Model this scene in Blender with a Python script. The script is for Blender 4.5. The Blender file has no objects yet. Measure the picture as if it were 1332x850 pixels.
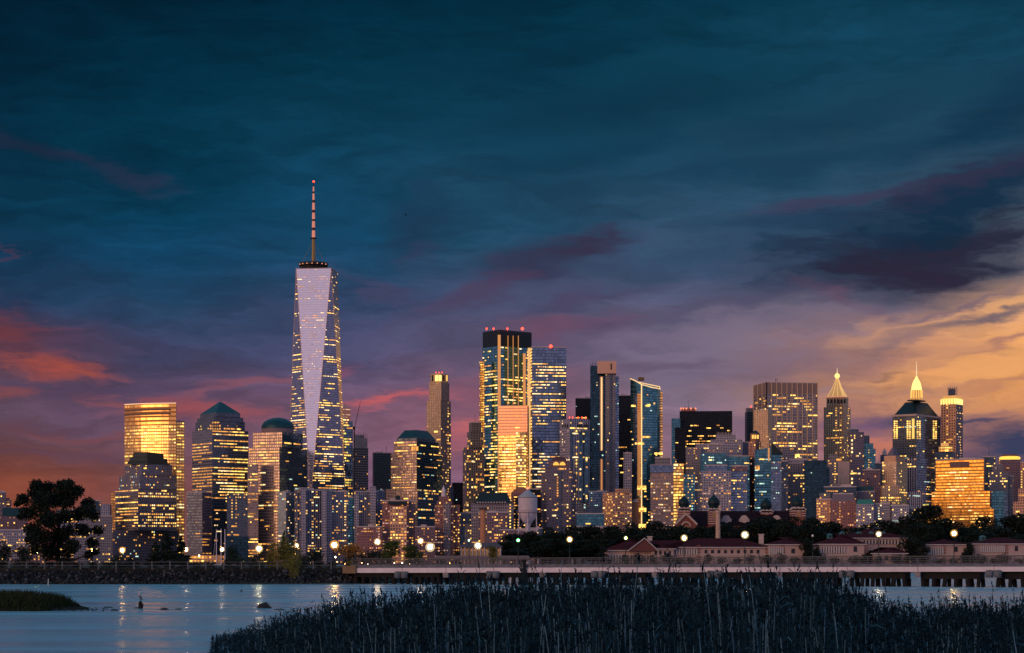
import bpy, math, random
import numpy as np
from mathutils import Vector, Matrix

scene = bpy.context.scene
COL = scene.collection
F = 2664.0          # focal length in photo pixels
HY = 731.0          # horizon row of the photo
CZ = 4.0            # camera height above the water (m)

def s2l(c):
    r = []
    for v in c:
        v = v / 255.0
        r.append(v / 12.92 if v <= 0.04045 else ((v + 0.055) / 1.055) ** 2.4)
    return r

# ------------------------------------------------------------------ camera
cam_data = bpy.data.cameras.new("camera")
cam = bpy.data.objects.new("camera", cam_data)
COL.objects.link(cam)
cam.location = (0, 0, CZ)
cam.rotation_euler = (math.radians(90), 0, 0)
cam_data.sensor_width = 36
cam_data.lens = F / 1332 * 36
cam_data.shift_y = (HY - 425) / 1332
cam_data.clip_start = 0.5
cam_data.clip_end = 60000
scene.camera = cam

# ------------------------------------------------------------------ colour management
scene.view_settings.view_transform = 'Standard'
scene.view_settings.look = 'None'
scene.view_settings.exposure = 0.0
scene.view_settings.gamma = 1.0
scene.view_settings.use_curve_mapping = False
try:
    scene.cycles.max_bounces = 6
    scene.cycles.diffuse_bounces = 2
    scene.cycles.glossy_bounces = 3
    scene.cycles.sample_clamp_indirect = 3.0
    scene.cycles.sample_clamp_direct = 0.0
except Exception:
    pass

SUN_AZ = 221.0      # clockwise from the view direction: behind the camera, to its left
SUN_EL = 9.0

# ------------------------------------------------------------------ node helper
class NT:
    def __init__(s, tree):
        s.t = tree; s.n = tree.nodes; s.l = tree.links
    def new(s, typ, **kw):
        n = s.n.new(typ)
        for k, v in kw.items(): setattr(n, k, v)
        return n
    def put(s, sock, v):
        if v is None: return
        if isinstance(v, bpy.types.NodeSocket): s.l.new(v, sock)
        else: sock.default_value = v
    def math(s, op, a, b=None, c=None, clamp=False):
        n = s.new('ShaderNodeMath', operation=op); n.use_clamp = clamp
        s.put(n.inputs[0], a); s.put(n.inputs[1], b); s.put(n.inputs[2], c)
        return n.outputs[0]
    def mix(s, f, a, b, typ='MIX'):
        n = s.new('ShaderNodeMix', data_type='RGBA', blend_type=typ)
        n.clamp_factor = True
        s.put(n.inputs[0], f)
        for k, v in ((6, a), (7, b)):
            if isinstance(v, (list, tuple)) and len(v) == 3: v = (*v, 1)
            s.put(n.inputs[k], v)
        return n.outputs[2]
    def comb(s, x, y, z=0.0):
        n = s.new('ShaderNodeCombineXYZ')
        for k, v in enumerate((x, y, z)): s.put(n.inputs[k], v)
        return n.outputs[0]
    def sep(s, v):
        n = s.new('ShaderNodeSeparateXYZ'); s.put(n.inputs[0], v); return n.outputs
    def noise(s, vec, scale, detail=4, rough=0.5, dist=0.0):
        n = s.new('ShaderNodeTexNoise'); s.put(n.inputs['Vector'], vec)
        n.inputs['Scale'].default_value = scale; n.inputs['Detail'].default_value = detail
        n.inputs['Roughness'].default_value = rough; n.inputs['Distortion'].default_value = dist
        return n.outputs
    def vmath(s, op, a, b=None):
        n = s.new('ShaderNodeVectorMath', operation=op)
        s.put(n.inputs[0], a)
        if b is not None: s.put(n.inputs[1], b)
        return n.outputs[0] if op not in ('LENGTH', 'DOT_PRODUCT') else n.outputs['Value']
    def ramp(s, fac, stops, interp='LINEAR'):
        n = s.new('ShaderNodeValToRGB'); s.put(n.inputs[0], fac)
        e = n.color_ramp.elements; n.color_ramp.interpolation = interp
        while len(e) > 1: e.remove(e[0])
        e[0].position = stops[0][0]; e[0].color = (*stops[0][1], 1)
        for p, c in stops[1:]:
            q = e.new(p); q.color = (*c, 1)
        return n.outputs[0]
    def maprange(s, v, a, b, c, d, smooth=False):
        n = s.new('ShaderNodeMapRange'); n.clamp = True
        if smooth: n.interpolation_type = 'SMOOTHSTEP'
        s.put(n.inputs[0], v)
        for k, x in zip((1, 2, 3, 4), (a, b, c, d)): s.put(n.inputs[k], x)
        return n.outputs[0]

# ------------------------------------------------------------------ sky (world)
world = bpy.data.worlds.new("World"); scene.world = world
world.use_nodes = True
W = NT(world.node_tree); W.n.clear()
wout = W.new('ShaderNodeOutputWorld')
D = W.new('ShaderNodeTexCoord').outputs['Generated']
dx, dy, dz = W.sep(D)
az = W.math('ARCTAN2', dx, dy)
el = W.math('ARCSINE', dz)
# angular coordinates: 1 unit = 100/2664 rad, about 2.15 degrees
qx = W.math('MULTIPLY', az, F / 100); qy = W.math('MULTIPLY', el, F / 100)
Q = W.comb(qx, qy)
# the wind drags the cloud into long strands that fan up to the right
mp = W.new('ShaderNodeMapping'); W.put(mp.inputs['Vector'], Q)
mp.inputs['Rotation'].default_value = (0, 0, math.radians(-12)); mp.inputs['Scale'].default_value = (0.30, 1.25, 1)
Qs = mp.outputs[0]
wn = W.noise(Qs, 0.9, 5, 0.55)['Color'] if False else W.noise(Qs, 0.9, 5, 0.55)[1]
wv = W.vmath('SUBTRACT', wn, (0.5, 0.5, 0.5))
wv = W.vmath('MULTIPLY', wv, (2.6, 0.9, 0.0))
QW = W.vmath('ADD', Q, wv)
mp3 = W.new('ShaderNodeMapping'); W.put(mp3.inputs['Vector'], Q)
mp3.inputs['Rotation'].default_value = (0, 0, math.radians(-14)); mp3.inputs['Scale'].default_value = (0.8, 2.6, 1)
wf = W.vmath('MULTIPLY', W.vmath('SUBTRACT', W.noise(mp3.outputs[0], 1.3, 6, 0.6)[1], (0.5, 0.5, 0.5)), (1.1, 0.45, 0.0))
QW = W.vmath('ADD', QW, wf)
wx, wy, _ = W.sep(QW)

ROWS = [-400, 0, 100, 200, 300, 350, 400, 450, 500, 550, 600, 650, 741]
SKY = {
 0:    [(0,18,32),(0,25,43),(1,35,54),(4,44,66),(10,54,80),(20,56,86),(36,54,84),(90,60,80),(90,66,84),(90,70,88),(112,66,62),(128,66,50),(112,60,52)],
 222:  [(0,20,34),(0,30,48),(1,42,62),(4,52,75),(8,60,88),(16,64,96),(32,66,98),(60,66,98),(88,70,96),(98,74,98),(116,78,88),(126,76,76),(112,68,68)],
 444:  [(0,22,37),(0,36,55),(4,50,71),(11,60,85),(18,66,96),(28,68,100),(48,70,104),(74,76,110),(98,82,112),(122,88,110),(126,92,116),(118,86,112),(100,75,100)],
 666:  [(0,24,39),(1,40,58),(8,54,76),(19,64,90),(32,72,100),(50,74,104),(72,78,108),(94,84,112),(120,88,110),(146,92,108),(138,94,116),(126,90,116),(108,85,106)],
 888:  [(0,27,42),(4,46,66),(12,60,82),(28,70,96),(48,78,106),(68,84,114),(94,92,120),(116,104,128),(122,106,126),(124,100,120),(140,104,118),(142,104,116),(126,100,112)],
 1110: [(0,30,46),(8,54,75),(18,64,88),(34,72,96),(48,76,102),(62,78,106),(90,88,110),(152,116,116),(192,136,110),(160,110,112),(150,102,110),(160,110,110),(140,100,108)],
 1332: [(0,32,48),(12,58,80),(18,62,86),(30,64,88),(72,86,106),(120,110,118),(212,158,115),(234,164,106),(238,164,98),(190,128,104),(100,82,108),(110,82,105),(110,80,100)],
}
fac = W.math('DIVIDE', wy, 11.5)
prev = None; pk = None
for px, cols in SKY.items():
    stops = []
    for y, c in zip(ROWS, cols):
        stops.append((min(1, (HY - y) / 100 / 11.5), s2l(c)))
    stops.sort(key=lambda q: q[0])
    r = W.ramp(fac, stops)
    if prev is None: prev = r
    else:
        w = W.maprange(wx, (pk - 666) / 100, (px - 666) / 100, 0.0, 1.0, True)
        prev = W.mix(w, prev, r)
    pk = px
front = prev
# wisps: light and dark strands everywhere
mp2 = W.new('ShaderNodeMapping'); W.put(mp2.inputs['Vector'], QW)
mp2.inputs['Rotation'].default_value = (0, 0, math.radians(-10)); mp2.inputs['Scale'].default_value = (0.35, 1.5, 1)
n1 = W.noise(mp2.outputs[0], 1.1, 7, 0.6)[0]
mp4 = W.new('ShaderNodeMapping'); W.put(mp4.inputs['Vector'], QW)
mp4.inputs['Rotation'].default_value = (0, 0, math.radians(-16)); mp4.inputs['Scale'].default_value = (0.5, 2.4, 1)
n2 = W.noise(mp4.outputs[0], 2.2, 8, 0.62)[0]
st = W.math('MULTIPLY', W.maprange(n1, 0.25, 0.75, 0.74, 1.24), W.maprange(n2, 0.3, 0.7, 0.80, 1.18))
front = W.mix(1.0, front, W.comb(st, st, st), 'MULTIPLY')
# the separate clouds: px, row, half-length, half-height (px), tilt, colour, strength
CL = [
 (1180,325,210,50,14,(16,38,60),.97),(1260,262,190,28,20,(14,44,68),.85),(1140,350,90,30,-10,(44,36,56),.9),(1230,330,130,16,22,(44,38,58),.7),
 (1270,246,150,12,18,(50,48,74),.6),(1100,268,140,10,6,(64,50,78),.6),(1010,296,120,12,4,(28,52,80),.6),(1100,212,180,16,8,(10,52,76),.5),(1280,170,120,22,24,(10,46,70),.6),(900,230,200,14,8,(14,54,80),.5),(760,215,150,16,10,(8,50,76),.5),(1085,395,60,8,-28,(90,58,82),.6),
 (715,340,100,30,14,(56,46,72),.8),(760,318,50,16,10,(52,42,66),.7),(610,388,110,12,24,(78,58,86),.6),(540,300,60,26,30,(30,45,72),.5),
 (545,330,40,14,40,(58,52,82),.35),(640,500,80,16,12,(150,84,98),.5),
 (640,560,80,20,10,(205,100,92),.55),(505,527,70,7,12,(205,94,92),.7),(255,540,80,16,-6,(170,80,76),.6),
 (420,480,50,12,12,(140,78,100),.5),(480,390,60,10,-24,(84,66,94),.35),
 (150,240,70,12,-20,(58,40,66),.32),(50,205,80,9,-10,(44,36,60),.35),(-10,345,30,3,25,(90,52,70),.4),
 (75,480,90,13,-4,(170,78,62),.85),(15,435,60,26,-10,(120,56,56),.6),(80,512,120,8,4,(70,62,92),.6),
 (120,565,120,6,-6,(124,70,72),.5),(60,553,90,6,2,(96,62,74),.6),(120,600,160,10,-4,(78,58,82),.5),
 (1195,545,130,13,3,(68,66,102),.95),(1310,578,110,24,0,(46,58,90),.95),(1185,507,70,6,3,(122,90,106),.7),
 (1245,478,150,30,10,(240,168,104),.7),(1170,430,110,14,20,(212,154,116),.6),(1300,392,100,16,18,(232,168,112),.7),
 (1250,420,90,7,14,(96,88,104),.85),(1170,452,60,6,16,(130,104,112),.6),(1120,555,70,12,2,(120,88,118),.6),
 (1140,585,80,12,2,(205,120,90),.7),(1180,490,90,9,6,(236,160,100),.5),
 (1010,478,150,20,6,(92,84,114),.5),(900,440,160,14,8,(104,88,118),.4),(940,330,170,18,8,(34,66,92),.45),
 (1290,452,120,6,14,(150,104,104),.7),(1215,402,80,6,22,(112,94,110),.8),(1300,500,90,6,6,(176,118,96),.7),(1150,470,90,8,10,(170,118,108),.6),(1290,520,70,5,2,(200,134,96),.6),(980,430,160,26,8,(126,112,132),.6),(1040,505,120,12,3,(132,112,126),.6),(960,395,120,10,10,(76,72,100),.6),(860,470,110,9,6,(92,74,100),.6),(330,500,80,7,8,(150,84,92),.5),(180,520,60,6,-10,(150,80,82),.5),(30,520,70,6,6,(150,76,66),.5),
 (820,150,240,36,6,(4,42,62),.55),(1060,170,180,20,10,(12,48,70),.5),(700,90,180,18,8,(4,40,60),.4),
 (800,420,90,16,6,(92,58,88),.5),(700,430,90,12,10,(118,70,90),.5),(760,390,120,10,14,(70,52,84),.5),
]
for (cx, cy, rx, ry, an, c, sg) in CL:
    m = W.new('ShaderNodeMapping', vector_type='TEXTURE'); W.put(m.inputs['Vector'], QW)
    m.inputs['Location'].default_value = ((cx - 666) / 100, (HY - cy) / 100, 0)
    m.inputs['Rotation'].default_value = (0, 0, math.radians(an))
    m.inputs['Scale'].default_value = (rx / 100 * 1.25, ry / 100 * 1.5, 1)
    r = W.vmath('LENGTH', m.outputs[0])
    k = W.math('ADD', r, W.math('ADD', W.math('MULTIPLY', W.math('SUBTRACT', 0.5, n1), 1.2), W.math('MULTIPLY', W.math('SUBTRACT', 0.5, n2), 1.5)))
    mk = W.maprange(k, 0.05, 1.15, sg, 0.0, True)
    front = W.mix(mk, front, tuple(s2l(c)))
# the other half of the sky, behind the camera: lilac over a rose horizon, with the afterglow in the south-west
eld = W.math('MULTIPLY', el, 180 / math.pi)
bk = W.ramp(W.math('DIVIDE', eld, 90.0), [(0.0, (0.44, 0.25, 0.29)), (0.05, (0.52, 0.36, 0.44)), (0.12, (0.42, 0.35, 0.50)),
                                         (0.20, (0.40, 0.34, 0.47)), (0.27, (0.15, 0.24, 0.40)), (0.5, (0.08, 0.22, 0.36)), (1.0, (0.06, 0.18, 0.30))])
back_w = W.maprange(W.math('ABSOLUTE', az), 0.42, 1.5, 0.0, 1.0, True)
upw = W.maprange(eld, 16.0, 26.0, 0.0, 1.0, True)
skyc = W.mix(back_w, front, bk)
top = W.ramp(W.math('DIVIDE', eld, 90.0), [(0.0, (0.03, 0.09, 0.16)), (0.3, (0.12, 0.32, 0.50)), (0.6, (0.12, 0.32, 0.48)), (1.0, (0.06, 0.18, 0.30))])  # unseen overhead sky, set brighter to light the water and reeds
skyc = W.mix(W.math('MULTIPLY', upw, W.math('SUBTRACT', 1.0, back_w)), skyc, top)
# afterglow
sa = math.radians(SUN_AZ)
gaz = math.radians(228.0)   # middle of the afterglow along the horizon
azp = W.math('ARCTAN2', dx, dy)
daz = W.math('SUBTRACT', azp, gaz - 2 * math.pi)
ga = W.math('EXPONENT', W.math('MULTIPLY', W.math('POWER', W.math('DIVIDE', daz, math.radians(20)), 2.0), -1.0))
ge = W.math('EXPONENT', W.math('MULTIPLY', W.math('POWER', W.math('DIVIDE', W.math('SUBTRACT', eld, 2.0), 4.2), 2.0), -1.0))
gl = W.math('MULTIPLY', ga, ge)
skyc = W.mix(1.0, skyc, W.mix(gl, (0, 0, 0), (1.5, 0.80, 0.14)), 'ADD')
wsky = W.new('ShaderNodeTexSky', sky_type='NISHITA')
wsky.sun_disc = False
wsky.sun_elevation = math.radians(SUN_EL); wsky.sun_rotation = math.radians(SUN_AZ)
bg1 = W.new('ShaderNodeBackground'); W.put(bg1.inputs[0], skyc); bg1.inputs[1].default_value = 1.0
bg2 = W.new('ShaderNodeBackground'); W.put(bg2.inputs[0], wsky.outputs[0]); bg2.inputs[1].default_value = 0.0004
ad = W.new('ShaderNodeAddShader'); W.l.new(bg1.outputs[0], ad.inputs[0]); W.l.new(bg2.outputs[0], ad.inputs[1])
W.l.new(ad.outputs[0], wout.inputs[0])

sd = bpy.data.lights.new("sun", 'SUN'); sd.energy = 1.25; sd.angle = math.radians(38); sd.color = (1.0, 0.50, 0.22)
sun = bpy.data.objects.new("sun", sd); COL.objects.link(sun)
sdir = Vector((math.sin(sa) * math.cos(math.radians(SUN_EL)), math.cos(sa) * math.cos(math.radians(SUN_EL)), math.sin(math.radians(SUN_EL))))
sun.rotation_euler = sdir.to_track_quat('Z', 'Y').to_euler()
sun.location = (0, 0, 100)

# ------------------------------------------------------------------ geometry helpers
def Z(y, d): return CZ + (HY - y) / F * d
def X(px, d): return (px - 666) / F * d

def tag(o, label=None, cat=None, group=None, kind=None):
    if label: o['label'] = label
    if cat: o['category'] = cat
    if group: o['group'] = group
    if kind: o['kind'] = kind
    return o

def empty(name, loc, label, cat, group=None):
    o = bpy.data.objects.new(name, None); COL.objects.link(o); o.location = loc
    o.empty_display_size = 1
    return tag(o, label, cat, group)

class MB:
    """collects polygons and links them as one mesh object"""
    def __init__(s): s.v = []; s.f = []; s.m = []; s.uv = []; s.sm = []
    def face(s, pts, mi=0, uv=None, sm=False):
        b = len(s.v); s.v.extend([tuple(p) for p in pts]); s.f.append(tuple(range(b, b + len(pts)))); s.m.append(mi)
        s.uv.extend(uv if uv else [(p[0] * .25, p[2] * .25) for p in pts]); s.sm.append(sm)
    def box(s, x0, x1, y0, y1, z0, z1, mi=0):
        a = [(x0, y0), (x1, y0), (x1, y1), (x0, y1)]
        s.prism(a, z0, a, z1, mi)
    def prism(s, p0, z0, p1, z1, mi=0, bottom=True, top=True):
        n = len(p0)
        for i in range(n):
            j = (i + 1) % n
            s.face([(*p0[i], z0), (*p0[j], z0), (*p1[j], z1), (*p1[i], z1)], mi)
        if top: s.face([(*q, z1) for q in p1], mi)
        if bottom: s.face([(*q, z0) for q in reversed(p0)], mi)
    def bar(s, a, b, r, mi=0, n=6, r2=None, caps=True, sm=False):
        a = Vector(a); b = Vector(b); r2 = r if r2 is None else r2
        d = (b - a).normalized(); u = d.orthogonal().normalized(); w = d.cross(u)
        A = [a + (u * math.cos(2 * math.pi * i / n) + w * math.sin(2 * math.pi * i / n)) * r for i in range(n)]
        B = [b + (u * math.cos(2 * math.pi * i / n) + w * math.sin(2 * math.pi * i / n)) * r2 for i in range(n)]
        for i in range(n):
            j = (i + 1) % n
            s.face([A[i], A[j], B[j], B[i]], mi, sm=sm)
        if caps: s.face(list(reversed(A)), mi); s.face(B, mi)
    def lathe(s, cx, cy, prof, n=20, mi=0, sm=True):
        for k in range(len(prof) - 1):
            (r0, z0), (r1, z1) = prof[k], prof[k + 1]
            for i in range(n):
                a = 2 * math.pi * i / n; b = 2 * math.pi * (i + 1) / n
                q = [(cx + r0 * math.cos(a), cy + r0 * math.sin(a), z0), (cx + r0 * math.cos(b), cy + r0 * math.sin(b), z0),
                     (cx + r1 * math.cos(b), cy + r1 * math.sin(b), z1), (cx + r1 * math.cos(a), cy + r1 * math.sin(a), z1)]
                if r0 < 1e-6: q = q[1:]
                elif r1 < 1e-6: q = q[:3]
                s.face(q, mi, sm=sm)
    def ball(s, c, r, n=10, mi=0, sz=1.0):
        pr = [(max(1e-7, r * math.sin(math.pi * k / n)) if 0 < k < n else 0.0, c[2] - r * sz * math.cos(math.pi * k / n)) for k in range(n + 1)]
        s.lathe(c[0], c[1], pr, max(8, n), mi)
    def build(s, name, mats, parent=None, origin=(0, 0, 0), merge=False):
        me = bpy.data.meshes.new(name)
        v = np.array(s.v, dtype=np.float64).reshape(-1, 3) - np.array(origin)
        me.from_pydata(v.tolist(), [], s.f)
        if not isinstance(mats, (list, tuple)): mats = [mats]
        for m in mats: me.materials.append(m)
        me.polygons.foreach_set('material_index', s.m)
        me.polygons.foreach_set('use_smooth', s.sm)
        uvl = me.uv_layers.new(name='UVMap'); uvl.data.foreach_set('uv', np.array(s.uv, dtype=np.float32).ravel())
        if any(s.sm):
            import bmesh
            bm = bmesh.new(); bm.from_mesh(me); bmesh.ops.remove_doubles(bm, verts=bm.verts, dist=1e-4); bm.to_mesh(me); bm.free()
        me.update()
        o = bpy.data.objects.new(name, me); COL.objects.link(o)
        if parent is not None: o.parent = parent
        else: o.location = origin
        return o

def np_mesh(name, verts, faces, mats, midx=None, smooth=False, parent=None, loc=None):
    """verts (n,3), faces (m,4) or (m,3) index array"""
    me = bpy.data.meshes.new(name)
    verts = np.asarray(verts, dtype=np.float32); faces = np.asarray(faces, dtype=np.int32)
    m, k = faces.shape
    me.vertices.add(len(verts)); me.vertices.foreach_set('co', verts.ravel())
    me.loops.add(m * k); me.loops.foreach_set('vertex_index', faces.ravel())
    me.polygons.add(m); me.polygons.foreach_set('loop_start', np.arange(0, m * k, k, dtype=np.int32))
    me.polygons.foreach_set('loop_total', np.full(m, k, dtype=np.int32))
    if midx is not None: me.polygons.foreach_set('material_index', np.asarray(midx, dtype=np.int32))
    me.polygons.foreach_set('use_smooth', np.full(m, smooth))
    for q in mats: me.materials.append(q)
    me.update(calc_edges=True)
    o = bpy.data.objects.new(name, me); COL.objects.link(o)
    if parent is not None: o.parent = parent
    if loc is not None: o.location = loc
    return o

# ------------------------------------------------------------------ materials
MATS = {}
def mat(name, color, rough=0.8, metal=0.0, spec=0.3, noise=0.0, nscale=0.5, bump=0.0):
    if name in MATS: return MATS[name]
    m = bpy.data.materials.new(name); m.use_nodes = True
    T = NT(m.node_tree); b = T.n['Principled BSDF']
    b.inputs['Roughness'].default_value = rough; b.inputs['Metallic'].default_value = metal
    b.inputs['Specular IOR Level'].default_value = spec
    tc = T.new('ShaderNodeTexCoord').outputs['Object']
    if noise > 0:
        n = T.noise(tc, nscale, 5, 0.6)[0]
        f = T.maprange(n, 0.25, 0.75, 1 - noise, 1 + noise)
        T.put(b.inputs['Base Color'], T.mix(1.0, tuple(color), T.comb(f, f, f), 'MULTIPLY'))
        if bump > 0:
            bp = T.new('ShaderNodeBump'); bp.inputs['Strength'].default_value = bump; bp.inputs['Distance'].default_value = 0.1
            T.put(bp.inputs['Height'], n); T.put(b.inputs['Normal'], bp.outputs[0])
    else: b.inputs['Base Color'].default_value = (*color, 1)
    MATS[name] = m; return m

def glow(name, color, strength):
    if name in MATS: return MATS[name]
    m = bpy.data.materials.new(name); m.use_nodes = True
    b = m.node_tree.nodes['Principled BSDF']
    b.inputs['Base Color'].default_value = (*[c * .3 for c in color], 1)
    b.inputs['Emission Color'].default_value = (*color, 1); b.inputs['Emission Strength'].default_value = strength
    MATS[name] = m; return m

def litmat(name, color, strength, var=0.72):
    """window glass lit from inside: rooms differ"""
    if name in MATS: return MATS[name]
    m = bpy.data.materials.new(name); m.use_nodes = True
    T = NT(m.node_tree); b = T.n['Principled BSDF']
    b.inputs['Base Color'].default_value = (0.05, 0.04, 0.03, 1); b.inputs['Roughness'].default_value = 0.2
    b.inputs['Emission Color'].default_value = (*color, 1)
    pos = T.new('ShaderNodeNewGeometry').outputs['Position']
    p = T.vmath('MULTIPLY', pos, (0.33, 0.33, 0.25))
    wn = T.new('ShaderNodeTexWhiteNoise'); wn.noise_dimensions = '3D'
    T.put(wn.inputs['Vector'], T.vmath('FLOOR', p))
    T.put(b.inputs['Emission Strength'], T.maprange(wn.outputs[0], 0, 1, strength * (1 - var), strength * (1 + var)))
    MATS[name] = m; return m

WIN = {
 'Y': litmat('window_yellow', (1.0, 0.55, 0.11), 1.7),
 'W': litmat('window_warm_white', (1.0, 0.68, 0.30), 1.7),
 'A': litmat('window_amber', (1.0, 0.40, 0.07), 0.9),
 'D': litmat('window_dim', (0.80, 0.32, 0.10), 0.34),
 'P': litmat('window_rose', (1.0, 0.52, 0.38), 0.55),
 'C': litmat('window_cool', (0.62, 0.95, 0.80), 0.8),
 'G': litmat('window_green_yellow', (0.95, 0.75, 0.12), 0.9),
}
FAC = {}
def facade(name, wall, glass, fu=0.25, fv=0.3, metal=0.85, grough=0.16, wrough=0.75, tilt=0.03, pier=0, dark=0.5):
    """a curtain wall or punched wall; the UV map counts bays (u) and storeys (v)"""
    if name in FAC: return FAC[name]
    m = bpy.data.materials.new(name); m.use_nodes = True
    T = NT(m.node_tree); b = T.n['Principled BSDF']
    uv = T.new('ShaderNodeUVMap').outputs[0]
    u, v, _ = T.sep(uv)
    fu_ = T.math('FRACT', u); fv_ = T.math('FRACT', v)
    mu = T.math('GREATER_THAN', T.math('SUBTRACT', 0.5, T.math('ABSOLUTE', T.math('SUBTRACT', fu_, 0.5))), fu / 2)
    mv = T.math('GREATER_THAN', T.math('SUBTRACT', 0.5, T.math('ABSOLUTE', T.math('SUBTRACT', fv_, 0.5))), fv / 2)
    g = T.math('MULTIPLY', mu, mv)
    if pier:
        fp = T.math('FRACT', T.math('DIVIDE', u, float(pier)))
        pm = T.math('GREATER_THAN', fp, 0.9 / pier * 0.55)
        g = T.math('MULTIPLY', g, pm)
    wn = T.new('ShaderNodeTexWhiteNoise'); wn.noise_dimensions = '3D'
    geo = T.new('ShaderNodeNewGeometry')
    T.put(wn.inputs['Vector'], T.comb(T.math('FLOOR', u), T.math('FLOOR', v), T.math('ROUND', T.math('MULTIPLY', T.sep(geo.outputs['Normal'])[0], 9.0))))
    gv = T.maprange(wn.outputs[0], 0, 1, 1 - dark, 1.0)
    gc = T.mix(1.0, tuple(glass), T.comb(gv, gv, gv), 'MULTIPLY')
    pos = T.new('ShaderNodeTexCoord').outputs['Object']
    nz = T.noise(pos, 0.03, 4, 0.6)[0]
    wv_ = T.maprange(nz, 0.25, 0.75, 0.82, 1.15)
    wc = T.mix(1.0, tuple(wall), T.comb(wv_, wv_, wv_), 'MULTIPLY')
    T.put(b.inputs['Base Color'], T.mix(g, wc, gc))
    T.put(b.inputs['Metallic'], T.math('MULTIPLY', g, metal))
    T.put(b.inputs['Roughness'], T.maprange(g, 0, 1, wrough, grough))
    b.inputs['Specular IOR Level'].default_value = 0.35
    off = T.vmath('MULTIPLY', T.vmath('SUBTRACT', wn.outputs[1], (0.5, 0.5, 0.5)), (tilt, tilt, tilt))
    T.put(b.inputs['Normal'], T.vmath('NORMALIZE', T.vmath('ADD', geo.outputs['Normal'], off)))
    FAC[name] = m; return m

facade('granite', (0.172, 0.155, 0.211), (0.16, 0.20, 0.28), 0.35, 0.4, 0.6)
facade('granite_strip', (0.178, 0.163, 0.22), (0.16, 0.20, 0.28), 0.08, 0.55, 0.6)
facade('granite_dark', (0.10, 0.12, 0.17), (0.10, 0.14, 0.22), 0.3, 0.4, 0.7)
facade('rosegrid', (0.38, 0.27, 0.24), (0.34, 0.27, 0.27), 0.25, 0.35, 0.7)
facade('glass_navy', (0.025, 0.045, 0.07), (0.13, 0.24, 0.38), 0.12, 0.2, 0.9, 0.1)
facade('glass_blue', (0.10, 0.13, 0.19), (0.18, 0.29, 0.47), 0.1, 0.25, 0.9, 0.12)
facade('glass_tower', (0.16, 0.17, 0.24), (0.20, 0.27, 0.44), 0.08, 0.2, 0.92, 0.10, tilt=0.015, dark=0.3)
facade('glass_tower_sheen', (0.70, 0.60, 0.64), (1.0, 0.90, 0.92), 0.03, 0.14, 0.95, 0.06, tilt=0.006, dark=0.05)  # front facet only: reflected lilac sky put into a lighter glass tint
facade('glass_amber', (0.46, 0.20, 0.04), (0.58, 0.31, 0.07), 0.03, 0.4, 1.0, 0.25, 0.5, tilt=0.05, dark=0.4)  # sunset reflection put into the glass and wall colour
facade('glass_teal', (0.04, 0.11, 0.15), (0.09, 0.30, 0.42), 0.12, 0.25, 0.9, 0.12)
facade('glass_sunset_gold', (0.46, 0.22, 0.06), (1.0, 0.68, 0.28), 0.14, 0.30, 1.0, 0.14, 0.5, tilt=0.05, dark=0.35)  # gold of the reflected sunset tinted into the glass itself
facade('glass_sunset_strip', (0.52, 0.22, 0.05), (1.0, 0.58, 0.20), 0.03, 0.45, 1.0, 0.2, 0.5, tilt=0.05, dark=0.35)  # banded version, sunset gold likewise tinted into the glass
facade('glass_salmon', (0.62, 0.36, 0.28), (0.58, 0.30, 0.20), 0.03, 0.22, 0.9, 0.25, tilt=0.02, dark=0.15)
facade('glass_night', (0.012, 0.03, 0.05), (0.03, 0.09, 0.14), 0.12, 0.25, 0.9, 0.12)
facade('glass_black', (0.006, 0.008, 0.012), (0.015, 0.022, 0.035), 0.15, 0.3, 0.7, 0.15)
facade('stone', (0.238, 0.215, 0.255), (0.10, 0.11, 0.15), 0.45, 0.45, 0.5)
facade('stone_pale', (0.343, 0.318, 0.405), (0.12, 0.14, 0.20), 0.4, 0.4, 0.5)
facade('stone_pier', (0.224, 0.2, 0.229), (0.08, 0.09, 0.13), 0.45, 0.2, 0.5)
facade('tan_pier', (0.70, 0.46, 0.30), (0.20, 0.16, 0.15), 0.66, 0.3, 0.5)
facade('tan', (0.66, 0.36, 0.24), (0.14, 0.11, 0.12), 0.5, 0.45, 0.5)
facade('brick', (0.30, 0.13, 0.12), (0.16, 0.13, 0.17), 0.45, 0.45, 0.5)
facade('brick_dark', (0.20, 0.12, 0.15), (0.10, 0.10, 0.15), 0.4, 0.4, 0.5)
facade('brown_tower', (0.172, 0.141, 0.194), (0.12, 0.13, 0.18), 0.4, 0.4, 0.5)
facade('white_pier', (0.383, 0.355, 0.466), (0.05, 0.09, 0.15), 0.4, 0.08, 0.6)
facade('gateway', (0.224, 0.229, 0.352), (0.035, 0.07, 0.12), 0.42, 0.08, 0.6)
facade('blue_glass_stripe', (0.05, 0.10, 0.16), (0.07, 0.17, 0.26), 0.05, 0.12, 0.85, 0.15)
facade('grid_plaza', (0.42, 0.32, 0.26), (0.16, 0.18, 0.26), 0.12, 0.28, 0.75, pier=4)
facade('concrete_open', (0.28, 0.25, 0.28), (0.05, 0.05, 0.08), 0.12, 0.3, 0.0, 0.8)
facade('dark_slate', (0.06, 0.09, 0.14), (0.06, 0.10, 0.17), 0.1, 0.2, 0.7, 0.2)
ROOF = mat('roof_felt', (0.05, 0.05, 0.06), 0.9, noise=0.2)
COPPER = mat('copper_roof', (0.012, 0.062, 0.085), 0.45, 0.3, noise=0.15, nscale=0.1)
DARKROOF = mat('dark_roof', (0.012, 0.03, 0.042), 0.5, 0.2, noise=0.2, nscale=0.1)
STEEL = mat('steel', (0.30, 0.27, 0.30), 0.5, 0.6)
DARKSTEEL = mat('dark_steel', (0.03, 0.03, 0.035), 0.5, 0.5)
PALE = mat('pale_stone', (0.5, 0.42, 0.44), 0.8, noise=0.1)
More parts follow.
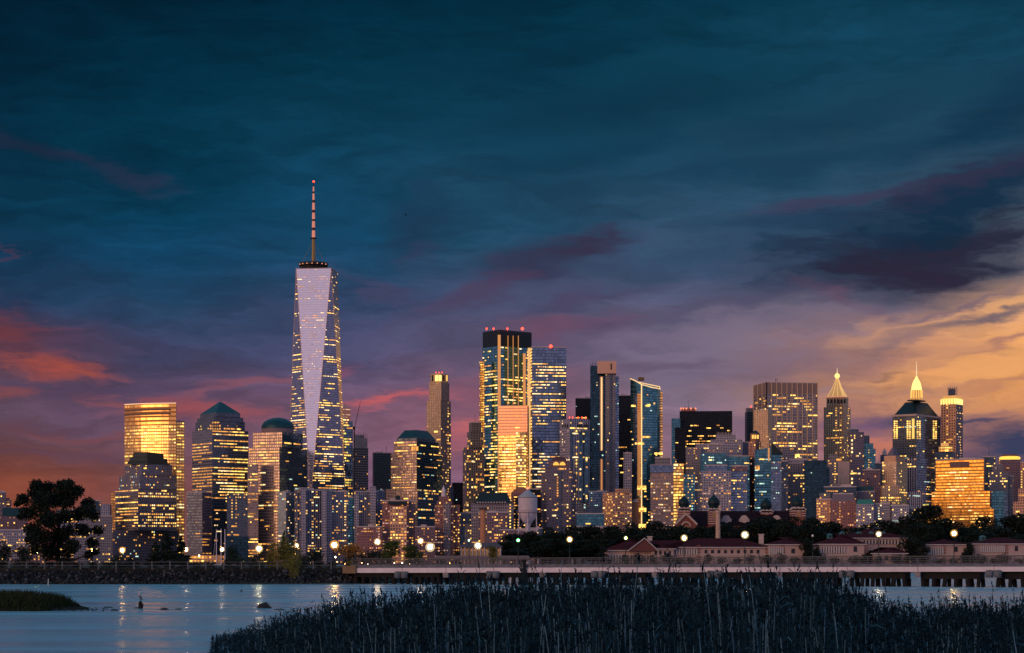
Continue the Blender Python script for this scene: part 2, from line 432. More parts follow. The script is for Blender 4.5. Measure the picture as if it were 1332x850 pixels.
REDLAMP = glow('beacon_red', (1.0, 0.06, 0.03), 4.0)
GOLDLIT = glow('floodlit_gold', (1.0, 0.58, 0.13), 1.15)  # emission stands in for floodlight on crowns and lanterns
GOLDHOT = glow('floodlit_hot', (1.0, 0.66, 0.20), 1.6)  # brighter emission for the most strongly floodlit surfaces
GOLDLINE = glow('glow_strip', (1.0, 0.62, 0.26), 1.1)
ORANGELINE = glow('orange_glow_strip', (1.0, 0.42, 0.13), 0.55)

# unit window: a shallow glazed box, outward is +y
def unit_window(key):
    me = bpy.data.meshes.new('window_' + key)
    v = [(-.5,0,-.5),(.5,0,-.5),(.5,0,.5),(-.5,0,.5),(-.5,1,-.5),(.5,1,-.5),(.5,1,.5),(-.5,1,.5)]
    f = [(4,5,6,7)[::-1],(0,1,5,4),(1,2,6,5),(2,3,7,6),(3,0,4,7)]
    me.from_pydata(v, [], f); me.materials.append(WIN[key]); me.update()
    return me
UW = {k: unit_window(k) for k in WIN}

def pick(rng, pal):
    tot = sum(w for _, w in pal); r = rng.random() * tot
    for k, w in pal:
        r -= w
        if r <= 0: return k
    return pal[-1][0]

def P(s):  # "Y5 W2 A3" -> palette
    return [(q[0], float(q[1:])) for q in s.split()]

class Lit:
    def __init__(s, pat='cells', p=0.2, pal='Y3 W1 A4 D3', run=4, fill=0.7, sparse=0.02, h=0.46, w=0.6, zones=None, maxrun=7):
        s.pat = pat; s.p = p; s.pal = P(pal); s.run = run; s.fill = fill; s.sparse = sparse; s.h = h; s.w = w; s.zones = zones; s.maxrun = maxrun

class Bld:
    n = 0
    def __init__(s, name, label, d, xm, cat='office tower', group=None, cap=100):
        Bld.n += 1
        s.rng = random.Random(1000 + Bld.n * 7)
        s.d = d; s.o = Vector((X(xm, d), d, 2.0)); s.wins = []; s.cap = cap
        s.root = empty(name, s.o, label, cat, group)
        s.last = None
    def fp(s, x0, xc, x1, d=None, t=0.6, depth=32):
        d = d or s.d
        if xc is None:
            k0 = (x0 - 666) / F; k1 = (x1 - 666) / F; km = (k0 + k1) / 2
            r = Vector((km, 1)).normalized(); U = Vector((r.y, -r.x)); c = Vector((km * d, d))
            # intersect the edges' rays with the facade line
            def hit(k):
                # c + a U = (k*y, y)
                a = (k * c.y - c.x) / (U.x - k * U.y); return c + U * a
            L, R = hit(k0), hit(k1)
            B = r * depth
            return [tuple(L), tuple(R), tuple(R + B), tuple(L + B)]
        k = (x0 - 666) / F; k1 = (x1 - 666) / F; cx = X(xc, d)
        if (xc - x0) < .75 * (x1 - xc) and t < 1: t = 1 / t     # the narrow side is the steep one
        t = math.tan(math.atan(t) + math.atan((xc - 666) / F))
        a = (cx - k * d) / (1 + k * t); L = (cx - a, d + a * t)
        b = (k1 * d - cx) / (t - k1)
        R = (cx + b * t, d + b)
        Bk = (L[0] + R[0] - cx, L[1] + R[1] - d)
        return [L, (cx, d), R, Bk]
    def tower(s, part, poly, z0, z1, style, lit=None, cw=3.2, ch=4.0, top=None, styles=None, lits=None, roofmat=None):
        """poly/top: footprint at z0 and z1; styles/lits: per side overrides"""
        top = top or poly
        mb = MB(); mats = []; n = len(poly)
        def slot(m):
            if m not in mats: mats.append(m)
            return mats.index(m)
        for i in range(n):
            j = (i + 1) % n
            st = (styles or {}).get(i, style)
            bl = Vector((*poly[i], z0)); br = Vector((*poly[j], z0)); tr = Vector((*top[j], z1)); tl = Vector((*top[i], z1))
            wd = max((br - bl).length, (tr - tl).length)
            nu = max(1, round(wd / cw)); nv = max(1, round((z1 - z0) / ch))
            m = FAC[st] if isinstance(st, str) else st
            if (br - bl).length < .01: mb.face([bl, tr, tl], slot(m), [(nu / 2, 0), (nu, nv), (0, nv)])
            elif (tr - tl).length < .01: mb.face([bl, br, tr], slot(m), [(0, 0), (nu, 0), (nu / 2, nv)])
            else: mb.face([bl, br, tr, tl], slot(m), [(0, 0), (nu, 0), (nu, nv), (0, nv)])
            lt = (lits or {}).get(i, lit)
            nrm = (br - bl if (br - bl).length > .01 else tr - tl).cross(Vector((0, 0, 1)))
            if lt and nrm.dot(-(bl + tr) / 2) > -5 * nrm.length:
                s.windows(bl, br, tr, tl, nu, nv, lt)
        mb.face([(*q, z1) for q in top], slot(roofmat or ROOF))
        s.last = (top, z1)
        return mb.build(part, mats, s.root, s.o)
    def box(s, part, x0, xc, x1, ytop, ybot=None, style='stone', lit=None, cw=2.8, ch=3.8, d=None, t=0.6, depth=32, **k):
        d = d or s.d
        z0 = 2.0 if ybot is None else Z(ybot, d)
        return s.tower(part, s.fp(x0, xc, x1, d, t, depth), z0, Z(ytop, d), style, lit, cw, ch, **k)
    def windows(s, bl, br, tr, tl, nu, nv, lt):
        rng = s.rng
        def emit(i0, i1, j, sc=1.0):
            v = (j + 0.5) / nv
            a = bl.lerp(tl, v); b = br.lerp(tr, v); L = (b - a).length
            if L < 1.0: return
            w0 = i0 / nu; w1 = i1 / nu
            full = max((br - bl).length, (tr - tl).length)
            # cells are counted on the widest row; narrow rows keep the same bay width
            c0 = w0 * full - (full - L) / 2; c1 = w1 * full - (full - L) / 2
            pad = (1 - lt.w) / 2 * full / nu
            c0 = max(c0 + pad, 0.3); c1 = min(c1 - pad, L - 0.3)
            if c1 - c0 < 0.5: return
            U = (b - a) / L
            up = (tl - bl) if (tl - bl).length > 1 else (tr - br)
            N = U.cross(up).normalized(); V = N.cross(U)
            hh = (tl - bl).length / nv * lt.h * sc
            ctr = a + U * (c0 + c1) / 2
            s.wins.append(((c1 - c0) * hh, pick(rng, lt.pal), ctr, U, N, V, c1 - c0, hh))
        for j in range(nv):
            vf = (j + .5) / nv
            p = lt.p; sp = lt.sparse
            if lt.zones is not None:
                p = 0; 
                for z in lt.zones:
                    if z[0] <= vf < z[1]: p = z[2]; sp = z[3] if len(z) > 3 else lt.sparse
            if lt.pat == 'cells':
                if j == 0: s.cols_ = [rng.randrange(nu) for _ in range(rng.choice((0, 1, 1, 2)))] if (nu > 5 and nv > 8 and .02 < lt.p < .35) else []
                pr = p * rng.uniform(.35, 1.7)
                if nu > 6 and .03 < lt.p < .3 and p > 0 and rng.random() < .05:
                    i = rng.randrange(nu - 3)
                    while i < nu - 1 and rng.random() < .85:
                        r = min(nu - i, rng.randint(1, 4)); emit(i, i + r, j); i += r + (rng.random() < .3)
                    continue
                for i in range(nu):
                    if rng.random() < (.62 if i in s.cols_ else pr): emit(i, i + (2 if rng.random() < .12 and i + 2 <= nu else 1), j, rng.uniform(.6, 1.15))
            elif lt.pat == 'ribbon':
                if rng.random() < p:
                    i = 0
                    if rng.random() > 0.5: i = rng.randint(0, max(1, nu // 4))
                    end = nu if rng.random() > 0.35 else rng.randint(nu // 2, nu)
                    while i < end:
                        r = min(lt.maxrun, max(1, int(rng.expovariate(1 / lt.run)) + 1)); r = min(r, end - i)
                        if rng.random() < lt.fill: emit(i, i + r, j)
                        i += r
                else:
                    i = 0
                    while i < nu:
                        if rng.random() < sp:
                            r = min(rng.randint(1, 3), nu - i); emit(i, i + r, j); i += r
                        i += 1
            elif lt.pat == 'column':
                pass
    def lit_at(s, x0, x1, y0, y1, key, d=None, th=0.4, name='window', m=None):
        """one glowing pane given by its edges on the facade facing the camera"""
        d = (d or s.d) - 0.5
        mb = MB(); mb.box(X(x0, d), X(x1, d), d - th, d, Z(y1, d), Z(y0, d))
        return mb.build(name, m or WIN[key], s.root, s.o)
    def frustum(s, part, poly, z0, k, z1, m, kx=None):
        cx = sum(p[0] for p in poly) / len(poly); cy = sum(p[1] for p in poly) / len(poly)
        top = [(cx + (p[0] - cx) * k, cy + (p[1] - cy) * k) for p in poly]
        mb = MB(); mb.prism(poly, z0, top, z1, 0, bottom=True, top=True)
        s.last = (top, z1)
        return mb.build(part, m, s.root, s.o)
    def scaled(s, poly, k):
        cx = sum(p[0] for p in poly) / len(poly); cy = sum(p[1] for p in poly) / len(poly)
        return [(cx + (p[0] - cx) * k, cy + (p[1] - cy) * k) for p in poly]
    def ctr(s, poly):
        return sum(p[0] for p in poly) / len(poly), sum(p[1] for p in poly) / len(poly)
    def plant(s, n=2, hmax=6, m=None):
        """rooftop machine rooms, parapet and a mast on the last tower top"""
        top, z = s.last; rng = s.rng
        mb = MB()
        pi = s.scaled(top, 1.012); inner = s.scaled(top, 0.965)
        k = len(top)
        for i in range(k):
            j = (i + 1) % k
            mb.prism([pi[i], pi[j], inner[j], inner[i]], z + .02, [pi[i], pi[j], inner[j], inner[i]], z + 1.3)
        mb.build('parapet', m or PALE, s.root, s.o)
        for q in range(n):
            a = rng.uniform(.25, .75); b = rng.uniform(.2, .7)
            sz = rng.uniform(.16, .34)
            P0, P1, P3 = Vector(top[0]), Vector(top[1]), Vector(top[-1])
            c = P0 + (P1 - P0) * a + (P3 - P0) * b
            u = (P1 - P0) * sz / 2; w = (P3 - P0) * sz / 2
            pl = [tuple(c - u - w), tuple(c + u - w), tuple(c + u + w), tuple(c - u + w)]
            mb = MB(); mb.prism(pl, z + .02, pl, z + rng.uniform(2, hmax), 0, bottom=False)
            mb.build('machine_room', m or PALE, s.root, s.o)
        if rng.random() < .4:
            c = s.ctr(top); mb = MB(); mb.bar((c[0], c[1], z + .02), (c[0], c[1], z + rng.uniform(8, 16)), .35, r2=.12)
            mb.build('antenna', DARKSTEEL, s.root, s.o)
    def beacon(s, x, y, d=None, r=1.3, m=None):
        d = d or s.d
        mb = MB(); mb.ball((X(x, d), d + 2, Z(y, d)), r, 8)
        mb.bar((X(x, d), d + 2, Z(y, d) - 3.0), (X(x, d), d + 2, Z(y, d) - r * .8), .2)
        return mb.build('beacon', m or REDLAMP, s.root, s.o)
    def done(s):
        s.wins.sort(key=lambda q: -q[0])
        for (a, key, c, U, N, V, w, h) in s.wins[:s.cap]:
            o = bpy.data.objects.new('window', UW[key]); COL.objects.link(o); o.parent = s.root
            M = Matrix(((U.x * w, N.x * .1, V.x * h, c.x - s.o.x), (U.y * w, N.y * .1, V.y * h, c.y - s.o.y), (U.z * w, N.z * .1, V.z * h, c.z - s.o.z), (0, 0, 0, 1)))
            o.matrix_basis = M
        rest = s.wins[s.cap:]
        if rest:
            keys = sorted(WIN); mb = MB()
            for (a, key, c, U, N, V, w, h) in rest:
                o_ = N * .1; hu = U * (w / 2); hv = V * (h / 2)
                mb.face([c - hu - hv + o_, c + hu - hv + o_, c + hu + hv + o_, c - hu + hv + o_], keys.index(key))
            ob = mb.build('lit_windows', [WIN[k] for k in keys], s.root, s.o); ob['kind'] = 'stuff'
        return s
# ================================================================== the city across the river
def office(p=.5, pal='Y3 W2 A3 D1', **k): return Lit('ribbon', p, pal, **k)
def homes(p=.15, pal='Y2 W1 A3 D3 P1', **k): return Lit('cells', p, pal, **k)

# ---- gold curved tower, far left
b = Bld('office_tower', 'tall curved glass tower glowing solid gold with a lower wing on its right', 2950, 193)
d = 2950
Lx, Rx = X(157, d), X(229, d)
pts = []
for i in range(9):
    a = math.radians(-40 + 40 * i / 8)
    pts.append((math.sin(a), -math.cos(a)))
x0_, x1_ = pts[0][0], pts[-1][0]; sc = (Rx - Lx) / (x1_ - x0_)
front = [(Lx + (p[0] - x0_) * sc, d + (p[1] - pts[-1][1]) * sc) for p in pts]
gp = front + [(Rx * (d + 42) / d + .8, d + 42), (Lx * (d + 62) / d + 8, d + 62)]
yT, yM = 549, 525
n = len(gp)
gl = Lit('ribbon', .8, 'Y5 W3 A2', run=2, fill=.55, sparse=.1, h=.42, maxrun=2)
ll = Lit('ribbon', .85, 'Y4 A3 W1', run=2, fill=.6, sparse=.1, h=.42, maxrun=2)
b.tower('tower_block', gp, 2, Z(553, d), 'glass_sunset_gold', None, 3.2, 4.6, lits={0: ll, 1: ll, 2: ll, 3: gl, 4: gl, 5: gl, 6: gl, 7: gl})
b.tower('crown', gp, Z(553, d), Z(yM, d), 'glass_sunset_strip', None, 3.2, 6.0, styles={8: 'glass_black'}, lits={0: Lit('ribbon', .35, 'A3 Y1', run=2, fill=.6, h=.3), 1: Lit('ribbon', .35, 'Y1 A2', run=3, fill=.6, h=.3)})
for (ya, yb) in ((531.5, 534.2), (536.8, 539.6)):
    mb = MB()
    for i in range(0, 8):
        p, q = Vector(front[i]), Vector(front[i + 1])
        if i == 7: q = p.lerp(q, .3)
        o_ = Vector((0, -.5)); mb.prism([tuple(p + o_), tuple(q + o_), tuple(q), tuple(p)], Z(yb, d), [tuple(p + o_), tuple(q + o_), tuple(q), tuple(p)], Z(ya, d))
    mb.build('louvre_band', mat('louvre', (0.20, 0.11, 0.08), .6), b.root, b.o)
mb = MB()
for i in range(8):
    mb.bar((*front[i], Z(yM, d) + .4), (*front[i + 1], Z(yM, d) + .4), .55)
mb.build('cornice_light', glow('cornice_glow', (1, .62, .35), 1.2), b.root, b.o)
b.box('side_wing', 229.5, None, 240, yT, d=2985, style='glass_sunset_gold', lit=Lit('ribbon', .85, 'Y6 W2 A2', run=2, fill=.7, h=.45), cw=3.4, ch=4.4, depth=40)
b.plant(1); b.done()

# ---- stepped dark roof in front of it
b = Bld('office_tower', 'mauve granite tower with a stepped dark roof standing in front of the gold tower', 2800, 190)
t = .5
b.box('podium', 145, 147, 232, 690, style='granite', lit=homes(.12, 'Y2 A3 C1'), d=2801, t=t)
b.box('tower_block', 149, 179.5, 229.5, 636, 690, style='granite', t=t, cw=3.0, ch=4.2, styles={0: 'granite_strip'},
      lits={0: Lit('ribbon', .5, 'Y3 A4', run=9, maxrun=14, fill=.85, h=.34, zones=[(0, .16, .0), (.16, .46, 1.0), (.46, .78, .25), (.78, 1, .75)], w=.9),
            1: Lit('ribbon', .3, 'Y3 W1 A2', run=1, maxrun=1, fill=.85, h=.45, zones=[(0, .16, .1), (.16, .46, 1.0), (.46, .8, .22, .06), (.8, .92, .8), (.92, 1, .1)])})
b.box('setback', 155, 182, 230, 618, 636, style='granite', t=t, lit=homes(.12, 'Y1 A2 C1'))
b.box('setback', 162, 184, 224, 604, 618, style='granite', t=t, lit=homes(.12, 'Y1 A2'))
for (a_, c_, y1_, y0_) in ((165.5, 221.5, 604, 600), (168, 218.5, 600, 594.5), (173, 213, 594.5, 588)):
    p = b.fp(a_, (a_ + c_) / 2 - 2, c_, t=t); b.frustum('roof', p, Z(y1_, 2800), .97, Z(y0_, 2800), DARKROOF)
b.box('side_wing', 144.5, None, 150, 641, 690, d=2812, style='glass_sunset_strip', lit=office(.4, 'A1 Y1'), depth=20)
b.done()

# ---- pyramid roof
b = Bld('office_tower', 'blue grey office tower under a green pyramid roof with rows of amber windows', 2780, 286)
t = .55
rl = Lit('ribbon', .5, 'Y2 A5 W1', run=12, maxrun=16, fill=.9, h=.30, w=.9, zones=[(0, .48, .06, .04), (.48, .73, .95), (.73, .78, .2), (.78, .93, .95), (.93, 1, .1)])
rr = Lit('ribbon', .5, 'Y3 A4 W1', run=6, maxrun=9, fill=.86, h=.34, w=.85, zones=[(0, .48, .12, .05), (.48, .73, .95, .1), (.73, .8, .2), (.8, 1, .9)])
b.box('tower_block', 250, 276, 323, 559, style='granite_dark', t=t, cw=3, ch=4.1, styles={0: 'granite_strip'}, lits={0: rl, 1: rr})
b.box('setback', 254, 276.5, 318.5, 547.5, 559, style='granite_dark', t=t, lit=homes(.12, 'A3 Y1'))
b.box('setback', 256.5, 278, 316.5, 542, 547.5, style='granite_dark', t=t)
b.box('collar', 260.5, 281, 312.5, 536.8, 542, style='granite_dark', t=t)
p = b.fp(260, 281, 313, t=t); b.frustum('roof', p, Z(537, 2780), .06, Z(521, 2780), COPPER)
for yy, w_ in ((549, 4), (553, 6), (557, 7)):
    for q in range(-2, 3):
        if abs(q) * 2.4 < w_: b.lit_at(279 + q * 3.0, 281 + q * 3.0, yy, yy + 2.2, 'A', d=2778)
b.done()
b = Bld('office_building', 'low mauve and red lit block at the foot of the pyramid roofed tower', 2740, 262)
b.box('tower_block', 243, 263, 275, 641, style='granite_strip', t=.7, styles={1: 'brick_dark'}, lit=Lit('ribbon', .18, 'A3 D3', run=4, fill=.7, h=.3, sparse=.03))
b.plant(1); b.done()
b = Bld('office_building', 'dark block with a fine window grid right of the pyramid roofed tower', 2745, 308)
b.box('tower_block', 295, None, 322, 641.5, 698, style='granite_dark', lit=Lit('cells', .04, 'A2 Y2', zones=[(0, .85, .04), (.85, 1, .4)]))
b.box('podium', 292, None, 323, 698, d=2740, style='glass_night', lit=homes(.02)); b.done()

# ---- dome roof
b = Bld('office_tower', 'rose granite tower with a round green dome beside the tallest tower', 2760, 361)
t = .6
rz = Lit('ribbon', .3, 'Y3 W1 A4', run=3, maxrun=6, fill=.8, h=.36, sparse=.03)
rd = Lit('ribbon', .22, 'Y3 A2 C1', run=3, maxrun=6, fill=.7, h=.36, sparse=.03)
b.box('tower_block', 323.5, 363.5, 400, 582, style='rosegrid', t=t, cw=3.1, ch=4.0, styles={1: 'glass_navy'}, lits={0: rz, 1: rd})  # sunlit left face coloured rose, shaded right face coloured navy
b.box('setback', 329, 367, 394, 562, 582, style='rosegrid', t=t, styles={1: 'glass_navy'}, lits={0: Lit('ribbon', .6, 'A4 Y3', run=3, fill=.8, h=.45), 1: Lit('ribbon', .3, 'A3 Y3', run=2, fill=.6, h=.45)})  # same sunlit and shaded face colours as the shaft below
cx_, cy_ = b.ctr(b.last[0]); dd = cy_
R_ = 21.5 / F * dd
xc_ = X(361.5, dd)
mb = MB(); mb.lathe(xc_, dd, [(R_ * .98, Z(562, 2760)), (R_ * .98, Z(558, dd))], 28); mb.build('collar', mat('drum_stone', (.2, .15, .17), .7), b.root, b.o)
mb = MB(); mb.lathe(xc_, dd, [(R_, Z(558.2, dd)), (R_, Z(557, dd))] + [(R_ * math.cos(a), Z(557, dd) + (Z(543.5, dd) - Z(557, dd)) * math.sin(a)) for a in [math.radians(q) for q in range(10, 91, 10)]], 28)
mb.build('dome', COPPER, b.root, b.o)
b.box('side_wing', 322, None, 336, 604, d=2748, style='rosegrid', lit=Lit('ribbon', .75, 'A4 Y2', run=4, fill=.85, h=.4), depth=14)
b.done()

# ---- the tallest tower: a square base turning into a square rotated by 45 degrees
b = Bld('skyscraper', 'tallest tower of the skyline with tapering lilac glass facets and a tall lit spire', 3050, 407, cat='skyscraper')
d = 3050
C = (X(404, d), d)
k = (373.5 - 666) / F; tt = 1.22; a_ = (C[0] - k * d) / (1 + k * tt)
Lq = (C[0] - a_, d + a_ * tt)
vx, vy = C[0] - Lq[0], C[1] - Lq[1]
Rq = (C[0] - vy, C[1] + vx)
Bq = (Lq[0] - vy, Lq[1] + vx)
base = [Lq, C, Rq, Bq]
c0 = Vector(b.ctr(base))
mid = [(Vector(base[i]) + Vector(base[(i + 1) % 4])) / 2 for i in range(4)]   # mid[0]: left face, mid[1]: right face
topq = [c0 + (m - c0) * 1.18 + Vector((1.0, 0)) for m in mid]
zb, zt = Z(652, d), Z(347, d)
b.tower('podium', base, 2, zb, 'glass_tower', office(.8, 'Y4 W2'), 3.2, 4.6)
mb = MB(); mats = [FAC['glass_tower'], FAC['glass_tower_sheen'], ROOF]
tl_ = Lit('ribbon', .42, 'Y4 W3 A2', run=3, maxrun=6, fill=.72, h=.36, sparse=.05, zones=[(0, .12, .8), (.12, .3, .6), (.3, .62, .5), (.62, .72, .25), (.72, .84, .15), (.84, .92, .05), (.92, 1, .3)])
tf_ = Lit('ribbon', .5, 'P5 A2 W1', run=2, maxrun=4, fill=.55, h=.22, sparse=.06, zones=[(0, .25, .35, .08), (.25, .55, .35, .08), (.55, .62, .5, .1), (.62, .70, .12, .1), (.70, .80, .95), (.80, .86, .08, .05), (.86, .97, .95)])
def facet(q, mi, lt):
    bl, br, tr, tl = [Vector(v) for v in q]
    H = zt - zb; nv = 96; full = max((br - bl).length, (tr - tl).length); nu = round(full / 3.2)
    if (br - bl).length < .1: mb.face([bl, tr, tl], mi, [(nu / 2, 0), (nu, nv), (0, nv)])
    else: mb.face([bl, br, tl], mi, [(0, 0), (nu, 0), (nu / 2, nv)])
    if lt: b.windows(bl, br, tr, tl, nu, nv, lt)
for i in range(4):
    j = (i + 1) % 4
    A_, B_ = base[i], base[j]; M_ = topq[i]; M2 = topq[(i + 1) % 4]
    vis = i in (0, 1)
    facet([(*A_, zb), (*B_, zb), (*M_, zt), (*M_, zt)], 0, tl_ if vis else None)          # upright triangle
    fr = i == 0
    facet([(*B_, zb), (*B_, zb), (*M2, zt), (*M_, zt)], 1 if fr else 0, tf_ if fr else (tl_ if i == 1 else None))   # inverted triangle
mb.face([(*p, zt) for p in topq], 2)
mb.build('tower_block', mats, b.root, b.o)
mb = MB()
for p_, q_ in (((*topq[0], zt), (*C, zb)), ((*topq[1], zt), (*C, zb)), ((*topq[0], zt), (*Lq, zb)), ((*topq[1], zt), (*Rq, zb))):
    mb.bar(p_, q_, .38)
for i in range(4): mb.bar((*topq[i], zt), (*topq[(i + 1) % 4], zt), .7)
mb.build('edge_trim', mat('edge_metal', (.50, .33, .28), .5, .5), b.root, b.o)
tc_ = sum((Vector(q) for q in topq), Vector((0, 0))) / 4
b.last = ([tuple(q) for q in topq], zt)
cx_, cy_ = tc_
cx_ = X(407.8, cy_)
mb = MB(); mb.lathe(cx_, cy_, [(17, zt + .05), (17, zt + 3)], 24); mb.lathe(cx_, cy_, [(0, zt + 3), (21, zt + 3), (21, zt + 5.5), (17, zt + 5.5)], 28)
mb.lathe(cx_, cy_, [(22, zt + 7), (22.5, zt + 11), (18, zt + 11.2), (0, zt + 11.2)], 28)
for q in range(20):
    a = q * math.pi / 10; mb.bar((cx_ + 20 * math.cos(a), cy_ + 20 * math.sin(a), zt + 3), (cx_ + 21.5 * math.cos(a), cy_ + 21.5 * math.sin(a), zt + 12), .35)
mb.build('observation_ring', DARKSTEEL, b.root, b.o)
for q in range(7):
    a = math.radians(-150 + q * 20); mb = MB(); mb.ball((cx_ + 22.6 * math.cos(a), cy_ + 22.6 * math.sin(a), zt + 8.5), .8, 6); mb.build('ring_lamp', glow('ring_lamp', (1, .35, .15), 1.2), b.root, b.o)
zs = lambda y: Z(y, cy_)
mb = MB(); mb.bar((cx_, cy_, zt + 11), (cx_, cy_, zs(311)), 2.6, r2=2.3, n=10)
for q in range(4):
    a = q * math.pi / 2 + .4; mb.bar((cx_ + 18 * math.cos(a), cy_ + 18 * math.sin(a), zt + 11), (cx_ + 2 * math.cos(a), cy_ + 2 * math.sin(a), zs(316)), .22)
mb.build('mast', mat('mast_olive', (.30, .20, .08), .5, .3), b.root, b.o)
mb = MB(); mb.lathe(cx_, cy_, [(0, zs(311)), (4.6, zs(311)), (4.6, zs(309.5)), (0, zs(309.5))], 12); mb.build('mast_platform', DARKSTEEL, b.root, b.o)
segs = [(309.5, 300, 3.0, 1), (300, 296.5, 3.4, 0), (296.5, 288, 2.8, 1), (288, 285.5, 3.2, 0), (285.5, 277, 2.6, 1), (277, 273.5, 3.0, 0), (273.5, 264, 2.4, 1), (264, 260.5, 2.6, 0), (260.5, 252, 1.9, 1), (252, 249.5, 2.2, 0), (249.5, 243, 1.3, 1), (243, 237, .8, 0)]
sp = MB(); sp2 = MB()
for (ya, yb, r_, on) in segs:
    w = glow('spire_pink', (1.0, .34, .24), .5) if on == 1 else DARKSTEEL
    mb = MB(); mb.bar((cx_, cy_, zs(ya)), (cx_, cy_, zs(yb)), r_ * .85, r2=r_ * .74, n=8)
    mb.build('spire_segment', w, b.root, b.o)
b.beacon(407.8, 236.2, cy_, 1.7, REDLAMP)
b.done()

# ---- right of it
b = Bld('office_tower', 'slim glass tower with bright yellow floors tucked right behind the tallest tower', 3250, 450)
b.box('tower_block', 440, 444, 459, 548, style='glass_navy', t=.4, ch=4.3, lit=Lit('ribbon', .5, 'G4 Y4 A1', run=2, maxrun=5, fill=.75, h=.5, zones=[(0, .45, .35, .1), (.45, .6, .6), (.6, .75, .4), (.75, 1, .9)]))
b.box('crown', 441, 444, 456, 531, 548, style='glass_salmon', t=.4, lit=Lit('ribbon', .9, 'P3 W2', run=3, fill=.8, h=.4))
b.plant(1); b.done()
b = Bld('construction_tower', 'unfinished concrete tower with bare dark floors beside the tower crane', 3200, 468, cat='building')
b.box('tower_block', 458.5, 462, 479, 583, style='concrete_open', t=.4, lit=homes(.02, 'A1'))
b.box('concrete_core', 460, 463, 478, 570, 583, style=mat('raw_concrete', (.30, .26, .29), .9, noise=.2, nscale=.1), t=.4)
b.last = (b.scaled(b.last[0], .8), b.last[1]); b.box('formwork', 461, 463, 474, 566, 570, style=mat('raw_concrete', (.3, .26, .29)), t=.4)
mb = MB(); top_, z_ = b.last
for q in range(9):
    x_ = X(459.5 + q * 2.2, 3200); mb.bar((x_, 3203, z_ - 4), (x_, 3203, z_ + 6 - (q % 3) * 2), .25)
mb.build('rebar_posts', DARKSTEEL, b.root, b.o); b.done()
r = empty('tower_crane', (X(461, 3180), 3180, 2), 'thin luffing tower crane leaning up over the unfinished tower', 'crane')
mb = MB(); mb.bar((X(461, 3180), 3180, 2), (X(461, 3180), 3180, Z(556, 3180)), .9, n=4); mb.build('mast', DARKSTEEL, r, r.location)
mb = MB(); a_, c_ = Vector((X(461, 3180), 3180, Z(558, 3180))), Vector((X(469, 3180), 3180, Z(522, 3180)))
mb.bar(a_ + Vector((-.8, 0, 0)), c_, .3, n=4); mb.bar(a_ + Vector((.8, 0, 0)), c_, .3, n=4)
for q in range(12):
    u0 = a_.lerp(c_, q / 12); u1 = a_.lerp(c_, (q + .5) / 12); w_ = .8 * (1 - q / 12); mb.bar(u0 + Vector((-w_, 0, 0)), u1 + Vector((w_, 0, 0)), .18, n=4)
mb.build('jib', mat('crane_red', (.3, .10, .10), .6), r, r.location)
mb = MB(); mb.box(X(459, 3180), X(462, 3180), 3178, 3182, Z(559, 3180), Z(555.5, 3180)); mb.build('cab', DARKSTEEL, r, r.location)
b = Bld('office_building', 'plain dark blue slab block left of the tower with the flat green roof', 3300, 497)
b.box('tower_block', 484.5, 486, 510, 589.5, style='dark_slate', t=.4, lit=homes(.006, 'C1 A1'))
mb = MB(); mb.bar((X(502, 3305), 3315, Z(590, 3300)), (X(502, 3305), 3315, Z(580, 3300)), .35); mb.build('antenna', DARKSTEEL, b.root, b.o); b.plant(1); b.done()

# ---- flat-topped mansard
b = Bld('office_tower', 'rose lit and navy shaded office tower under a truncated green roof', 2850, 541)
t = .6
b.box('podium', 502, 543, 577, 636, style='rosegrid', t=t, d=2846, styles={1: 'granite_dark'}, lits={0: Lit('ribbon', .3, 'A3 Y2', run=2, fill=.6, h=.4), 1: Lit('ribbon', .45, 'Y3 A3 C1', run=2, maxrun=3, fill=.7, h=.42)})  # shaded right face given a darker wall than the sunlit left
b.box('tower_block', 508.5, 542, 575, 588, 636, style='rosegrid', t=t, styles={1: 'glass_navy'}, lits={0: Lit('ribbon', .45, 'Y2 A5 W1', run=2, maxrun=4, fill=.7, h=.32), 1: Lit('ribbon', .25, 'A3 Y2 C1', run=2, fill=.6, h=.3, sparse=.02)})  # rose for the sunlit side, navy for the side in shade
b.box('setback', 512.5, 542, 571, 573.5, 588, style='rosegrid', t=t, styles={1: 'glass_navy'}, lits={0: Lit('ribbon', .5, 'A4 Y2', run=4, fill=.7, h=.4), 1: Lit('ribbon', .7, 'W2 Y4', run=3, fill=.7, h=.4)})  # lit and shaded sides coloured apart, as on the shaft
b.box('collar', 516.5, 542, 566.5, 569.5, 573.5, style='granite_dark', t=t)
for q in range(3):
    b.lit_at(535 + q * 3.2, 537.6 + q * 3.2, 581, 586.5, 'A', d=2848)
p0 = b.fp(516.5, 542, 566.5, t=t); b.frustum('roof', p0, Z(570, 2850), .6, Z(558.8, 2850), COPPER)
b.done()

